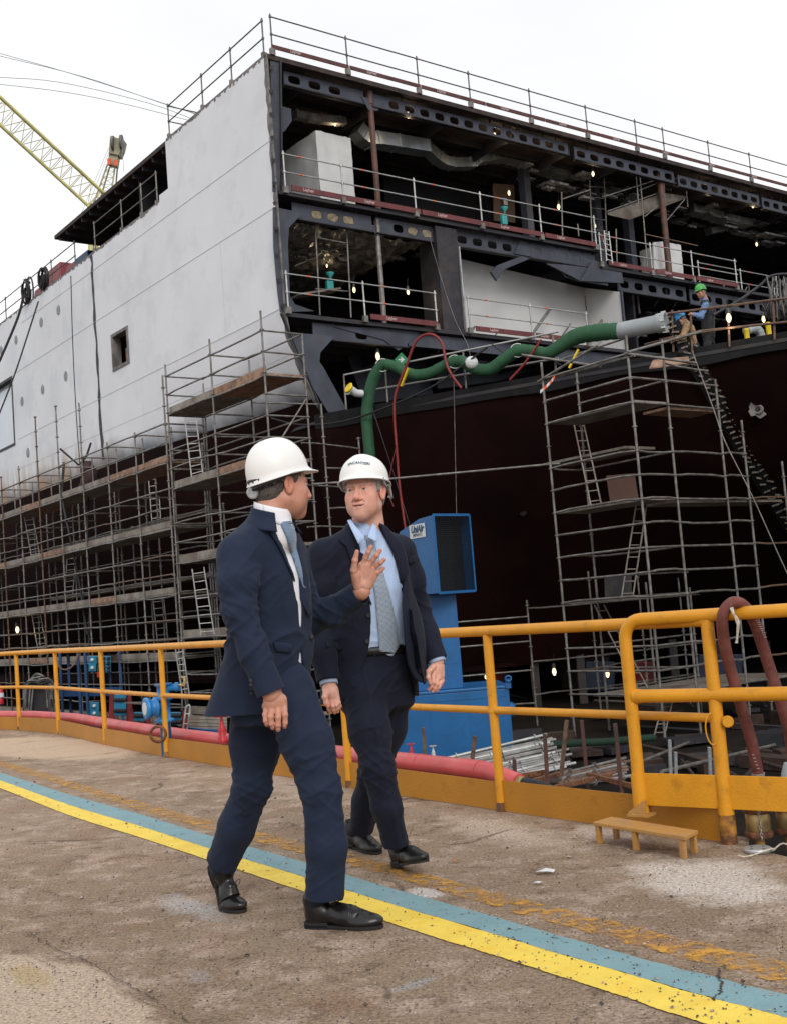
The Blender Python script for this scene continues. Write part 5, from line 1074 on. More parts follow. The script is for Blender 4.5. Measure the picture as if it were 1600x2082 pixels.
for x, y, b, lab in ((1026, 442, 1., 'teal bottle stand on the second deck in front of the brown door'), (673, 578, 1.2, 'teal bottle stand on the platform of the third deck ladder scaffold')):
    c = sec(x, y, b); t = thing('teal_stand', lab, 'stand', c)
    MB().sbox(*[q for q in (toship(c)[0]-.11, toship(c)[0]+.11, b, b+.12, c[2]-.22, c[2]+.12)]).build('case', 'sign_teal', t, bevel=.02); MB()._lathe(c+UZ*.13, UZ, [(0, .03), (.08, .04), (.2, .13), (.22, .12)], 12).build('funnel', 'sign_teal', t)
c = sec(1027, 409, 2.9); MB().obox(c, D2*.09, D1*.004, UZ*.12).build('door_notice', 'label_white', ship)
# striped tape ends
for x0, y0, x1, y1, d, lab in ((1128, 768, 1098, 800, 25.4, 'red and white tape end fluttering at the top left of the corner scaffold'), (1222, 478, 1232, 540, 38, 'red and white tape tied round the white ladder')):
    mb = MB(); P = spline([at(x0, y0, d), at((x0+x1)/2+4, (y0+y1)/2-2, d-.1), at(x1, y1, d)], 6); mb.grid(lambda u, v: P[min(len(P)-1, int(u*(len(P)-1)))]+UZ*.07*v+FW*.0*v, len(P)-1, 1); o = solo(mb, 'warning_tape', 'orange', lab, 'tape')
    o.data.materials.append(M['label_white']); [setattr(p, 'material_index', (i//2) % 2) for i, p in enumerate(o.data.polygons)]

# ------------------------------------------------------------------ blue ventilation machine beyond the rail
def B(x, y, d): return at(x, y, d)
DU = 20.4; ub = onz(930, 1570, FLOOR); unit = thing('blue_machine', 'tall blue drying machine with a mesh mouth behind the second man', 'machine', V(ub[0], ub[1]+.8, FLOOR))
fu = V(1, .04, 0); fu = nrm(fu); fv = V(-fu[1], fu[0], 0)
xl = at(795, 1480, DU); xr = at(1041, 1480, DU+.06); zt = at(1041, 1390, DU)[2]
def box3(P, w, d, z0, z1): return [V(*(P)[:2], z0), V(*(P+fu*w)[:2], z0), V(*(P+fu*w+fv*d)[:2], z0), V(*(P+fv*d)[:2], z0), V(*(P)[:2], z1), V(*(P+fu*w)[:2], z1), V(*(P+fu*w+fv*d)[:2], z1), V(*(P+fv*d)[:2], z1)]
Wb = float(np.linalg.norm((xr-xl)[:2])); zb2 = at(900, 1411, DU)[2]
bx = box3(xl, Wb, 1.7, FLOOR, zb2); bs = MB().hexa(bx).build('base_cabinet', 'blue_unit', unit, bevel=.015)
MB().hexa(box3(xl-fu*.02-fv*.02, Wb+.04, 1.74, zb2+.003, zb2+.05)).build('base_lid', 'blue_unit', bs, bevel=.01)
mb = MB()
for k in (.02, .33, .66, .98): P = xl+fu*Wb*k-fv*.006; mb.hexa(box3(P-fu*.012, .024, .004, FLOOR+.05, zb2-.05))
for z in (FLOOR+.35, zb2-.14): mb.hexa(box3(xl+fu*.05-fv*.008, Wb-.1, .004, z, z+.015))
mb.build('panel_ribs', 'blue_unit', bs)
lug = xl+fu*Wb; MB().hexa(box3(lug-fu*.06-fv*.04, .10, .03, zb2, zb2+.17)).tube([V(lug[0]-.0, lug[1]-.05, zb2+.17)+V(math.cos(a)*.05, 0, math.sin(a)*.05) for a in np.linspace(0, 6.28, 13)[:-1]], .02, 6, closed=True).build('lifting_lug', 'blue_unit', bs)
MB()._lathe(V(lug[0], lug[1]+.4, zb2-.42), fu, [(0, .14), (.07, .14), (.12, .09), (.13, .02)], 18).build('motor_end', 'blue_unit', bs)
cl = at(838, 1300, DU+.35); cr_ = at(934, 1300, DU+.35); zc1 = at(890, 1205, DU+.3)[2]; Wc = float(np.linalg.norm((cr_-cl)[:2]))
MB().hexa(box3(cl, Wc, .95, zb2+.053, zc1)).build('column', 'blue_unit', unit, bevel=.012)
for z in (zb2+.5, zc1-.28): MB().hexa(box3(cl-fv*.006+fu*.04, Wc-.08, .004, z, z+.012)).build('column_rib', 'blue_unit', unit)
cb = cl+fu*Wc*.30-fv*.01; MB().hexa(box3(cb, .14, .008, at(905, 1290, DU)[2], at(905, 1272, DU)[2])).build('small_plate', 'label_white', unit)
# hood: a box turned so that its mesh mouth faces right-front
pA, pB, pC = (811, 1068, DU+1.0), (880, 1047, DU), (953, 1047, DU+.55)
def vert(x, yt, yb, d): P = at(x, yt, d); Q = at(x+2, yb, d); return V(P[0], P[1], Q[2]), P
a0_, a1_ = vert(812, 1082, 1205, DU+.95); a0_[2] = vert(880, 1047, 1207, DU)[0][2]
c0_, c1_ = vert(880, 1047, 1207, DU); d0_, d1_ = vert(953, 1047, 1204, DU+.6); d0_[2] = c0_[2]; d1_[2] = c1_[2]
bk = (a0_-c0_); e0_, e1_ = d0_+bk*1.0, d1_+bk*1.0; e0_[2] = c0_[2]; e1_[2] = a1_[2]
am = c1_+(a1_-c1_)*.40; am[2] = c1_[2]-.02; em = d1_+(e1_-d1_)*.40; em[2] = am[2]
th = nrm(bk)*.0
hood = MB(); hood.quad(a0_, c0_, c1_, am, a1_).quad(e0_, d0_, d1_, em, e1_).quad(a0_, e0_, e1_, a1_).quad(a1_, e1_, em, am).quad(am, em, d1_, c1_).quad(a0_, c0_, d0_, e0_)
ho_ = hood.build('hood', 'blue_unit', unit)
fw_ = nrm(d0_-c0_); ins_ = nrm(bk)
mb = MB(); Wm = float(np.linalg.norm((d0_-c0_)[:2]))
for (p, q) in ((c0_, c1_), (d0_, d1_)): mb.bar(p-ins_*.0, q, .035, .035, fw_)
mb.bar(c0_, d0_, .035, .045).bar(c1_, d1_, .035, .045); mb.build('mouth_frame', 'blue_unit', ho_)
off_ = ins_*.13; mb = MB(); g0, g1, g2, g3 = c0_+off_*0+fw_*.02-ins_*.004, d0_-fw_*.02-ins_*.004, d1_-fw_*.02-ins_*.004, c1_+fw_*.02-ins_*.004
M['mesh_wire'] = mat('dark_wire_mesh', (.022, .024, .03), .5, .4)
for k in range(19): t = k/18; mb.bar(g0+(g1-g0)*t, g3+(g2-g3)*t, .006, .006, fw_)
for k in range(38): t = k/37; mb.bar(g0+(g3-g0)*t, g1+(g2-g1)*t, .006, .006)
mb.build('wire_mesh', 'mesh_wire', ho_)
MB().quad(c0_+off_*2.2, d0_+off_*2.2, d1_+off_*2.2, c1_+off_*2.2).build('dark_filter', 'mesh_black', ho_)
# label plate with lettering on the hood side
sdn = nrm(np.cross(c0_-a0_, UZ)); sdn = sdn if sdn@(CAMP-c0_) > 0 else -sdn; sx = nrm(V(*(c0_-a0_)[:2], 0)); Lc = at(849, 1079, DU+.45)
Lc = pl(849, 1080, c0_, sdn)+sdn*.01; Ls = np.linalg.norm((c0_-a0_)[:2])/69.
lp = MB().obox(Lc, sx*Ls*15.5, sdn*.003, (UZ)*.125).build('label_plate', 'label_white', ho_, bevel=.004)
put_text('UniAir', .17, Lc+sdn*.006+UZ*.035, sx, UZ, 'lettering', 'label_ink', lp, shear=.25, bold=.010, xs=Ls*27/.50)
put_text('IMPIANTI', .085, Lc+sdn*.006-UZ*.07, sx, UZ, 'lettering', 'frame_dark', lp, bold=.002, xs=Ls*23/.44)
# ------------------------------------------------------------------ tube stack and rusty rack in front of the machine
rack = thing('rusty_rack', 'rusty steel rack holding the loose scaffold tubes', 'rack', at(1080, 1600, 16)*V(1, 1, 0)+UZ*FLOOR); DR = 16.
for x0, y0, x1, y1, d in ((860, 1480, 867, 1575, 17.2), (965, 1497, 955, 1585, 16.6), (1045, 1545, 1049, 1620, 15.6), (1107, 1493, 1113, 1600, 15.4), (1152, 1465, 1138, 1600, 15.9), (1182, 1465, 1194, 1590, 17), (1250, 1472, 1265, 1620, 15.4)):
    P, Q = at(x0, y0, d), at(x1, y1, d); Q = P+(Q-P)/(P[2]-Q[2])*(P[2]-FLOOR); MB().bar(P, Q, .05, .05).build('stake', 'pillar_rust' if x0 > 1000 and x0 != 1152 else 'tube_rust', rack)
for q0, q1, d0, d1 in (((1040, 1600), (1160, 1568), 15.4, 16.6), ((1110, 1606), (1270, 1570), 15.0, 16.4), ((1060, 1578), (1108, 1570), 15.5, 15.6), ((1195, 1575), (1290, 1600), 16, 15.2)): MB().bar(at(*q0, d0), at(*q1, d1), .06, .06).build('beam', 'rust', rack)
rn = random.Random(21); k = 0
TL = ['long lying tube', 'lying tube']
tube0 = None
def loose_tube(P, Q, lab, m, grp):
    c = (P+Q)/2; t = thing('scaffold_tube', lab, 'tube', c, grp); MB().tube([P, Q], .0245, 8).build('tube_body', m, t)
    d = nrm(Q-P)
    for s in (.12, .5, .88): MB()._lathe(P+(Q-P)*s-d*.006, d, [(0, .055), (.012, .055)], 8).build('rosette', m, t)
for r in range(6):
    for j in range(3):
        x0, y0 = 878+r*14+j*9+rn.uniform(-8, 8), 1562+r*8.5-j*9; x1, y1 = 1118+r*10+rn.uniform(-25, 10), 1510+r*10-j*8
        loose_tube(at(x0, y0, 16.9-r*.13+j*.1), at(x1, y1, 17.4-r*.13+j*.1), 'galvanised tube in the left stack on the rusty rack, in front of the blue machine', rn.choice(['galv_mid', 'galv', 'galv_new']), 'tubes in the left stack')
for r in range(7):
    x0, y0 = 1128+rn.uniform(-4, 8)+r*3, 1604-r*5; x1, y1 = 1282+rn.uniform(-12, 4), 1578-r*6
    loose_tube(at(x0, y0, 15.4+r*.1), at(x1, y1, 16.2+r*.1), 'tube in the right stack on the rusty rack, nearest the gate', rn.choice(['galv_mid', 'tube_rust', 'galv']), 'tubes in the right stack')
# ------------------------------------------------------------------ plant behind the rail on the left
DF = 33.; bf = thing('blue_rack', 'dark blue steel rack with socket boxes behind the rail on the left', 'rack', V(*at(180, 1500, DF)[:2], FLOOR))
for x in (121, 138, 158, 172, 205, 222, 243): P = at(x, 1318 if x in (121, 243, 172, 205) else 1326, DF+(.8 if x in (138, 222) else 0)); MB().bar(P, V(P[0], P[1], FLOOR), .07, .07).build('post', 'blue_frame', bf)
for y, h in ((1322, .10), (1402, .3), (1478, .08)): MB().hexa([at(118, y+h*50, DF), at(246, y+h*50-2, DF), at(246, y+h*50-2, DF+1.), at(118, y+h*50, DF+1.), at(118, y-3, DF), at(246, y-5, DF), at(246, y-5, DF+1.), at(118, y-3, DF+1.)]).build('shelf', 'blue_frame', bf)
def cab(par, x0, y0, x1, y1, d, m, name='socket_box', dp=.3, sock=True, cols=4):
    o = MB().hexa([at(x0, y1, d), at(x1, y1, d), at(x1, y1, d+dp), at(x0, y1, d+dp), at(x0, y0, d), at(x1, y0, d), at(x1, y0, d+dp), at(x0, y0, d+dp)]).build(name, m, par, bevel=.02)
    if sock:
        for i in range(cols):
            for j in range(2): x = x0+(x1-x0)*(i+.5)/cols; y = y0+(y1-y0)*(j+.5)/2; MB()._lathe(at(x, y, d-.002), -FW, [(0, .05), (.06, .045), (.065, .02)], 8).build('socket', 'cable_black' if cols > 2 else 'label_white', o)
    return o
cab(bf, 180, 1334, 196, 1366, DF-.1, 'blue_cab', cols=1); cab(bf, 196, 1334, 226, 1352, DF-.1, 'blue_cab', cols=3); cab(bf, 198, 1353, 226, 1368, DF-.1, 'blue_cab', cols=3); cab(bf, 182, 1428, 202, 1458, DF-.1, 'blue_cab', cols=1)
MB()._lathe(at(201, 1377, DF-.15), UZ, [(0, .05), (.15, .05)], 10).build('red_plug', 'valve_red', bf)
rn = random.Random(14); cbn = thing('cable_heap', 'heap of grey and black cables over a dark cabinet near the left edge', 'cables', V(*at(80, 1500, 32)[:2], FLOOR))
MB().hexa([V(*at(62, 1500, 32)[:2], FLOOR), V(*at(96, 1500, 32)[:2], FLOOR), V(*at(96, 1500, 32.6)[:2], FLOOR), V(*at(62, 1500, 32.6)[:2], FLOOR), at(62, 1400, 32), at(96, 1398, 32), at(96, 1398, 32.6), at(62, 1400, 32.6)]).build('cabinet', 'steel_dark', cbn, bevel=.02)
for k in range(16):
    x0 = rn.uniform(48, 62); x1 = rn.uniform(96, 112); h = rn.uniform(1368, 1392)
    MB().tube(spline([at(x0, rn.uniform(1420, 1460), 31.8), at(x0+rn.uniform(2, 8), 1392, 31.8), at(78+rn.uniform(-6, 6), h, 31.7), at(x1-4, 1388, 31.8), at(x1, rn.uniform(1420, 1470), 31.8)], 5), .03, 6).build('cable', rn.choice(['galv', 'cable_black', 'frame_dark']), cbn)
line_thing('drooping_cable', [(115, 1345, 32.5), (122, 1358, 32.4), (135, 1362, 32.4), (150, 1352, 32.4), (160, 1330, 32.5)], .03, 'tube_rust', 'brown cable drooping from the top of the blue rack', 'cable')
line_thing('hanging_cable', [(130, 940, 36.8), (127, 1010, 36.5), (142, 1090, 36), (160, 1180, 36), (178, 1290, 35.6)], .04, 'cable_black', 'thick black cable snaking down the long scaffold to the blue rack', 'cable')
line_thing('hanging_cable', [(180, 1000, 36.8), (178, 1100, 36), (182, 1210, 36), (180, 1400, 35.6)], .035, 'cable_black', 'straight black cable hanging down the long scaffold', 'cable')
def redboard(x, y, w, h, d, lab, n=4):
    g = V(*at(x+w/2, 1500, d)[:2], FLOOR); t = thing('socket_board', lab, 'socket board', g)
    for sx_ in (0, 1): 
        q = x+sx_*w; MB().hexa([V(*at(q-9, 1490, d)[:2], FLOOR), V(*at(q+11, 1490, d)[:2], FLOOR), V(*at(q+11, 1490, d+.5)[:2], FLOOR), V(*at(q-9, 1490, d+.5)[:2], FLOOR), at(q-3, y-8, d), at(q+5, y-8, d), at(q+5, y-8, d+.5), at(q-3, y-8, d+.5)]).build('side_plate', 'cab_red', t, bevel=.02)
    cab(t, x+6, y, x+w-5, y+h, d-.05, 'blue_cab', cols=n)
redboard(226, 1412, 36, 44, 29.5, 'tall red socket board with cyan boxes left of the blue hydrant')
redboard(266, 1448, 34, 28, 28.5, 'lower red socket board with cyan boxes between the tall board and the hydrant')
redboard(338, 1448, 36, 26, 28.0, 'red socket board with cyan boxes right of the blue hydrant', 5)
solo(MB().hexa([at(252, 1431, 28.2), at(288, 1430, 28.2), at(288, 1430, 29), at(252, 1431, 29), at(252, 1428, 28.2), at(288, 1427, 28.2), at(288, 1427, 29), at(252, 1428, 29)]), 'loose_lid', 'frame_dark', 'flat grey lid resting on the lower red socket board', 'lid')
solo(MB().hexa([at(344, 1440, 27.9), at(378, 1440, 27.9), at(378, 1440, 28.8), at(344, 1440, 28.8), at(344, 1437, 27.9), at(378, 1437, 27.9), at(378, 1437, 28.8), at(344, 1437, 28.8)]), 'loose_lid', 'frame_dark', 'flat grey lid resting on the socket board right of the hydrant', 'lid')
st = thing('folding_stool', 'folded aluminium step stool leaning right of the cyan socket board', 'stool', V(*at(382, 1500, 26)[:2], FLOOR))
ladder(st, at(378, 1440, 26), at(387, 1440, 26), at(371, 1500, 26), at(379, 1500, 26), 3, 'alu', 'front_frame', .02); MB().tube(spline([at(378, 1440, 26), at(382, 1435, 26), at(387, 1440, 26), at(389, 1498, 26.2)], 4), .018, 6).build('rear_leg', 'alu', st)
mb = MB()
for k in range(5):
    y = 1456+k*7; solo(MB().hexa([at(384, y+6, 25-k*.05), at(462, y+8, 25-k*.05), at(462, y+8, 26), at(384, y+6, 26), at(384, y, 25-k*.05), at(462, y+2, 25-k*.05), at(462, y+2, 26), at(384, y, 26)]), 'stacked_panel', 'board_steel', 'weathered deck panel in the stack left of the first man, %s' % ['topmost', 'second from the top', 'middle one', 'second from the bottom', 'lowest'][k], 'deck panel', 'stack of deck panels behind the rail')
bn = thing('blue_bin', 'open blue bin below the stacked deck panels', 'bin', at(415, 1500, 24)); P = [at(388, 1512, 24), at(440, 1512, 24), at(440, 1512, 24.8), at(388, 1512, 24.8)]; Tp = [at(384, 1481, 24), at(443, 1486, 24), at(443, 1484, 24.9), at(384, 1479, 24.9)]
MB()._add(P+Tp, [(3, 2, 1, 0), (0, 1, 5, 4), (1, 2, 6, 5), (2, 3, 7, 6), (3, 0, 4, 7)]).build('tub', 'blue_unit', bn); MB().tube(Tp, .02, 6, closed=True).build('rim', 'blue_unit', bn)
fo = thing('foil_sheet', 'crumpled silver foil sheeting lying behind the pink pipe', 'sheet', at(200, 1470, 26)); rn = random.Random(4)
def foilf(x0, x1, yb, h, s):
    return lambda u, v: at(x0+(x1-x0)*u, yb-h*math.sin(math.pi*min(1, max(0, u)))*(1-.1*v)*(.6+.8*abs(noise.noise(Vector((u*7, v*3, s))))), 26+v*.9-.1)+UZ*.05*noise.noise(Vector((u*13, v*9, s)))
MB().grid(foilf(158, 196, 1474, 22, 2), 22, 8).build('fold', 'foil', fo); MB().grid(foilf(188, 243, 1478, 18, 7), 26, 8).build('fold', 'foil', fo)
solo(MB().hexa([at(206, 1478, 25.5), at(258, 1480, 25.5), at(258, 1480, 26.5), at(206, 1478, 26.5), at(206, 1470, 25.5), at(258, 1472, 25.5), at(258, 1472, 26.5), at(206, 1470, 26.5)]), 'wood_sheet', 'board_wood', 'brown wooden sheet beside the silver foil', 'board')
ex = thing('fire_extinguisher', 'red fire extinguisher with white label at the left edge', 'extinguisher', at(1, 1430, 24)); MB()._lathe(at(1, 1432, 24), UZ, [(0, .07), (.3, .07), (.34, .03), (.4, .03)], 14).build('cylinder', 'valve_red', ex); MB()._lathe(at(1, 1418, 24), UZ, [(0, .072), (.09, .072)], 14).build('label_band', 'label_white', ex)
# drums and crates in the dark beneath the hull
M['shade_blue'] = mat('shaded_blue_container', (.008, .016, .04), .7, var=.4, scale=3)  # blue darkened to stand in for the shade under the hull
rn = random.Random(9)
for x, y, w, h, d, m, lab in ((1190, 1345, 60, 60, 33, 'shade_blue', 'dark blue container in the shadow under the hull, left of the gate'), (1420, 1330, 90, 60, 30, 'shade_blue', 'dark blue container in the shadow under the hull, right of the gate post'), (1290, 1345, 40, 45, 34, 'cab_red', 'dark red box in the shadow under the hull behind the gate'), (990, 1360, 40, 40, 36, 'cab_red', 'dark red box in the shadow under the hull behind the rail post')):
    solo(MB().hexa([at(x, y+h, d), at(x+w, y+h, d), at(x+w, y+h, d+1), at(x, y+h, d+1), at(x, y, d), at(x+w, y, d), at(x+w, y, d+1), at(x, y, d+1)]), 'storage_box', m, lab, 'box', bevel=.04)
kb = MB()
for b in (2, 8, 14, 20):
    solo(MB().sbox(12, 13.2, b, b+1.2, FLOOR, -.63), 'keel_block', 'quay_wall', 'concrete keel block carrying the hull in the shade', 'keel block', 'keel blocks under the ship')
MB().sbox(-40, 60, 60.2, 61, FLOOR, 0).build('dock_end_wall', 'quay_wall', kind='structure'); MB().sbox(40, 41, -40, 60, FLOOR, 5).build('far_dock_wall', 'quay_wall', kind='structure')

# ------------------------------------------------------------------ cranes far behind
def lattice(t, P0, P1, u, w, hu, hw, n, m, r, rb, name='boom'):
    P0, P1 = np.asarray(P0), np.asarray(P1); o = MB(); c = []
    for su, sw_ in ((1, 1), (1, -1), (-1, -1), (-1, 1)): c.append((P0+u*hu*su+w*hw*sw_, P1+u*hu*su+w*hw*sw_)); o.tube(c[-1], r, 6)
    o = o.build(name, m, t); mb = MB()
    for i in range(n+1):
        k = i/n; q = [a+(b-a)*k for a, b in c]
        for j in range(4): mb.tube([q[j], q[(j+1) % 4]], rb, 4)
        if i < n:
            k2 = (i+1)/n; q2 = [a+(b-a)*k2 for a, b in c]
            for j in range(4): mb.tube([q[j], q2[(j+1) % 4]] if i % 2 else [q[(j+1) % 4], q2[j]], rb, 4)
    mb.build('lacing', m, o); return o
DC = 110.; cr1 = thing('lattice_crane', 'pale yellow lattice crane boom slanting up to the left behind the ship', 'crane', V(*at(205, 600, DC)[:2], FLOOR), 'cranes behind the ship')
P0, P1 = at(212, 420, DC), at(-130, 105, DC-6); bd = nrm(P1-P0); bw = nrm(FW-bd*(FW@bd)); bu = np.cross(bd, bw)
lattice(cr1, P0, P1, bu, bw, .95, .9, 17, 'crane_paint', .14, .035)
MB().bar(P0+bd*6, P0+bd*6.6, 2.3, 2.3).build('boom_joint', 'crane_paint', cr1) if False else None
lattice(cr1, P0-V(0, 0, 0), V(*P0[:2], FLOOR), RT, FW, 1.2, 1.2, 16, 'crane_paint', .16, .05, 'tower')
for q in ([(-20, 102), (150, 150), (360, 218), (420, 240)], [(-20, 108), (170, 155), (345, 214), (420, 236)], [(-20, 155), (120, 166), (300, 208), (420, 252)], [(-20, 168), (130, 186), (260, 212), (430, 256)]):
    MB().tube(spline([at(x, y, DC+4) for x, y in q], 5), .035, 4).build('pendant_cable', 'grey_pipe', cr1)
cr2 = thing('lattice_crane', 'smaller weathered crane mast with block head behind the yellow boom', 'crane', V(*at(195, 600, 130)[:2], FLOOR), 'cranes behind the ship')
H0, H1 = at(229, 336, 130), at(205, 446, 130)
o = MB()
for sx_, sy in ((-1, -1), (1, -1), (1, 1), (-1, 1)): o.tube([H0+RT*.45*sx_+FW*.5*sy, H1+RT*1.1*sx_+FW*1.1*sy, V(*(H1+RT*1.6*sx_-RT*2)[:2], FLOOR)], .10, 5)
o = o.build('mast', 'crane_grey', cr2); mb = MB()
for i in range(8):
    k = i/8; a, b = H0+(H1-H0)*k, H0+(H1-H0)*(k+.125); wa, wb = .45+.65*k, .45+.65*(k+.125)
    for s in (-1, 1): mb.tube([a+RT*wa*s-FW*wa, b-RT*wb*s-FW*wb], .03, 4).tube([a+RT*wa*s-FW*wa, a-RT*wa*s-FW*wa], .03, 4)
mb.build('lacing', 'crane_paint', o)
q = [(222, 310), (240, 312), (236, 336), (219, 333)]; MB().prism([at(x, y, 129.5) for x, y in q], FW*1.2).build('head_neck', 'crane_grey', cr2)
q = [(224, 276), (251, 282), (247, 300), (241, 314), (221, 310)]; MB().prism([at(x, y, 129.2) for x, y in q], FW*1.8).build('head_block', 'crane_grey', cr2)
for x, y in ((230, 290), (247, 288)): MB()._lathe(at(x, y, 129.1), RT, [(-.12, .8), (.12, .8)], 18).build('sheave', 'frame_dark', cr2)
for x0, y0, x1, y1 in ((221, 300, 150, 470), (221, 310, 160, 470), (249, 300, 252, 350)): MB().tube([at(x0, y0, 129), at(x1, y1, 129)], .025, 4).build('hoist_cable', 'grey_pipe', cr2)
for x, y in ((222, 328), (236, 330)): MB().obox(at(x, y, 129), RT*.18, FW*.1, UP*.35).build('warning_light', 'orange', cr2)

M['shade_rust'] = mat('shaded_rust', (.035, .018, .012), .9, var=.4, scale=5); M['hose_dark'] = mat('shaded_green_hose', (.006, .028, .014), .85)  # darker copies of rust and hose green, under-hull shade put into the colour
# dark clutter on the dock floor under the hull
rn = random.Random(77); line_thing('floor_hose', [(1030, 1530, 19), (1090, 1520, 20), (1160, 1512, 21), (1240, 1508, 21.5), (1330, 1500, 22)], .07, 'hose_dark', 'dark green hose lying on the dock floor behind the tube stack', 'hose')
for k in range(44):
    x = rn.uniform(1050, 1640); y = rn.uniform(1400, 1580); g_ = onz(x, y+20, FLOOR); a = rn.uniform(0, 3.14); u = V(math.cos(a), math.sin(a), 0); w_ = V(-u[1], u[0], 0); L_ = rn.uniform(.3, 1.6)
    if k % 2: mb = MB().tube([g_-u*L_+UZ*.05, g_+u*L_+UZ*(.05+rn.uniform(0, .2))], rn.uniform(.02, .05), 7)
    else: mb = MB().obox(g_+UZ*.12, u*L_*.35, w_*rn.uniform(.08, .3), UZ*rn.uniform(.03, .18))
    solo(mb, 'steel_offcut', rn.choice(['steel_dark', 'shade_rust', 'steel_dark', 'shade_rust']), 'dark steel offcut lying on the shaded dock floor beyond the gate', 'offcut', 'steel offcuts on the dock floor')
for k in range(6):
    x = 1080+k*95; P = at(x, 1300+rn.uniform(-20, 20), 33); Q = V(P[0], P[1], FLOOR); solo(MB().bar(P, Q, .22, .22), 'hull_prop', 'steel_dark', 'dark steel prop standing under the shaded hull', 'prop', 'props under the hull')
# ------------------------------------------------------------------ people: implicit surfaces polygonised with surface nets
class Field:
    def __init__(s, lo, hi, h):
        s.lo = np.array(lo, float); s.h = h; s.n = np.ceil((np.array(hi, float)-s.lo)/h).astype(int)+1
        s.f = np.full(tuple(s.n), 1., np.float32)
    def region(s, lo, hi):
        a = np.clip(np.floor((np.array(lo)-s.lo)/s.h).astype(int), 0, s.n); b = np.clip(np.ceil((np.array(hi)-s.lo)/s.h).astype(int)+1, 0, s.n)
        ax = [s.lo[i]+s.h*np.arange(a[i], b[i]) for i in range(3)]
        X, Y, Z = np.meshgrid(*ax, indexing='ij', sparse=True); return (slice(a[0], b[0]), slice(a[1], b[1]), slice(a[2], b[2])), X, Y, Z
    def _mix(s, sl, d, k):
        a = s.f[sl]
        if k <= 0: s.f[sl] = np.minimum(a, d); return s
        h = np.clip(.5+.5*(a-d)/k, 0, 1); s.f[sl] = a*(1-h)+d*h-k*h*(1-h); return s
    def _cut(s, sl, d, k):   # remove where d<0
        a = s.f[sl]; d = -d
        if k <= 0: s.f[sl] = np.maximum(a, d); return s
        h = np.clip(.5-.5*(a-d)/k, 0, 1); s.f[sl] = a*(1-h)+d*h+k*h*(1-h); return s
    def cap(s, a, b, ra, rb, k=.02, cut=False, flat=None):
        a, b = np.asarray(a, float), np.asarray(b, float); R = max(ra, rb)*(1 if flat is None else max(1, 1/flat[1]))+k+3*s.h
        sl, X, Y, Z = s.region(np.minimum(a, b)-R, np.maximum(a, b)+R); d = b-a; L2 = d@d+1e-12
        px, py, pz = X-a[0], Y-a[1], Z-a[2]; t = np.clip((px*d[0]+py*d[1]+pz*d[2])/L2, 0, 1)
        qx, qy, qz = px-t*d[0], py-t*d[1], pz-t*d[2]; q2 = qx*qx+qy*qy+qz*qz
        if flat is not None:     # (axis, factor): squash along axis
            n = flat[0]; c = qx*n[0]+qy*n[1]+qz*n[2]; q2 = q2-c*c+(c/flat[1])**2
        D = np.sqrt(q2)-(ra+(rb-ra)*t)
        return s._cut(sl, D, k) if cut else s._mix(sl, D, k)
    def chain(s, pts, rr, k=.02, **kw):
        for i in range(len(pts)-1): s.cap(pts[i], pts[i+1], rr[i], rr[i+1], k, **kw)
        return s
    def ell(s, c, r, axes=None, k=.02, cut=False):
        c = np.asarray(c, float); r = np.asarray(r, float); R = max(r)+k+3*s.h; sl, X, Y, Z = s.region(c-R, c+R)
        p = [X-c[0], Y-c[1], Z-c[2]]
        if axes is not None: A_ = [np.asarray(q) for q in axes]; p = [p[0]*q[0]+p[1]*q[1]+p[2]*q[2] for q in A_]
        k0 = np.sqrt((p[0]/r[0])**2+(p[1]/r[1])**2+(p[2]/r[2])**2); k1 = np.sqrt((p[0]/r[0]**2)**2+(p[1]/r[1]**2)**2+(p[2]/r[2]**2)**2)+1e-9
        D = k0*(k0-1)/k1
        return s._cut(sl, D, k) if cut else s._mix(sl, D, k)
    def loft(s, lev, sv, fv, k=.02, e=2.4, cut=False, grow=0.):   # lev: (centre, half width, half depth) from low to high
        zs = np.array([l[0][2] for l in lev]); R = .35; C_ = np.array([l[0] for l in lev])
        sl, X, Y, Z = s.region(np.min(C_, 0)-[R, R, .05+k], np.max(C_, 0)+[R, R, .05+k])
        z = Z[0, 0]; cx = np.interp(z, zs, C_[:, 0]); cy = np.interp(z, zs, C_[:, 1]); w = np.interp(z, zs, [l[1] for l in lev])+grow; dd = np.interp(z, zs, [l[2] for l in lev])+grow
        px, py = X-cx, Y-cy; u = px*sv[0]+py*sv[1]; v = px*fv[0]+py*fv[1]
        q = (np.abs(u/w)**e+np.abs(v/dd)**e)**(1/e); D = (q-1)*np.minimum(w, dd); D = np.maximum(D, np.maximum(zs[0]-Z, Z-zs[-1]))
        return s._cut(sl, D, k) if cut else s._mix(sl, D, k)
    def fn(s, lo, hi, f, k=0., cut=False):
        sl, X, Y, Z = s.region(lo, hi); D = f(X, Y, Z); return s._cut(sl, D, k) if cut else s._mix(sl, D, k)
    def sample(s, P):
        q = (np.asarray(P)-s.lo)/s.h; i = np.clip(np.floor(q).astype(int), 0, s.n-2); t = np.clip(q-i, 0, 1); r = 0
        for c in range(8):
            o = np.array([c & 1, (c >> 1) & 1, (c >> 2) & 1]); w = np.prod(np.where(o, t, 1-t), axis=-1); j = i+o; r = r+w*s.f[j[..., 0], j[..., 1], j[..., 2]]
        return r
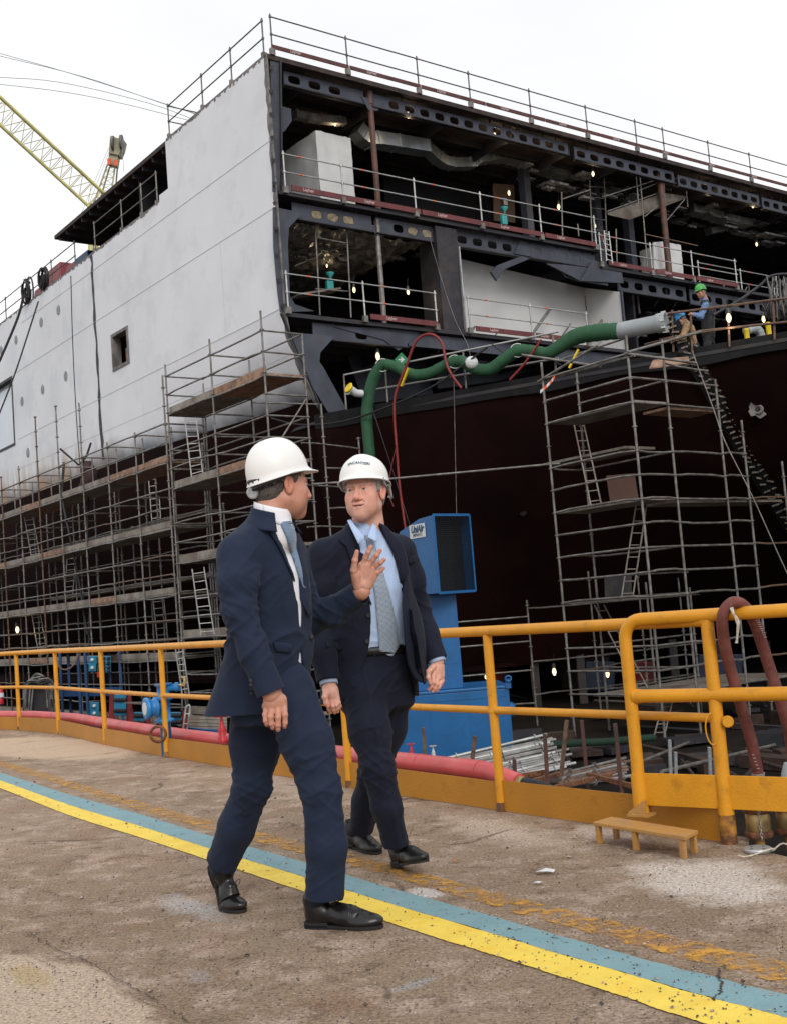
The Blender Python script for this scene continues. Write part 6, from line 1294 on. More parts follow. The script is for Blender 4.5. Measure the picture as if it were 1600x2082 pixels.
    def cast(s, px, py, d0, d1, off=.002, st=.002):   # first surface point met by the sight line, lifted off the surface
        r = ray(px, py); ks = np.arange(d0, d1, st); P = CAMP+r*ks[:, None]; v = s.sample(P); i = np.argmax(v < 0)
        if v[i] >= 0: return None
        p = P[i]; e = s.h*1.5; g = np.array([s.sample((p+V(*q)*e)[None])[0]-s.sample((p-V(*q)*e)[None])[0] for q in ((1, 0, 0), (0, 1, 0), (0, 0, 1))]); return p+nrm(g)*off
    def mesh(s):
        f = s.f; n = s.n; ins = f < 0; c = np.zeros(tuple(n-1), np.int8)
        for k in range(8): c += ins[(k & 1):n[0]-1+(k & 1), ((k >> 1) & 1):n[1]-1+((k >> 1) & 1), ((k >> 2) & 1):n[2]-1+((k >> 2) & 1)]
        I = np.argwhere((c > 0) & (c < 8)); idx = -np.ones(tuple(n-1), np.int32); idx[I[:, 0], I[:, 1], I[:, 2]] = np.arange(len(I))
        acc = np.zeros((len(I), 3)); cnt = np.zeros(len(I)); cor = [np.array([k & 1, (k >> 1) & 1, (k >> 2) & 1]) for k in range(8)]
        val = [f[I[:, 0]+o[0], I[:, 1]+o[1], I[:, 2]+o[2]].astype(float) for o in cor]
        for a in range(8):
            for b in (a | 1, a | 2, a | 4):
                if b == a: continue
                m = (val[a] < 0) != (val[b] < 0); t = np.where(m, val[a]/(val[a]-val[b]+1e-20), 0); p = cor[a]+(cor[b]-cor[a])*t[:, None]; acc += p*m[:, None]; cnt += m
        v = s.lo+(I+acc/cnt[:, None])*s.h; F_ = []
        for ax in range(3):
            o = [0, 0, 0]; o[ax] = 1; A_ = ins[:n[0]-o[0], :n[1]-o[1], :n[2]-o[2]]; B_ = ins[o[0]:, o[1]:, o[2]:]; u, w = (ax+1) % 3, (ax+2) % 3
            for flip, Mk in ((0, A_ & ~B_), (1, ~A_ & B_)):
                E = np.argwhere(Mk); E = E[(E[:, u] > 0) & (E[:, w] > 0) & (E[:, u] < n[u]-1) & (E[:, w] < n[w]-1)]
                def g(du, dw): q = E.copy(); q[:, u] -= du; q[:, w] -= dw; return idx[q[:, 0], q[:, 1], q[:, 2]]
                Q = np.stack([g(1, 1), g(0, 1), g(0, 0), g(1, 0)], 1); F_.append(Q[:, ::-1] if flip else Q)
        F_ = np.concatenate(F_); F_ = F_[(F_ >= 0).all(1)]; return v, F_
def smooth_mesh(v, F_, it=2, lam=.5):
    e = np.concatenate([F_[:, [0, 1]], F_[:, [1, 2]], F_[:, [2, 3]], F_[:, [3, 0]]]); 
    for _ in range(it):
        a = np.zeros_like(v); c = np.zeros(len(v))
        for i in (0, 1):
            for k in range(3): a[:, k] += np.bincount(e[:, i], v[e[:, 1-i], k], len(v))
            c += np.bincount(e[:, i], minlength=len(v))
        v = v+(a/np.maximum(c, 1)[:, None]-v)*lam
    return v
def vnormals(v, F_):
    n = np.cross(v[F_[:, 2]]-v[F_[:, 0]], v[F_[:, 3]]-v[F_[:, 1]]); N = np.zeros_like(v)
    for i in range(4):
        for k in range(3): N[:, k] += np.bincount(F_[:, i], n[:, k], len(v))
    return N/np.maximum(np.linalg.norm(N, axis=1), 1e-12)[:, None]
def nz3(P, sc, seed=0): return np.array([noise.noise(Vector((p[0]*sc[0]+seed, p[1]*sc[1], p[2]*sc[2]))) for p in P])
def mk(name, v, F_, m, parent, colors=None, smooth=True):
    org = np.array(origin(parent)) if parent is not None else np.zeros(3); me = bpy.data.meshes.new(name)
    v = v-org; me.vertices.add(len(v)); me.vertices.foreach_set('co', v.astype(np.float32).ravel())
    F_ = np.asarray(F_); me.loops.add(F_.size); me.loops.foreach_set('vertex_index', F_.astype(np.int32).ravel()); me.polygons.add(len(F_))
    me.polygons.foreach_set('loop_start', np.arange(0, F_.size, 4, dtype=np.int32)); me.update(calc_edges=True); me.validate()
    me.polygons.foreach_set('use_smooth', [smooth]*len(me.polygons))
    if colors is not None:
        ca = me.color_attributes.new('tone', 'FLOAT_COLOR', 'POINT'); ca.data.foreach_set('color', np.c_[colors, np.ones(len(colors))].astype(np.float32).ravel())
    me.materials.append(M[m] if isinstance(m, str) else m); o = bpy.data.objects.new(name, me); COL.objects.link(o); o.parent = parent; return o
def skin_mat(name, rough=.5):
    m = bpy.data.materials.new(name); m.use_nodes = True; t = m.node_tree; b = t.nodes['Principled BSDF']; N = t.nodes.new; K = t.links.new
    at_ = N('ShaderNodeAttribute'); at_.attribute_name = 'tone'; pos = N('ShaderNodeNewGeometry').outputs['Position']
    n = N('ShaderNodeTexNoise'); n.inputs['Scale'].default_value = 90; n.inputs['Detail'].default_value = 5; K(pos, n.inputs['Vector'])
    r = N('ShaderNodeValToRGB'); r.color_ramp.elements[0].color = (.80, .76, .74, 1); r.color_ramp.elements[1].color = (1.16, 1.17, 1.18, 1); K(n.outputs[0], r.inputs[0])
    mx = N('ShaderNodeMixRGB'); mx.blend_type = 'MULTIPLY'; mx.inputs[0].default_value = .8; K(at_.outputs[0], mx.inputs[1]); K(r.outputs[0], mx.inputs[2]); K(mx.outputs[0], b.inputs['Base Color'])
    b.inputs['Roughness'].default_value = rough; b.inputs['Subsurface Weight'].default_value = .12; b.inputs['Subsurface Radius'].default_value = (.012, .004, .002); b.inputs['Subsurface Scale'].default_value = .5
    b2 = N('ShaderNodeBump'); b2.inputs['Strength'].default_value = .25; b2.inputs['Distance'].default_value = .002; n2 = N('ShaderNodeTexNoise'); n2.inputs['Scale'].default_value = 260; K(pos, n2.inputs['Vector']); K(n2.outputs[0], b2.inputs['Height']); K(b2.outputs[0], b.inputs['Normal'])
    return m
M['skin'] = skin_mat('skin')
def cloth(name, c, sc=900, var=.10, rough=.8, sheen=.03):
    m = mat(name, c, rough, var=var, scale=14, bump=.0); t = m.node_tree; b = t.nodes['Principled BSDF']; N = t.nodes.new; K = t.links.new
    b.inputs['Sheen Weight'].default_value = sheen; b.inputs['Sheen Roughness'].default_value = .5; b.inputs['Specular IOR Level'].default_value = .22
    pos = N('ShaderNodeNewGeometry').outputs['Position']; n = N('ShaderNodeTexNoise'); n.inputs['Scale'].default_value = 420; n.inputs['Detail'].default_value = 2; K(pos, n.inputs['Vector'])
    n2 = N('ShaderNodeTexNoise'); n2.inputs['Scale'].default_value = 11; n2.inputs['Detail'].default_value = 4; n2.inputs['Distortion'].default_value = .6; K(pos, n2.inputs['Vector'])
    ad = N('ShaderNodeMath'); ad.operation = 'MULTIPLY_ADD'; K(n2.outputs[0], ad.inputs[0]); ad.inputs[1].default_value = 7.; K(n.outputs[0], ad.inputs[2])
    bp = N('ShaderNodeBump'); bp.inputs['Strength'].default_value = .55; bp.inputs['Distance'].default_value = .0011; K(ad.outputs[0], bp.inputs['Height']); K(bp.outputs[0], b.inputs['Normal']); return m
M['suit_a'] = cloth('navy_wool', (.0125, .0205, .044)); M['suit_b'] = cloth('dark_navy_wool', (.0070, .0092, .0215))
M['lining'] = mat('jacket_lining', (.008, .010, .018), .3, var=.3, scale=20)
M['shirt_white'] = cloth('white_shirt', (.78, .78, .82), rough=.75, var=.02, sheen=0); M['shirt_blue'] = cloth('pale_blue_shirt', (.42, .54, .76), rough=.75, var=.03, sheen=0)
M['leather'] = mat('black_polished_leather', (.009, .008, .008), .28, var=.3, scale=20, bump=.25, bscale=35, spec=.5); M['leather_dull'] = mat('black_matt_leather', (.012, .011, .011), .42, var=.3, scale=30, bump=.25, bscale=60)
M['sole'] = mat('shoe_sole', (.010, .009, .009), .7)
M['sock'] = mat('dark_sock', (.010, .012, .02), .9); M['belt'] = mat('belt_leather', (.007, .007, .008), .5)
M['helmet'] = mat('white_helmet_shell', (.80, .80, .78), .38, var=.015, scale=6, spec=.4); M['harness'] = mat('helmet_harness', (.01, .01, .012), .35); M['clip'] = mat('clear_plastic_clip', (.35, .37, .38), .25, var=.2, scale=60)
M['hair_dark'] = mat('greying_dark_hair', (.115, .10, .09), .6, var=.75, scale=9, stretch=(60, 60, 12), bump=1., bscale=9); M['hair_grey'] = mat('grey_hair', (.36, .35, .33), .6, var=.55, scale=9, stretch=(60, 60, 12), bump=1., bscale=9)
M['eye'] = mat('eye_white', (.50, .46, .44), .2, var=.03); M['iris'] = mat('iris', (.035, .045, .05), .15); M['nail'] = mat('finger_nail', (.62, .36, .30), .3, var=.05)
M['gold'] = mat('gold_ring', (.8, .5, .15), .25, 1.)
def tie_mat(name, c1, c2, sc, rot=.785):
    m = bpy.data.materials.new(name); m.use_nodes = True; t = m.node_tree; b = t.nodes['Principled BSDF']; N = t.nodes.new; K = t.links.new
    uv = N('ShaderNodeUVMap'); uv.uv_map = 'UVMap'; mp_ = N('ShaderNodeMapping'); mp_.inputs['Rotation'].default_value = (0, 0, rot); K(uv.outputs[0], mp_.inputs[0])
    ck = N('ShaderNodeTexChecker'); ck.inputs['Scale'].default_value = sc; ck.inputs[1].default_value = (*c1, 1); ck.inputs[2].default_value = (*c2, 1); K(mp_.outputs[0], ck.inputs[0]); K(ck.outputs[0], b.inputs['Base Color']); b.inputs['Roughness'].default_value = .55; b.inputs['Sheen Weight'].default_value = .3
    return m
M['tie_a'] = tie_mat('patterned_blue_tie', (.03, .075, .17), (.25, .36, .48), 260.); M['tie_b'] = tie_mat('houndstooth_navy_tie', (.010, .025, .075), (.50, .60, .70), 260.)

# ---- head in local coordinates (x: the person's right, y: forward, z: up; origin between the eyes' height at the ears)
def head(Cw, fw, up, pr, h=.0024):
    """returns world verts, faces, colours and the local->world map"""
    y = nrm(fw); x = nrm(np.cross(y, nrm(up))); z = nrm(np.cross(x, y))
    T = np.array([x, y, z]); S = pr.get('s', 1.)
    g = Field((-.105, -.135, -.21), (.105, .135, .15), h)
    jw = pr.get('jaw', 1.)
    g.ell((0, -.015, .035), (.077, .099, .090), k=0); g.ell((0, .028, -.030), (.065*jw, .064, .088), k=.02)
    for s_ in (-1, 1):
        g.cap((s_*.050*jw, -.004, -.062), (s_*.012, .062, -.106), .021, .016, .03); g.ell((s_*.040, .058, -.030), (.024, .022, .024), k=.025)
        g.cap((s_*.010, .089, .019), (s_*.043, .070, .021), .008, .007, .014)
        g.ell((s_*.037, .050, -.070), (.022*pr.get('jowl', 1), .02, .028), k=.03)
    g.ell((0, .074, -.102), (.021, .017, .017), k=.022); g.ell((0, .070, -.066), (.034, .024, .030), k=.024)
    g.cap((0, .088, .010), (0, .107, -.034), .0075, .0115, .012); g.ell((0, .106, -.038), (.012, .010, .010), k=.008)
    for s_ in (-1, 1): g.ell((s_*.0135, .095, -.041), (.0085, .011, .0085), k=.006)
    for s_ in (-1, 1): g.ell((s_*.031, .099, .000), (.019, .020, .013), k=.014, cut=True)
    for s_ in (-1, 1): g.ell((s_*.006, .100, -.0495), (.0045, .008, .003), k=.004, cut=True)
    for s_ in (-1, 1):
        g.ell((s_*.031, .069, -.001), (.0165, .0125, .0145), k=.005)
        g.chain([(s_*.016, .081, .001), (s_*.024, .0865, .0062), (s_*.034, .0855, .0068), (s_*.045, .076, .001)], [.0024, .0030, .0030, .0026], .003)
        g.chain([(s_*.016, .081, -.003), (s_*.025, .0845, -.0085), (s_*.035, .083, -.0085), (s_*.045, .075, -.002)], [.0018, .0022, .0024, .0020], .003)
        g.ell((s_*.031, .081, -.0155), (.014, .006, .006), k=.008)                               # bag under the eye
        g.chain([(s_*.017, .094, -.045), (s_*.031, .083, -.060), (s_*.034, .074, -.078)], [.0018, .0022, .0016], .005, cut=True)   # nasolabial fold
    g.chain([(-.029, .0765, -.0655), (-.010, .0925, -.0635), (0, .0935, -.0648), (.010, .0925, -.0635), (.029, .0765, -.0655)], [.003, .005, .0048, .005, .003], .005)
    g.chain([(-.021, .081, -.073), (0, .0925, -.0765), (.021, .081, -.073)], [.003, .0062, .003], .005)
    g.chain([(-.027, .084, -.0680), (0, .0995, -.0702), (.027, .084, -.0680)], [.0016, .0030, .0016], .002, cut=True)
    for zz in (.040, .050, .060): g.chain([(-.035, .083, zz-.003), (0, .0935, zz), (.035, .083, zz-.003)], [.0016, .0026, .0016], .004, cut=True) if pr.get('wr') else None
    for s_ in (-1, 1):     # ears
        ax = (V(.96*s_, .25, 0), V(-.25*s_, .93, .22), V(0, -.22, .97)); e0 = V(s_*.080, -.006, -.008)
        g.ell(e0, (.0085, .021, .035), [nrm(a) for a in ax], k=.007); g.ell(e0+V(s_*.007, .003, .004), (.0065, .011, .021), [nrm(a) for a in ax], k=.004, cut=True)
        g.ell(e0+V(s_*.002, .002, -.026), (.006, .010, .010), k=.006)
    g.cap((0, -.030, -.05), (0, -.050, -pr.get('nl', .20)), .058*pr.get('neck', 1), .062*pr.get('neck', 1), .03)
    v, F_ = g.mesh(); v = smooth_mesh(v, F_, 1, .4)
    # tones
    sk = np.array(pr['skin']); c = np.tile(sk, (len(v), 1)); X, Y, Z = v.T
    def blend(w, col): 
        nonlocal c; c = c*(1-w[:, None])+np.array(col)*w[:, None]
    ga = lambda cx, cy, cz, r: np.exp(-(((X-cx)/r[0])**2+((Y-cy)/r[1])**2+((Z-cz)/r[2])**2))
    red = sk*np.array([1.08, .68, .62]); blend(.55*ga(0, .106, -.036, (.018, .03, .02)), red)
    for s_ in (-1, 1):
        blend(.45*ga(s_*.042, .06, -.03, (.026, .04, .024)), red); blend(.6*ga(s_*.085, -.005, -.01, (.012, .03, .035)), red)
        blend(.35*ga(s_*.031, .085, -.014, (.016, .02, .006)), sk*np.array([.72, .60, .60]))
        br = np.clip(1-np.abs(Z-.0215-.10*(.030-np.abs(X-s_*0))*0-.004*np.sin((np.abs(X)-.012)/.036*3))/.0058, 0, 1)*(np.abs(X) > .011)*(np.abs(X) < .050)*(Y > .045)*(np.sign(X) == s_)
        blend(np.clip(br*1.6, 0, 1)*.72*np.clip(.75+.5*nz3(v, (700, 300, 300)), 0, 1), pr['brow'])
    ZL = Z-pr.get('smile', 0.)*(X/.03)**2; lip = np.clip(1-np.abs(ZL+.0695)/.0095, 0, 1)*np.clip(1-(np.abs(X)/.031)**2, 0, 1)*(Y > .060); blend(np.clip(lip*1.8, 0, 1)*.6, sk*np.array([.80, .44, .42]))
    sl_ = np.clip(1.3-np.abs(ZL+.0698)/(.0036*(1-.6*(X/.03)**2)), 0, 1)*(np.abs(X) < .029)*(Y > .060); blend(sl_*.85, (.06, .02, .018))
    st_ = np.clip((-.045-Z)/.03, 0, 1)*np.clip((Y-.0)/.04, 0, 1)*pr.get('stubble', .15); blend(st_*(1-np.clip(lip*2, 0, 1)), sk*np.array([.62, .62, .66]))
    mot = nz3(v, (40, 40, 40), 3); c = c*(1+.08*mot[:, None]*np.array([.4, 1, 1]))
    L2W = lambda p: np.asarray(Cw)+S*(np.asarray(p)@T)
    # hair: shell over the cranium below the helmet
    hg = Field((-.10, -.13, -.12), (.10, .10, .08), .0026); hgw = pr.get('hair', 0.); hg.ell((0, -.017, .033), (.0825+hgw, .104+hgw, .094), k=0); hg.ell((0, -.055, -.035), (.064, .052, .050), k=.03)
    def outside(X, Y, Z):    # negative where there is no hair
        front = .050+hgw*1.5-Y+0*Z; side = np.minimum(1, 0*X)+(Z-np.interp(Y, [-.13, -.06, -.03, -.012, .012, .018, .03, .036], [-.090, -.080, -.062, .022, .024, -.006, -.012, .03])+0*X)
        return np.minimum(front, side)
    hg.fn((-.11, -.14, -.13), (.11, .12, .09), outside, .003, cut=True)
    hv, hf = hg.mesh(); hv = smooth_mesh(hv, hf, 1); hn = vnormals(hv, hf); hv = hv+hn*(.0022*nz3(hv, (260, 120, 60))+.0014*nz3(hv, (600, 300, 90), 4))[:, None]
    return L2W(v), F_, c, L2W, T, (L2W(hv), hf)
def helmet(parent, L2W, T, c, tilt, pr):
    """hard hat in head-local coordinates; c centre of the rim plane, tilt: rotation about the ear axis"""
    ct, st = math.cos(tilt), math.sin(tilt); R_ = lambda p: (lambda p: np.asarray(c)+V(p[0], p[1]*ct-p[2]*st, p[1]*st+p[2]*ct))(np.asarray(p, float))
    a, b, hh = pr.get('a', .108), pr.get('b', .128), pr.get('h', .12)
    def f(u, v):
        th = 2*math.pi*u; cx, sy = math.cos(th), math.sin(th)      # sy>0: front
        if v < .74:
            ph = v/.74*math.pi/2; e = .90; rr = math.sin(ph)**e; zz = hh*math.cos(ph)**.92 if ph < math.pi/2-1e-6 else 0
            p = V(a*rr*cx, b*rr*sy, zz)
            rid = pr.get('ridge', .004)*math.exp(-(p[0]/.030)**4)*math.sin(min(1, ph*1.2)*math.pi/2)*(1 if ph < 1.35 else max(0, (1.57-ph)/.22)); p = p+V(0, 0, rid)+nrm(V(p[0], p[1], 1e-6))*0
            return L2W(R_(p))
        t = (v-.74)/.26; pk = max(0, sy)**2.2; fl = .007+.002*abs(cx); ex = fl*min(1, t*2)+pk*pr.get('peak', .040)*t; dz = -.010*min(1, t*3)-pk*pr.get('drop', .016)*t+max(0, -sy)*-.012*min(1, t*2)
        return L2W(R_(V((a+fl*min(1, t*2)+pk*.0)*cx, (b)*sy+(ex if sy > 0 else fl*min(1, t*2)*-1)*abs(sy) if sy > 0 else b*sy+fl*min(1, t*2)*sy, dz)))
    mb = MB(); mb.grid(f, 72, 34); o = mb.build('helmet', 'helmet', parent); s = o.modifiers.new('shell', 'SOLIDIFY'); s.thickness = .0035; s.offset = -1
    # drop the seam
    bm = bmesh.new(); bm.from_mesh(o.data); bmesh.ops.remove_doubles(bm, verts=bm.verts, dist=1e-5); bmesh.ops.recalc_face_normals(bm, faces=bm.faces); bm.to_mesh(o.data); bm.free()
    band = MB().tube([L2W(R_(V(.088*math.cos(t), -.008+.108*math.sin(t), -.004))) for t in np.linspace(0, 6.283, 41)[:-1]], .010, 6, closed=True)
    band.build('headband', pr['band'], o)
    q = MB()
    for t in np.linspace(3.5, 5.9, 9): q.bar(L2W(R_(V(.092*math.cos(t), -.008+.112*math.sin(t), -.004))), L2W(R_(V(.086*math.cos(t+.25), -.008+.106*math.sin(t+.25), -.040+.006*abs(t-4.7)))), .016, .008)
    q.tube([L2W(R_(V(.088*math.cos(t), -.010+.106*math.sin(t), -.036+.012*abs(t-4.71)))) for t in np.linspace(3.2, 6.2, 24)], .010, 8).build('nape_strap', pr['band'], o)
    return o, R_
# ------------------------------------------------------------------ building the figures
P3 = lambda x, y, d: at(x, y, d)
def hand_px(g, pts, fingers, palm, k=.006):
    """palm: list of (a, b, ra, rb); fingers: list of (joint list, radii)"""
    for a, b, ra, rb in palm: g.cap(P3(*a), P3(*b), ra, rb, .012)
    for js, rr in fingers: g.chain([P3(*j) for j in js], rr, k)
def hand_mesh(palm, fingers, h=.0019):
    allp = np.array([P3(*q) for a, b, _, _ in palm for q in (a, b)]+[P3(*j) for js, _ in fingers for j in js]); g = Field(allp.min(0)-.03, allp.max(0)+.03, h)
    for a, b, ra, rb in palm: g.cap(P3(*a), P3(*b), ra, rb, .010)
    for js, rr in fingers: 
        J = [P3(*j) for j in js]; g.chain(J, rr, .004)
        for q, r in zip(J[1:-1], rr[1:-1]): g.ell(q, (r*1.05,)*3, k=.003)
    v, F_ = g.mesh(); v = smooth_mesh(v, F_, 1, .35)
    tips = np.array([P3(*js[-1]) for js, _ in fingers]); kn = np.array([P3(*j) for js, _ in fingers for j in js[:-1]])
    dt = np.min(np.linalg.norm(v[:, None]-tips[None], axis=2), 1); dk = np.min(np.linalg.norm(v[:, None]-kn[None], axis=2), 1)
    return v, F_, np.exp(-(dt/.016)**2), np.exp(-(dk/.013)**2), g
def hand_colors(v, sk, wt, wk):
    sk = np.array(sk); c = np.tile(sk, (len(v), 1)); r = sk*np.array([1.0, .66, .60]); w = np.clip(.55*wt+.38*wk, 0, .8)[:, None]; c = c*(1-w)+r*w; return c*(1+.10*nz3(v, (55, 55, 55))[:, None])
def merge(parts):
    vs, fs, cs, o = [], [], [], 0
    for v, f, c in parts: vs.append(v); fs.append(f+o); cs.append(c); o += len(v)
    return np.concatenate(vs), np.concatenate(fs), np.concatenate(cs)
def folds(v, F_, fn, it=1):
    n = vnormals(v, F_); return v+n*fn(v)[:, None]
def shoe(parent, heel, fwd, pitch, m, s=1., lace='cable_black', name='shoe', bend=0.):
    """heel: contact point of the heel, fwd: horizontal direction, pitch: toe raised (+) or lowered (-)"""
    f0 = nrm(V(fwd[0], fwd[1], 0)); f = f0*math.cos(pitch)+UZ*math.sin(pitch); x = nrm(np.cross(f, UZ)); z = np.cross(x, f); T = np.array([x, f, z])
    g = Field((-.065, -.03, -.01), (.065, .33, .15), .003)
    g.ell((0, .235, .030), (.040, .070, .028), k=0); g.ell((0, .165, .040), (.044, .085, .038), k=.02); g.ell((0, .05, .045), (.034, .060, .050), k=.02)
    g.ell((0, .215, .024), (.047, .075, .020), k=.015); g.cap((0, .055, .06), (0, .035, .115), .036, .038, .02); g.cap((0, .12, .070), (0, .17, .055), .026, .026, .025); g.cap((0, .035, .05), (0, .022, .10), .034, .035, .02)
    g.fn((-.07, -.04, -.02), (.07, .34, .14), lambda X, Y, Z: Z-.012+0*X+0*Y, .002, cut=True)
    g.cap((0, .045, .120), (0, .035, .18), .030, .036, .004, cut=True)
    g.chain([(-.05, .205, .05), (0, .225, .063), (.05, .205, .05)], [.002]*3, .006, cut=True)
    v, F_ = g.mesh(); v = smooth_mesh(v, F_, 2, .5); v[:, 2] += .0; v = v*s
    cr = np.exp(-((v[:, 1]-.185)/.02)**2)*np.clip((v[:, 2]-.03)/.02, 0, 1); v[:, 2] += cr*.0022*np.sin(v[:, 1]*900+v[:, 0]*60)
    def W_(p):
        p = np.array(p, float); yb = .185*s
        if bend:
            q = np.atleast_2d(p).copy(); t = np.clip((yb+.03-q[:, 1])/.06, 0, 1)*bend; y = q[:, 1]-yb; zz = q[:, 2]; q[:, 1] = yb+y*np.cos(t)+zz*np.sin(t)*1.; q[:, 2] = zz*np.cos(t)-y*np.sin(t); p = q.reshape(p.shape)
        return np.asarray(heel)+(p@T)
    o = mk(name, W_(v), F_, m, parent)
    def slab(ys, wl, wr, z0, z1, nm):
        mb = MB(); n = len(ys); vs = []
        for y_, l, r in zip(ys, wl, wr): vs += [W_((l*s, y_*s, z0)), W_((r*s, y_*s, z0)), W_((r*s, y_*s, z1)), W_((l*s, y_*s, z1))]
        mb._add(vs, [(4*i+k, 4*i+(k+1) % 4, 4*i+4+(k+1) % 4, 4*i+4+k) for i in range(n-1) for k in range(4)]+[(0, 1, 2, 3), (4*n-4, 4*n-3, 4*n-2, 4*n-1)]); return mb.build(nm, 'sole', o)
    ys = [-.012, -.004, .02, .05, .09, .13, .16, .19, .22, .25, .275, .292, .302]; hw = [.014, .026, .033, .034, .031, .035, .040, .0435, .0440, .0405, .032, .021, .008]
    slab(ys, [-w_ for w_ in hw], hw, .005, .0145, 'sole'); slab(ys[:5], [-w_ for w_ in hw[:5]], hw[:5], 0., .0245, 'heel')
    mb = MB()
    for i in range(4): yy = .118+.018*i; zz = .092-.0085*i; mb.tube([W_(np.array(q)*s) for q in ((-.020, yy, zz-.004), (0, yy+.004, zz+.001), (.020, yy, zz-.004))], .0022, 5)
    for sd in (-1, 1): mb.tube(spline([W_(np.array(q)*s) for q in ((0, .115, .096), (sd*.022, .105, .110), (sd*.036, .11, .096), (sd*.020, .125, .094), (0, .118, .096))], 4), .0018, 5)
    mb.build('laces', lace, o); return o
def patch_from(fld, rows, d0, d1, off, name, m, parent, uvs=None, thick=.0, ns=10):
    """rows: list of (left pixel, right pixel); a strip of cloth laid on the surface"""
    L_ = spline([V(*r[0]) for r in rows], ns); R_ = spline([V(*r[1]) for r in rows], ns); nu = 6; vs = []; ok = True; last = None
    for a, b in zip(L_, R_):
        for i in range(nu+1):
            q = a+(b-a)*i/nu; p = fld.cast(q[0], q[1], d0, d1, off); p = p if p is not None else (last+(at(q[0], q[1], 5)-at(q[0], q[1], 5)) if last is not None else at(q[0], q[1], (d0+d1)/2)); last = p; vs.append(p)
    vs = np.array(vs).reshape(len(L_), nu+1, 3)
    for _ in range(2): vs[1:-1] = (vs[:-2]+vs[2:]+2*vs[1:-1])/4; vs[:, 1:-1] = (vs[:, :-2]+vs[:, 2:]+2*vs[:, 1:-1])/4
    n = len(L_); F_ = [(i*(nu+1)+j, (i+1)*(nu+1)+j, (i+1)*(nu+1)+j+1, i*(nu+1)+j+1) for i in range(n-1) for j in range(nu)]
    o = mk(name, vs.reshape(-1, 3), F_, m, parent)
    uv = o.data.uv_layers.new(name='UVMap'); acc = 0; ln = [0]
    for i in range(1, n): acc += float(np.linalg.norm(vs[i, nu//2]-vs[i-1, nu//2])); ln.append(acc)
    for p in o.data.polygons:
        for li in p.loop_indices: k = o.data.loops[li].vertex_index; i, j = divmod(k, nu+1); wd = float(np.linalg.norm(vs[i, nu]-vs[i, 0])); uv.data[li].uv = ((j/nu-.5)*wd*1., ln[i])
    if thick: s = o.modifiers.new('thick', 'SOLIDIFY'); s.thickness = thick; s.offset = 0
    return o
def ridge(v, sc, seed, p=2.):   # sharp-crested cloth folds
    n = nz3(v, sc, seed); return (1-np.abs(n)*2.2).clip(0, 1)**(p*1.4)-.15

# ================= the left man
dA = 4.44
pA = thing('person', 'left man in navy suit and plain white hard hat raising his open left palm', 'person', onz(560, 1870))
fA = nrm(V(.90, -.43, 0)); sA = nrm(V(-.43, -.90, 0))     # facing, and towards his right
skA = (.52, .255, .175)
cA = P3(575, 986, 4.42); upA = nrm(V(.04, 0, 1)); fwA = nrm(V(.885, .465, -.08))
hvA, hfA, hcA, LWA, TA_, (hairv, hairf) = head(cA, fwA, upA, dict(skin=skA, brow=(.06, .045, .035), stubble=.35, jaw=1.08, nl=.125, jowl=1.15, neck=.98, s=1.02))
LWAc = LWA((0, -.040, -.098))
# shirt and torso core
lvA = [(P3(540, 1440, 4.46), .19, .16), (P3(548, 1380, 4.45), .185, .15), (P3(556, 1300, 4.44), .182, .140), (P3(554, 1230, 4.44), .188, .138), (P3(546, 1165, 4.44), .198, .136), (P3(538, 1115, 4.44), .198, .120), (P3(540, 1082, 4.44), .165, .095), (P3(552, 1055, 4.44), .098, .088), (P3(555, 1036, 4.44), .082, .080)]
lvA = sorted(lvA, key=lambda l: l[0][2])
# let the jacket skirt sweep back
lvJ = sorted([(P3(520, 1448, 4.47), .205, .195), (P3(532, 1400, 4.46), .200, .180), (P3(546, 1340, 4.45), .193, .160)]+lvA[3:], key=lambda l: l[0][2])
shR, elR, wrR = P3(487, 1128, 4.26), P3(487, 1240, 4.18), P3(553, 1412, 4.14)
shL, elL, wrL = P3(585, 1128, 4.62), P3(632, 1262, 4.70), P3(736, 1203, 4.56)
lo, hi = V(-1.05, 3.85, .55), V(.10, 5.1, 1.75)
sh = Field(lo, hi, .006); sh.loft(lvA, sA, fA, grow=-.014)
sh.chain([LWAc-V(0, 0, .10), LWAc-V(0, 0, .03)], [.074, .067], .02)
v, F_ = sh.mesh(); v = smooth_mesh(v, F_, 2); v = v[:]; mk('shirt', v, F_, 'shirt_white', pA)
jk = Field(lo, hi, .006); jk.loft(lvJ, sA, fA, e=2.3)
jk.cap(shR+V(0, 0, -.01), P3(545, 1092, 4.44), .082, .085, .05); jk.cap(shL+V(0, 0, -.01), P3(548, 1092, 4.44), .078, .085, .05)
cz = lambda z: np.interp(z, [l[0][2] for l in lvJ], range(len(lvJ)))
CJ = np.array([l[0] for l in lvJ]); zJ = CJ[:, 2]; zc, zb, zh = P3(552, 1035, 4.44)[2], P3(633, 1290, 4.4)[2], zJ[0]
def vcut(X, Y, Z):
    cx, cy = np.interp(Z, zJ, CJ[:, 0]), np.interp(Z, zJ, CJ[:, 1]); u = (X-cx)*sA[0]+(Y-cy)*sA[1]; w = (X-cx)*fA[0]+(Y-cy)*fA[1]
    half = np.interp(Z, [zh, zb-.10, zb, zb+.02, zc-.04, zc+.02], [.085, .012, -.01, .0, .068, .085]); return np.maximum(np.abs(u-.008)-half, .02-w)
jk.fn(lo, hi, vcut, .006, cut=True)
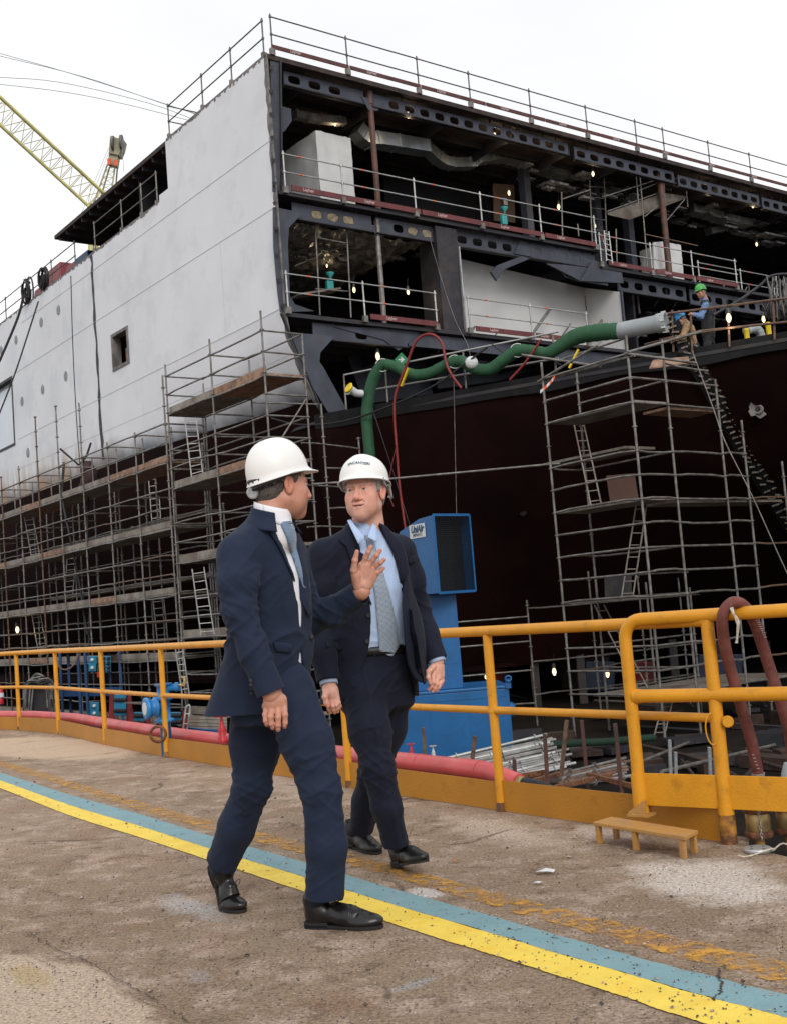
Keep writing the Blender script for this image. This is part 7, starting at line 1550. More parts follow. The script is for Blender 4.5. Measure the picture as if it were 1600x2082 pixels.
def neckcut(X, Y, Z): return np.sqrt((X-P3(556, 1040, 4.44)[0])**2+(Y-P3(556, 1040, 4.44)[1])**2)-.068+0*Z+np.maximum(0, (zc-.045-.30*((X-P3(556, 1040, 4.44)[0])*fA[0]+(Y-P3(556, 1040, 4.44)[1])*fA[1])*-1-Z)*3)
jk.fn(lo, hi, neckcut, .01, cut=True)
# near sleeve, hanging
arm = Field(lo, hi, .006); arm.chain([shR, P3(484, 1185, 4.2), elR, P3(516, 1325, 4.15), wrR], [.084, .074, .062, .058, .056], .03); arm.cap(wrR, wrR+nrm(wrR-elR)*.006, .058, .058, .0)
nW = nrm(wrR-elR); arm.fn(lo, hi, lambda X, Y, Z: -((X-wrR[0])*nW[0]+(Y-wrR[1])*nW[1]+(Z-wrR[2])*nW[2]), .004, cut=True)
arm.cap(wrR-nW*.05, wrR+nW*.05, .046, .048, .003, cut=True)
sl_, X, Y, Z = jk.region(lo, hi); a = jk.f; b = arm.f; hh = np.clip(.5+.5*(a-b)/.018, 0, 1); jk.f = a*(1-hh)+b*hh-.018*hh*(1-hh)
# far sleeve, raised forward
arm2 = Field(lo, hi, .006); arm2.chain([shL, elL], [.080, .064], .03); arm2.chain([elL, P3(680, 1242, 4.64), wrL], [.064, .058, .054], .03)
nW2 = nrm(wrL-elL); arm2.fn(lo, hi, lambda X, Y, Z: -((X-wrL[0])*nW2[0]+(Y-wrL[1])*nW2[1]+(Z-wrL[2])*nW2[2]), .004, cut=True); arm2.cap(wrL-nW2*.05, wrL+nW2*.05, .043, .044, .003, cut=True)
a = jk.f; b = arm2.f; hh = np.clip(.5+.5*(a-b)/.03, 0, 1); jk.f = a*(1-hh)+b*hh-.03*hh*(1-hh)
v, F_ = jk.mesh(); v = smooth_mesh(v, F_, 3, .5)
def dA_(v):
    de = np.linalg.norm(v-elR, axis=1); ds = np.linalg.norm(v-(shR+V(.05, 0, -.09)), axis=1); de2 = np.linalg.norm(v-elL, axis=1); wz = np.exp(-((v[:, 2]-zb)/.09)**2)
    r1 = ridge(v@np.array([[.8, 0, .6], [0, 1, 0], [-.6, 0, .8]]), (6, 6, 24), 1); r2 = ridge(v@np.array([[.7, 0, -.7], [0, 1, 0], [.7, 0, .7]]), (5, 5, 20), 7)
    return -.004+r1*.010*np.exp(-(de/.12)**2)+r2*.009*np.exp(-(ds/.13)**2)+r1*.012*np.exp(-(de2/.18)**2)+r2*.011*wz+.003*nz3(v, (9, 9, 4), 2)+.0015*ridge(v, (10, 10, 5), 5)
v = folds(v, F_, dA_); v = smooth_mesh(v, F_, 1, .4); jA = mk('jacket', v, F_, 'suit_a', pA)
# lapel, collar, pocket flap, buttons
def strip_px(fld, poly, d0, d1, off, name, m, parent, th=.004):
    c = np.mean(poly, axis=0); pts = []
    P_ = [V(*q) for q in poly]; n = len(P_)
    vs = [fld.cast(c[0], c[1], d0, d1, off)]; vs = vs if vs[0] is not None else [at(c[0], c[1], (d0+d1)/2)]
    for k in (.5, 1.):
        for q in P_: w = c+(q-c)*k; p = fld.cast(w[0], w[1], d0, d1, off); vs.append(p if p is not None else vs[0]+ (at(w[0], w[1], float((vs[0]-CAMP)@FW))-at(c[0], c[1], float((vs[0]-CAMP)@FW))))
    F_ = [(0, 1+i, 1+(i+1) % n, 0) for i in range(n)]+[(1+i, 1+n+i, 1+n+(i+1) % n, 1+(i+1) % n) for i in range(n)]
    mb = MB(); mb._add(vs, [tuple(dict.fromkeys(f)) for f in F_], True); o = mb.build(name, m, parent); s = o.modifiers.new('thick', 'SOLIDIFY'); s.thickness = th; s.offset = 0; return o
patch_from(jk, [((568, 1072), (546, 1082)), ((584, 1104), (564, 1110)), ((602, 1150), (584, 1150)), ((618, 1200), (606, 1202)), ((631, 1250), (624, 1252))], 4.0, 5.0, .006, 'lapel', 'suit_a', jA, thick=.006)
strip_px(jk, [(556, 1304), (592, 1309), (590, 1328), (560, 1325)], 4.0, 5.0, .004, 'pocket_flap', 'suit_a', jA)
for q in ((632, 1296), ): 
    c = jk.cast(*q, 4.0, 5.0, .004); MB()._lathe(c, nrm(CAMP-c), [(-.002, .010), (.003, .010), (.004, .006)], 14).build('button', 'harness', jA) if c is not None else None
for k in range(4):
    c = jk.cast(512-.4*k, 1410-k*9, 4.0, 4.9, .002); MB()._lathe(c, nrm(CAMP-c), [(0, .006), (.003, .006)], 10).build('cuff_button', 'harness', jA) if c is not None else None
# collar of the shirt and tie
mb = MB(); nk = LWAc
def colf(u, v):
    a = 2*math.pi*u; r = .066+.006*v; sn = math.sin(a); dr = sA*math.cos(a)*r+fA*sn*(r*1.05); fr = max(0, sn); return nk+dr+V(0, 0, .042-.060*v-(sn+1)*.5*.046-.012*v*fr**4)
mb.grid(colf, 40, 5); o = mb.build('shirt_collar', 'shirt_white', pA); s = o.modifiers.new('thick', 'SOLIDIFY'); s.thickness = .003
def coat(u, v):
    a = math.pi*(1.0+.5)+(u-.5)*2*math.pi*.70; sn = math.sin(a); r = .076+.012*v+.040*max(0, v-.4); return nk+sA*math.cos(a)*r+fA*sn*(r*1.08)+V(0, 0, .022-.062*v-(sn+1)*.5*.050-.02*max(0, v-.4))
mb = MB(); mb.grid(coat, 40, 8); mb.build('coat_collar', 'suit_a', jA).modifiers.new('thick', 'SOLIDIFY').thickness = .005
tA = patch_from(sh, [((573, 1062), (586, 1060)), ((571, 1069), (595, 1068)), ((581, 1092), (601, 1092)), ((589, 1120), (610, 1122)), ((602, 1160), (620, 1165)), ((612, 1195), (626, 1198))], 4.0, 5.2, .008, 'tie', 'tie_a', pA, thick=.006)
# trousers
hR, kR, aR = P3(585, 1405, 4.38), P3(653, 1606, 4.27), P3(660, 1828, 4.27); hL, kL, aL = P3(523, 1412, 4.56), P3(513, 1598, 4.54), P3(451, 1757, 4.68)
lo2, hi2 = V(-1.1, 3.9, .0), V(.15, 5.2, 1.0); tr = Field(lo2, hi2, .0065)
tr.loft(sorted([(P3(550, 1340, 4.45), .165, .125), (P3(545, 1400, 4.46), .175, .135), (P3(548, 1470, 4.47), .165, .125)], key=lambda l: l[0][2]), sA, fA)
tr.chain([hR, P3(625, 1510, 4.31), kR], [.110, .096, .077], .05); tr.chain([kR, P3(664, 1720, 4.26), aR], [.077, .076, .077], .03)
tr.chain([hL, P3(520, 1510, 4.56), kL], [.110, .098, .076], .05); tr.chain([kL, P3(482, 1680, 4.60), aL], [.078, .076, .068], .03)
for A_, K_ in ((aR, kR), (aL, kL)):
    n = nrm(A_-K_); n = nrm(n+V(0, 0, -.6)) if A_ is aR else n
    tr.fn(A_-.13, A_+.13, (lambda A_, n: lambda X, Y, Z: -((X-A_[0])*n[0]+(Y-A_[1])*n[1]+(Z-A_[2])*n[2]))(A_, n), .003, cut=True); tr.cap(A_-n*.05, A_+n*.08, .058, .060, .003, cut=True)
v, F_ = tr.mesh(); v = smooth_mesh(v, F_, 3, .5)
def crease(v, pts, f, s):
    out = np.zeros(len(v))
    for a, b in zip(pts[:-1], pts[1:]):
        d = b-a; t = np.clip(((v-a)@d)/(d@d), 0, 1); q = v-(a+t[:, None]*d); lat = q@s; fr = q@f; out = np.maximum(out, np.exp(-(lat/.012)**2)*(fr > .02)*(np.linalg.norm(q, axis=1) < .13))
    return out
def dT(hips, knees, ankles, crot, sc=1.):
    def f(v):
        out = -.004+.0025*nz3(v, (9, 9, 5), 4)
        rA = ridge(v@np.array([[.85, 0, .5], [0, 1, 0], [-.5, 0, .85]]), (5, 5, 22), 3, 2.5); rB = ridge(v@np.array([[.85, 0, -.5], [0, 1, 0], [.5, 0, .85]]), (5, 5, 20), 9, 2.5)
        for k in knees: out += sc*(rA*.012+rB*.009)*np.exp(-(np.linalg.norm((v-k)*[1, 1, .8], axis=1)/.11)**2)
        for k in ankles: out += sc*rB*.008*np.exp(-(np.linalg.norm(v-k-V(0, 0, .07), axis=1)/.10)**2)
        out += sc*rB*.011*np.exp(-(np.linalg.norm(v-crot, axis=1)/.17)**2)+.002*ridge(v, (7, 7, 3), 6); return out
    return f
v = folds(v, F_, dT([hR, hL], [kR, kL], [aR, aL], P3(580, 1490, 4.3))); v = folds(v, F_, lambda v: .007*crease(v, [hR, kR, aR], fA, sA)+.007*crease(v, [hL, kL, aL], fA, sA)); v = smooth_mesh(v, F_, 1, .4); tA_ = mk('trousers', v, F_, 'suit_a', pA)
h0 = onz(628, 1886); h1 = onz(786, 1889); shoe(pA, h0, h1-h0, .0, 'leather', np.linalg.norm(h1-h0)/.315)
bA0, bA1 = onz(463, 1850), onz(520, 1863); db = nrm(bA1-bA0); q0 = bA0-db*.185; shoe(pA, q0, db, 0, 'leather', 1.0, bend=math.radians(62))
MB().tube([aR+V(0, 0, .10), V(*(h0+nrm(h1-h0)*.035)[:2], .08)], [.050, .040], 16).build('sock', 'sock', pA); MB().tube([aL+nrm(kL-aL)*.10, aL*.3+(bA0-db*.045+V(0, 0, .12))*.7], [.052, .042], 16).build('sock', 'sock', pA)
palmR = [((556, 1405, 4.15), (556, 1428, 4.15), .030, .034), ((550, 1424, 4.15), (546, 1444, 4.15), .024, .017), ((558, 1424, 4.145), (556, 1447, 4.14), .026, .018), ((566, 1424, 4.145), (567, 1446, 4.14), .025, .018), ((572, 1424, 4.15), (577, 1442, 4.15), .022, .015)]
fgR = [([(545, 1432, 4.15), (540, 1453, 4.13), (541, 1466, 4.12), (543, 1474, 4.13)], [.0115, .0100, .0092, .0080]), ([(555, 1433, 4.14), (551, 1458, 4.11), (553, 1472, 4.11), (555, 1480, 4.12)], [.0120, .0108, .0100, .0088]),
       ([(566, 1433, 4.14), (566, 1459, 4.11), (566, 1475, 4.11), (566, 1484, 4.12)], [.0120, .0108, .0100, .0088]), ([(577, 1431, 4.15), (580, 1454, 4.12), (580, 1470, 4.12), (579, 1478, 4.13)], [.0115, .0102, .0095, .0082]), ([(548, 1420, 4.17), (541, 1436, 4.19), (543, 1452, 4.19), (547, 1462, 4.18)], [.017, .013, .0115, .0095])]
v1, f1, t1, k1, gR = hand_mesh(palmR, fgR)
palmL = [((732, 1208, 4.58), (738, 1190, 4.56), .031, .031), ((732, 1190, 4.56), (737, 1150, 4.55), .022, .017), ((738, 1190, 4.56), (748, 1150, 4.55), .022, .017), ((744, 1190, 4.56), (757, 1158, 4.56), .021, .016), ((748, 1190, 4.57), (762, 1168, 4.57), .020, .016), ((728, 1192, 4.55), (723, 1170, 4.53), .021, .018)]
fgL = [([(726, 1180, 4.54), (720, 1160, 4.52), (722, 1140, 4.51), (726, 1122, 4.51)], [.0185, .0135, .0115, .0088]), ([(737, 1152, 4.55), (744, 1134, 4.54), (749, 1123, 4.53), (754, 1112, 4.53)], [.0120, .0108, .0100, .0085]),
       ([(748, 1151, 4.55), (759, 1138, 4.54), (766, 1129, 4.53), (773, 1119, 4.53)], [.0120, .0108, .0100, .0085]), ([(756, 1158, 4.56), (767, 1149, 4.55), (774, 1144, 4.54), (781, 1138, 4.54)], [.0115, .0102, .0095, .0082]), ([(760, 1169, 4.57), (768, 1164, 4.56), (774, 1160, 4.56), (780, 1155, 4.56)], [.0105, .0092, .0085, .0074])]
v2, f2, t2, k2, gL = hand_mesh(palmL, fgL)
core = Field(lo2, V(.15, 5.2, 1.75), .012); core.loft(lvA, sA, fA, grow=-.03); core.chain([hR, kR, aR*.7+kR*.3], [.08, .055, .030]); core.chain([hL, kL, aL*.7+kL*.3], [.08, .055, .030])
core.chain([shR, elR, wrR, P3(556, 1420, 4.15)], [.05, .04, .030, .028]); core.chain([shL, elL, wrL, P3(737, 1196, 4.57)], [.05, .04, .030, .026]); core.cap(P3(552, 1060, 4.44), P3(562, 1030, 4.44), .055, .055)
v0, f0_ = core.mesh()
vv, ff, cc = merge([(hvA, hfA, hcA), (v1, f1, hand_colors(v1, skA, t1, k1)), (v2, f2, hand_colors(v2, (.56, .29, .21), t2, k2*.6)), (v0, f0_, np.tile(np.array(skA), (len(v0), 1)))])
bA = mk('body', vv, ff, 'skin', pA, cc)
for js in fgR[:4]:
    a, b = P3(*js[0][-2]), P3(*js[0][-1]); d = nrm(b-a); c = gR.cast(js[0][-1][0], js[0][-1][1]-3, 4.0, 4.4, .0008)
    if c is not None: n = nrm(CAMP-c); x = nrm(np.cross(d, n)); MB().grid(lambda u, v: c+x*(u-.5)*.011+d*(v-.5)*.013-n*.0022*abs(2*u-1)**2, 4, 3).build('finger_nail', 'nail', pA)
MB().tube([P3(757, 1157, 4.53)+(nrm(P3(767, 1149, 4.55)-P3(756, 1158, 4.56))*.008)+.0118*(UP*math.cos(a)*.8+RT*math.cos(a)*.5+FW*math.sin(a)*-1) for a in np.linspace(0, 6.28, 20)[:-1]], .0014, 5, closed=True)
mk('hair', hairv, hairf, 'hair_dark', pA)
for s_ in (-1, 1): e = MB(); e._lathe(LWA((s_*.031, .0575, 0)), nrm(LWA((s_*.031, 1, 0))-LWA((s_*.031, 0, 0))), [(0, .005), (.006, .0125), (.018, .0135), (.0245, .0085), (.0258, .003)], 16); e.build('eye', 'eye', pA)
hatA, RA_ = helmet(pA, LWA, TA_, (0, -.020, .040), .29, dict(band='harness', a=.104, b=.121, h=.138, peak=.034, drop=.016, ridge=.002))
MB()._lathe(LWA(RA_((.0, -.112, -.045))), nrm(LWA(RA_((.9, -1, -.1)))-LWA(RA_((0, 0, 0)))), [(-.01, .024), (.014, .024), (.018, .020)], 22).build('ratchet_knob', 'clip', hatA)
for k, (x_, y_, w_) in enumerate(((-.01, .02, .016), (.012, -.028, .010), (.03, .05, .008))):
    n = V(x_*1.2, y_*.6, .15); p = V(x_, y_, .1395-(x_/.104)**2*.075-(y_/.121)**2*.07); u = nrm(V(.3, 1, -y_*5)); w = nrm(np.cross(n, u)); MB().quad(*[LWA(RA_(p+u*w_*math.cos(a)+w*w_*.32*math.sin(a)+nrm(n)*.0015)) for a in np.linspace(0, 6.28, 15)[:-1]]).build('vent_slot', 'harness', hatA)

# ================= the right man
pB = thing('person', 'right man in open dark jacket, blue shirt and long tie, with lettered white hard hat', 'person', onz(770, 1740))
fB = nrm(V(.30, -.95, 0)); sB = nrm(V(-.95, -.30, 0)); dB = 5.22
lvB = sorted([(P3(762, 1400, 5.24), .175, .125), (P3(760, 1330, 5.24), .165, .122), (P3(757, 1270, 5.23), .170, .130), (P3(750, 1200, 5.22), .185, .130), (P3(745, 1145, 5.22), .190, .120), (P3(742, 1112, 5.22), .165, .098), (P3(742, 1088, 5.22), .10, .080), (P3(742, 1070, 5.22), .066, .066)], key=lambda l: l[0][2])
lvK = sorted([(P3(752, 1425, 5.24), .232, .170), (P3(752, 1340, 5.24), .218, .150), (P3(750, 1270, 5.23), .208, .145), (P3(744, 1200, 5.22), .212, .143), (P3(740, 1145, 5.22), .212, .134), (P3(738, 1112, 5.22), .195, .112), (P3(740, 1088, 5.22), .12, .092), (P3(741, 1070, 5.22), .085, .080)], key=lambda l: l[0][2])
lo, hi = V(-.62, 4.5, .55), V(.55, 6.0, 1.80)
sh = Field(lo, hi, .006); sh.loft(lvB, sB, fB, e=2.2); v, F_ = sh.mesh(); v = smooth_mesh(v, F_, 2)
v = folds(v, F_, lambda v: .0035*ridge(v, (14, 14, 5), 3)+.006*ridge(v@np.array([[.8, 0, .6], [0, 1, 0], [-.6, 0, .8]]), (7, 7, 20), 3)*np.exp(-((v[:, 2]-P3(790, 1300, 5.1)[2])/.05)**2)); shB = mk('shirt', v, F_, 'shirt_blue', pB)
S_R, E_R, W_R = P3(660, 1130, 5.12), P3(651, 1262, 5.12), P3(669, 1388, 5.0); S_L, E_L, W_L = P3(812, 1122, 5.30), P3(846, 1232, 5.36), P3(888, 1344, 5.26)
jk = Field(lo, hi, .006); jk.loft(lvK, sB, fB, e=2.3)
jk.cap(S_R+V(0, 0, .0), P3(735, 1098, 5.22), .074, .080, .04); jk.cap(S_L, P3(750, 1098, 5.22), .074, .080, .04)
CJ = np.array([l[0] for l in lvK]); zJ = CJ[:, 2]; zz_ = lambda y: P3(760, y, 5.1)[2]
edL = {1050: 721, 1075: 724, 1110: 733, 1150: 741, 1203: 750, 1248: 757, 1300: 755, 1332: 750, 1370: 735, 1406: 712, 1440: 690}     # pixel edges of the opening
edR = {1050: 764, 1070: 768, 1100: 784, 1133: 802, 1189: 817, 1240: 823, 1300: 826, 1367: 832, 1440: 850}
def pxof(X, Y, Z):
    dx, dy, dz = X, Y, Z-H; k = dx*FW[0]+dy*FW[1]+dz*FW[2]; return CX+F*(dx*RT[0]+dy*RT[1]+dz*RT[2])/k, CY-F*(dx*UP[0]+dy*UP[1]+dz*UP[2])/k
def opening(X, Y, Z):   # wedge through the front only
    x, y = pxof(X, Y, Z); cx, cy = np.interp(Z, zJ, CJ[:, 0]), np.interp(Z, zJ, CJ[:, 1]); w = (X-cx)*fB[0]+(Y-cy)*fB[1]
    l = np.interp(y, list(edL), list(edL.values())); r = np.interp(y, list(edR), list(edR.values())); sc = dB/F
    return np.maximum(np.maximum((l-x)*sc, (x-r)*sc), .0-w)
jk.fn(lo, hi, opening, .005, cut=True)
# hollow it so that the shirt sits inside
jk.loft([(c, w-.016, d-.016) for c, w, d in lvK], sB, fB, e=2.3, k=.004, cut=True)
arm = Field(lo, hi, .006)
def sleeve(S, m1, E, m2, W_, rr, hole):
    arm.chain([S, m1, E, m2, W_], rr, .03); n = nrm(W_-E); arm.fn(W_-.12, W_+.12, lambda X, Y, Z: -((X-W_[0])*n[0]+(Y-W_[1])*n[1]+(Z-W_[2])*n[2]), .004, cut=True); arm.cap(W_-n*.05, W_+n*.05, hole, hole, .003, cut=True)
sleeve(S_R, P3(650, 1195, 5.1), E_R, P3(658, 1330, 5.05), W_R, [.082, .074, .064, .058, .056], .044)
sleeve(S_L, P3(832, 1175, 5.32), E_L, P3(868, 1290, 5.32), W_L, [.080, .072, .062, .056, .054], .043)
a = jk.f; b = arm.f; hh = np.clip(.5+.5*(a-b)/.02, 0, 1); jk.f = a*(1-hh)+b*hh-.02*hh*(1-hh)
v, F_ = jk.mesh(); v = smooth_mesh(v, F_, 3, .5)
def dB_(v):
    r1 = ridge(v@np.array([[.8, 0, .6], [0, 1, 0], [-.6, 0, .8]]), (6, 6, 22), 11); r2 = ridge(v@np.array([[.7, 0, -.7], [0, 1, 0], [.7, 0, .7]]), (5, 5, 20), 17)
    o = -.004+.003*nz3(v, (9, 9, 4), 12)+.0015*ridge(v, (10, 10, 5), 15)
    for e, r in ((E_R, .12), (E_L, .12)): o += r1*.010*np.exp(-(np.linalg.norm(v-e, axis=1)/r)**2)
    for e in (S_R+V(.05, 0, -.1), S_L+V(-.03, 0, -.1)): o += r2*.010*np.exp(-(np.linalg.norm(v-e, axis=1)/.13)**2)
    return o
v = folds(v, F_, dB_); v = smooth_mesh(v, F_, 1, .4); jB = mk('jacket', v, F_, 'suit_b', pB)
# blown-back left front: outer face and lining
ed_in = [(824, 1170, 5.12), (821, 1205, 5.09), (822, 1260, 5.04), (826, 1310, 5.03), (832, 1350, 5.05), (845, 1378, 5.08), (861, 1388, 5.12)]; ed_out = [(830, 1170, 5.14), (840, 1205, 5.18), (856, 1250, 5.22), (864, 1290, 5.24), (868, 1330, 5.26), (870, 1360, 5.28), (866, 1388, 5.22)]
a_, b_ = spline([P3(*q) for q in ed_in], 5), spline([P3(*q) for q in ed_out], 5); nr = len(a_)
def flap(u, v):
    i = min(nr-1, int(round(u*(nr-1)))); q = a_[i]+(b_[i]-a_[i])*v; return q-FW*.030*math.sin(math.pi*v)*(.4+u)+FW*.010*math.sin(v*9+u*7)*u
mb = MB(); mb.grid(flap, nr-1, 10); o = mb.build('front_flap', 'suit_b', jB); s = o.modifiers.new('thick', 'SOLIDIFY'); s.thickness = .008
li, lo_ = spline([P3(*q) for q in [(820, 1230, 5.12), (824, 1280, 5.10), (830, 1330, 5.12), (842, 1372, 5.14), (858, 1384, 5.16)]], 5), spline([P3(*q) for q in [(836, 1240, 5.08), (846, 1290, 5.05), (852, 1330, 5.06), (858, 1362, 5.10), (862, 1384, 5.14)]], 5)
nl = len(li); MB().grid(lambda u, v: li[min(nl-1, int(round(u*(nl-1))))]*(1-v)+lo_[min(nl-1, int(round(u*(nl-1))))]*v+FW*.008*math.sin(u*14+v*3)-FW*.012, nl-1, 8).build('lining', 'lining', jB)
# lapels and collar
patch_from(jk, [((706, 1066), (719, 1062)), ((700, 1084), (726, 1082)), ((690, 1098), (731, 1100)), ((697, 1108), (735, 1118)), ((703, 1112), (738, 1140)), ((716, 1150), (744, 1172)), ((736, 1195), (750, 1205)), ((750, 1225), (755, 1232))], 4.8, 5.6, .007, 'lapel', 'suit_b', jB, thick=.006)
patch_from(jk, [((771, 1066), (783, 1072)), ((784, 1094), (800, 1092)), ((802, 1130), (818, 1112)), ((812, 1165), (828, 1160)), ((819, 1200), (829, 1200)), ((824, 1230), (828, 1230))], 4.8, 5.6, .007, 'lapel', 'suit_b', jB, thick=.006)
strip_px(jk, [(826, 1138), (840, 1128), (844, 1140), (832, 1148)], 4.8, 5.7, .003, 'breast_pocket', 'suit_b', jB)
strip_px(jk, [(662, 1300), (700, 1303), (697, 1322), (664, 1318)], 4.8, 5.6, .003, 'pocket_flap', 'suit_b', jB)
for q in ((749, 1251), (747, 1304)):
    c = jk.cast(*q, 4.8, 5.5, .003); MB()._lathe(c, nrm(CAMP-c), [(0, .010), (.004, .010)], 12).build('button', 'harness', jB) if c is not None else None
# shirt collar, cuffs, tie, belt
for lr, poly in ((0, [(707, 1058), (714, 1056), (742, 1094), (729, 1106)]), (1, [(765, 1068), (758, 1062), (748, 1092), (767, 1102)])):
    c0 = [at(x, y, d) for (x, y), d in zip(poly, ((5.12, 5.14, 5.06, 5.055) if not lr else (5.15, 5.16, 5.06, 5.07)))]; MB().grid(lambda u, v: (c0[0]*(1-u)+c0[3]*u)*(1-v)+(c0[1]*(1-u)+c0[2]*u)*v-FW*.006*math.sin(3.14*u), 6, 4).build('shirt_collar', 'shirt_blue', shB).modifiers.new('thick', 'SOLIDIFY').thickness = .003
nkB = P3(738, 1062, 5.22)
mb = MB(); mb.grid(lambda u, v: nkB+(sB*math.cos(6.283*u)+fB*math.sin(6.283*u))*(.064+.008*v)+V(0, 0, .016-.045*v-.026*max(0, math.sin(6.283*u))), 40, 4); mb.build('shirt_collar', 'shirt_blue', shB).modifiers.new('thick', 'SOLIDIFY').thickness = .003
tB = patch_from(sh, [((741, 1090), (761, 1089)), ((746, 1106), (760, 1106)), ((747, 1130), (768, 1130)), ((754, 1170), (779, 1170)), ((761, 1210), (790, 1208)), ((766, 1260), (801, 1256)), ((770, 1310), (808, 1300)), ((771, 1322), (808, 1312)), ((788, 1333), (796, 1334))], 4.8, 5.5, .010, 'tie', 'tie_b', pB, thick=.006)
c0 = [at(741, 1090, 5.055), at(761, 1089, 5.055), at(758, 1107, 5.05), at(747, 1107, 5.05)]
bz = P3(785, 1322, 5.1)[2]; bl = np.array([np.interp(bz, [l[0][2] for l in lvB], [l[0][k] for l in lvB]) for k in range(3)])
MB().grid(lambda u, v: V(bl[0], bl[1], bz)+sB*math.cos(6.283*u)*.176+fB*math.sin(6.283*u)*.134+V(0, 0, -.018+.036*v), 48, 1).build('belt', 'belt', pB).modifiers.new('thick', 'SOLIDIFY').thickness = .006
for W_, E_ in ((W_R, E_R), (W_L, E_L)): n = nrm(W_-E_); MB().tube([W_-n*.02, W_+n*.010], [.041, .040], 18, caps=False).build('shirt_cuff', 'shirt_blue', shB).modifiers.new('thick', 'SOLIDIFY').thickness = .003
# trousers
hR, kR, aR = P3(738, 1405, 5.14), P3(768, 1562, 4.98), P3(806, 1722, 5.02); hL, kL, aL = P3(792, 1405, 5.30), P3(762, 1565, 5.38), P3(735, 1690, 5.56)
lo2, hi2 = V(-.55, 4.5, .0), V(.5, 6.1, 1.1); tr = Field(lo2, hi2, .0065)
tr.loft(sorted([(P3(760, 1318, 5.24), .170, .126), (P3(762, 1380, 5.24), .182, .134), (P3(765, 1440, 5.24), .172, .122)], key=lambda l: l[0][2]), sB, fB)
tr.chain([hR, P3(752, 1485, 5.05), kR], [.104, .090, .073], .05); tr.chain([kR, P3(786, 1640, 4.98), aR], [.073, .067, .060], .03); tr.chain([hL, P3(783, 1480, 5.34), kL], [.105, .094, .076], .05); tr.chain([kL, P3(745, 1630, 5.47), aL], [.076, .070, .062], .03)
for A_, K_ in ((aR, kR), (aL, kL)):
    n = nrm(nrm(A_-K_)+V(0, 0, -.6)); tr.fn(A_-.13, A_+.13, (lambda A_, n: lambda X, Y, Z: -((X-A_[0])*n[0]+(Y-A_[1])*n[1]+(Z-A_[2])*n[2]))(A_, n), .003, cut=True); tr.cap(A_-n*.05, A_+n*.08, .050, .052, .003, cut=True)
v, F_ = tr.mesh(); v = smooth_mesh(v, F_, 3, .5); v = folds(v, F_, dT([hR, hL], [kR, kL], [aR, aL], P3(770, 1440, 5.1), 1.1)); v = folds(v, F_, lambda v: .006*crease(v, [hR, kR, aR], fB, sB)+.006*crease(v, [hL, kL, aL], fB, sB)); v = smooth_mesh(v, F_, 1, .4); mk('trousers', v, F_, 'suit_b', pB)
h0 = onz(806, 1764); tp = at(862, 1762, float((h0-CAMP)@FW)-.235); shoe(pB, h0+V(0, 0, .003), tp-h0, .20, 'leather_dull', .98)
g0 = onz(712, 1722); g1 = onz(780, 1741); shoe(pB, g0, g1-g0, -.0, 'leather_dull', .98)
MB().tube([aR+V(0, 0, .06), V(h0[0], h0[1], .09)+nrm(tp-h0)*.05], [.046, .040], 14).build('sock', 'sock', pB); MB().tube([aL+V(0, 0, .06), V(g0[0], g0[1], .08)+nrm(g1-g0)*.05], [.042, .040], 14).build('sock', 'sock', pB)
skB = (.66, .36, .275)
cB = P3(741, 1000, 5.20); fwB = nrm(V(-.30, -.95, .04)); upB = nrm(V(-.02, -.02, 1))
hvB, hfB, hcB, LWB, TB_, (hairv, hairf) = head(cB, fwB, upB, dict(skin=skB, brow=(.34, .30, .28), stubble=.10, jaw=.96, smile=.006, jowl=1.1, wr=True, s=1.07, hair=.006))
pR_ = [((668, 1386, 5.0), (672, 1408, 4.98), .027, .031), ((665, 1400, 4.99), (668, 1424, 4.98), .020, .015), ((673, 1402, 4.98), (678, 1426, 4.97), .021, .016), ((679, 1402, 4.98), (685, 1422, 4.97), .020, .015)]
f_R = [([(667, 1420, 4.98), (668, 1434, 4.96), (670, 1442, 4.97), (673, 1449, 4.98)], [.0115, .010, .0095, .008]), ([(674, 1422, 4.97), (677, 1436, 4.95), (679, 1443, 4.96), (681, 1449, 4.97)], [.0115, .0102, .0095, .008]), ([(680, 1421, 4.97), (684, 1434, 4.95), (686, 1441, 4.96), (687, 1447, 4.97)], [.0112, .010, .0092, .008]), ([(685, 1418, 4.98), (689, 1429, 4.96), (691, 1436, 4.97), (691, 1441, 4.98)], [.0105, .009, .0085, .0075]), ([(664, 1404, 4.97), (661, 1418, 4.94), (664, 1430, 4.94), (667, 1436, 4.94)], [.0155, .012, .0108, .009])]
v1, f1, t1, k1, g1_ = hand_mesh(pR_, f_R)
pL_ = [((888, 1342, 5.26), (886, 1358, 5.25), .026, .029), ((884, 1356, 5.24), (880, 1376, 5.22), .020, .016), ((890, 1356, 5.25), (890, 1378, 5.23), .021, .016), ((895, 1356, 5.26), (897, 1374, 5.25), .019, .015)]
f_L = [([(880, 1374, 5.22), (880, 1388, 5.20), (876, 1396, 5.20), (872, 1402, 5.20)], [.0115, .010, .0095, .008]), ([(887, 1376, 5.23), (888, 1391, 5.21), (884, 1400, 5.21), (879, 1406, 5.21)], [.0115, .0102, .0095, .008]), ([(893, 1376, 5.24), (895, 1389, 5.23), (891, 1398, 5.22), (887, 1404, 5.22)], [.0112, .010, .0092, .008]), ([(897, 1372, 5.25), (899, 1384, 5.25), (896, 1392, 5.24), (893, 1397, 5.24)], [.0105, .009, .0085, .0075]), ([(880, 1356, 5.22), (871, 1366, 5.19), (870, 1378, 5.18), (874, 1389, 5.18)], [.0155, .012, .0108, .009])]
v2, f2, t2, k2, g2_ = hand_mesh(pL_, f_L)
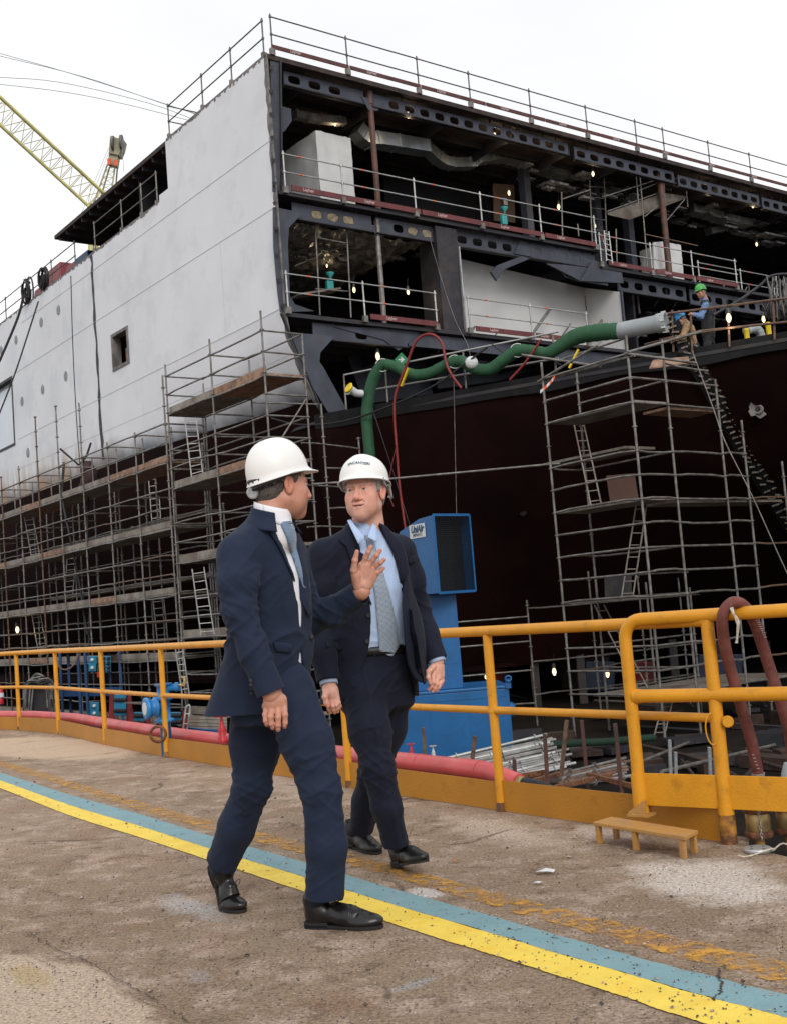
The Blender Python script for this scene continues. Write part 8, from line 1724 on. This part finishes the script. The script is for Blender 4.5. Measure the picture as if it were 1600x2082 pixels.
core = Field(lo2, V(.55, 6.1, 1.8), .012); core.loft(lvB, sB, fB, grow=-.02); core.chain([hR, kR, aR*.7+kR*.3], [.08, .055, .030]); core.chain([hL, kL, aL*.7+kL*.3], [.08, .055, .030])
core.chain([S_R, E_R, W_R, P3(671, 1402, 4.99)], [.05, .038, .028, .026]); core.chain([S_L, E_L, W_L, P3(886, 1352, 5.25)], [.05, .038, .028, .025]); core.cap(P3(742, 1090, 5.22), P3(740, 1050, 5.22), .055, .054); v0, f0_ = core.mesh()
vv, ff, cc = merge([(hvB, hfB, hcB), (v1, f1, hand_colors(v1, skB, t1, k1)), (v2, f2, hand_colors(v2, skB, t2, k2)), (v0, f0_, np.tile(np.array(skB), (len(v0), 1)))])
mk('body', vv, ff, 'skin', pB, cc); mk('hair', hairv, hairf, 'hair_grey', pB)
for s_ in (-1, 1):
    gz_ = nrm(nrm(LWB((s_*.031, 1, 0))-LWB((s_*.031, 0, 0)))+V(-.30, .1, .02)); ec = LWB((s_*.031, .0720, .0))
    e = MB(); e.grid(lambda u, v: ec+.0125*V(math.cos(6.283*u)*math.sin(3.1416*v), math.sin(6.283*u)*math.sin(3.1416*v), math.cos(3.1416*v)), 16, 10).build('eye', 'eye', pB)
    MB()._lathe(ec+gz_*.0108, gz_, [(0, .0062), (.0016, .0052), (.0022, .0022)], 16).build('iris', 'iris', pB)
hatB, RB_ = helmet(pB, LWB, TB_, (0, -.010, .044), .10, dict(band='clip', a=.103, b=.122, h=.114, peak=.026, drop=.010, ridge=.005))
for s_ in (-1, 1):
    MB().tube(spline([LWB(RB_(q)) for q in ((s_*.098, -.03, -.002), (s_*.096, -.06, -.05), (s_*.090, -.085, -.062), (s_*.07, -.11, -.05))], 5), .006, 8).build('strap_clip', 'clip', hatB); MB().tube(spline([LWB(RB_(q)) for q in ((s_*.100, .045, -.004), (s_*.097, .02, -.022), (s_*.097, -.01, -.026), (s_*.099, -.04, -.010))], 5), .005, 8).build('strap_clip', 'clip', hatB)
# lettering wrapped on the helmet
vs, fs = text_mesh('FINCANTIERI', .0175, 0., .0004)
a, b, hh = .103, .122, .114
out = []
for q in vs:
    th = math.pi/2+.16+q[0]/.100; zz = .050+q[1]; ph = math.acos(min(1, (zz/hh)**(1/.92))); rr = math.sin(ph)**.90; p = V(a*rr*math.cos(th), b*rr*math.sin(th), zz); rid = .005*math.exp(-(p[0]/.030)**4)*math.sin(min(1, ph*1.2)*math.pi/2)*(1 if ph < 1.35 else max(0, (1.57-ph)/.22))
    p = p+V(0, 0, rid); out.append(LWB(RB_(p+nrm(V(p[0]/a**2, p[1]/b**2, p[2]/hh**2))*.0016)))
mb = MB(); mb._add(out, fs); mb.build('lettering', 'label_ink', hatB)
for o in (jA, jB): pass

# ================= two workers on the hull edge
def worker(label, hc, hd, prm, J, cols, hat, S=1.):
    t = thing('person', label, 'person', J['foot'])
    JP_ = [J[k] for k in J if k not in ('f', 'foot')]; lo, hi = np.min(JP_, axis=0)-.35, np.max(JP_, axis=0)+.3
    g = Field(lo, hi, .014); g.chain([J['neck'], J['chest'], J['hip']], [.06, .12, .11], .06); g.chain([J['sr'], J['er'], J['wr']], [.05, .038, .03]); g.chain([J['sl'], J['el'], J['wl']], [.05, .038, .03]); g.chain([J['hip'], J['kr'], J['ar']], [.08, .055, .04]); g.chain([J['hip'], J['kl'], J['al']], [.08, .055, .04])
    v0, f0 = g.mesh(); hv, hf, hcol, LW, T_, (hrv, hrf) = head(hc, hd, V(0, 0, 1), prm, .006); parts = [(hv, hf, hcol), (v0, f0, np.tile(np.array(prm['skin']), (len(v0), 1)))]
    for w, e in ((J['wr'], J['er']), (J['wl'], J['el'])):
        n = nrm(w-e); s = nrm(np.cross(n, UZ)); q = Field(w-.16, w+.2, .006); q.cap(w, w+n*.06, .028, .034, .01)
        for k in range(4): o_ = s*(-.03+.02*k); q.chain([w+n*.07+o_, w+n*.10+o_-UZ*.01, w+n*.12+o_-UZ*.035], [.011, .010, .009], .004)
        q.chain([w+n*.03+s*.03, w+n*.06+s*.055, w+n*.085+s*.05-UZ*.01], [.013, .011, .010], .006); a, b = q.mesh(); parts.append((a, b, np.tile(np.array(prm['skin']), (len(a), 1))))
    vv, ff, cc = merge(parts); mk('body', vv, ff, 'skin', t, cc); mk('hair', hrv, hrf, 'hair_dark', t)
    g = Field(lo, hi, .012); g.chain([J['neck']-V(0, 0, .03), J['chest'], J['hip']], [.09, .155, .145], .08, flat=(J['f'], .75)); g.chain([J['sr'], J['er'], J['er']+(J['wr']-J['er'])*.85], [.085, .062, .048], .05); g.chain([J['sl'], J['el'], J['el']+(J['wl']-J['el'])*.85], [.085, .062, .048], .05)
    v, f = g.mesh(); v = smooth_mesh(v, f, 2); v = folds(v, f, lambda v: .014*ridge(v, (8, 8, 14), 3)); mk(cols[0][0], v, f, cols[0][1], t)
    g = Field(lo, hi, .012); g.chain([J['hip']+V(0, 0, .04), J['hip']], [.14, .145], .05); g.chain([J['hip'], J['kr'], J['ar']], [.125, .085, .075], .05); g.chain([J['hip'], J['kl'], J['al']], [.125, .085, .075], .05); v, f = g.mesh(); v = smooth_mesh(v, f, 2); v = folds(v, f, lambda v: .012*ridge(v, (8, 8, 12), 5)); mk('trousers', v, f, cols[1], t)
    if len(cols) > 2:
        g = Field(lo, hi, .012); g.chain([J['neck']-V(0, 0, .07), J['chest'], J['hip']+V(0, 0, .10)], [.11, .178, .168], .06, flat=(J['f'], .78)); v, f = g.mesh(); v = smooth_mesh(v, f, 2); vm = mk('vest', v, f, cols[2], t)
    hm_, _ = helmet(t, LW, T_, (0, -.012, .058), .12, dict(band='harness', h=.125)); hm_.data.materials[0] = M[hat]
    for a, k in ((J['ar'], J['kr']), (J['al'], J['kl'])): shoe(t, V(a[0], a[1], a[2]-.10)-J['f']*.05, J['f'], 0, 'leather_dull')
    return t
M['helmet_green'] = mat('green_helmet', (.05, .36, .06), .4); M['helmet_blue'] = mat('blue_helmet', (.03, .22, .48), .4); M['work_shirt'] = mat('blue_work_shirt', (.13, .22, .40), .8, var=.1); M['work_vest'] = mat('dark_vest', (.014, .015, .018), .6, var=.3, scale=5)
M['tan'] = mat('tan_work_jacket', (.30, .19, .10), .85, var=.15, scale=6); M['work_black'] = mat('black_work_trousers', (.010, .010, .012), .8)
w = lambda x, y, d: at(x, y, d); f1_ = nrm(V(-.85, -.4, 0)); DW = 27.0; zf = 6.50
J = dict(f=f1_, neck=w(1432, 610, DW), chest=w(1440, 632, DW), hip=w(1440, 678, DW), sr=w(1434, 621, DW-.2), er=w(1425, 643, DW-.25), wr=w(1411, 640, DW-.2), sl=w(1436, 620, DW+.2), el=w(1424, 641, DW+.25), wl=w(1409, 638, DW+.2), kr=w(1437, 706, DW-.12), kl=w(1446, 706, DW+.15), ar=w(1441, 735, DW-.1), al=w(1449, 735, DW+.2), foot=w(1444, 742, DW))
worker('standing worker in green hard hat, dark vest and blue shirt on the hull edge', w(1425, 594, DW), nrm(V(-.8, -.35, -.25)), dict(skin=(.38, .2, .13), brow=(.03, .02, .02), s=1.1), J, [('work_shirt', 'work_shirt'), 'work_black', 'work_vest'], 'helmet_green')
DX = 26.2; f2_ = nrm(V(-.95, -.2, 0))
J = dict(f=f2_, neck=w(1392, 656, DX), chest=w(1400, 672, DX), hip=w(1408, 706, DX), sr=w(1396, 664, DX-.2), er=w(1389, 684, DX-.25), wr=w(1374, 690, DX-.2), sl=w(1396, 664, DX+.2), el=w(1388, 684, DX+.25), wl=w(1374, 688, DX+.2), kr=w(1386, 716, DX-.15), kl=w(1386, 718, DX+.15), ar=w(1408, 736, DX-.15), al=w(1408, 738, DX+.15), foot=w(1400, 742, DX))
worker('crouching worker in tan jacket and blue hard hat beside the standing worker', w(1384, 649, DX), nrm(V(-.8, -.15, -.65)), dict(skin=(.40, .22, .15), brow=(.05, .04, .03), s=1.1), J, [('tan_jacket', 'tan'), 'work_black'], 'helmet_blue')
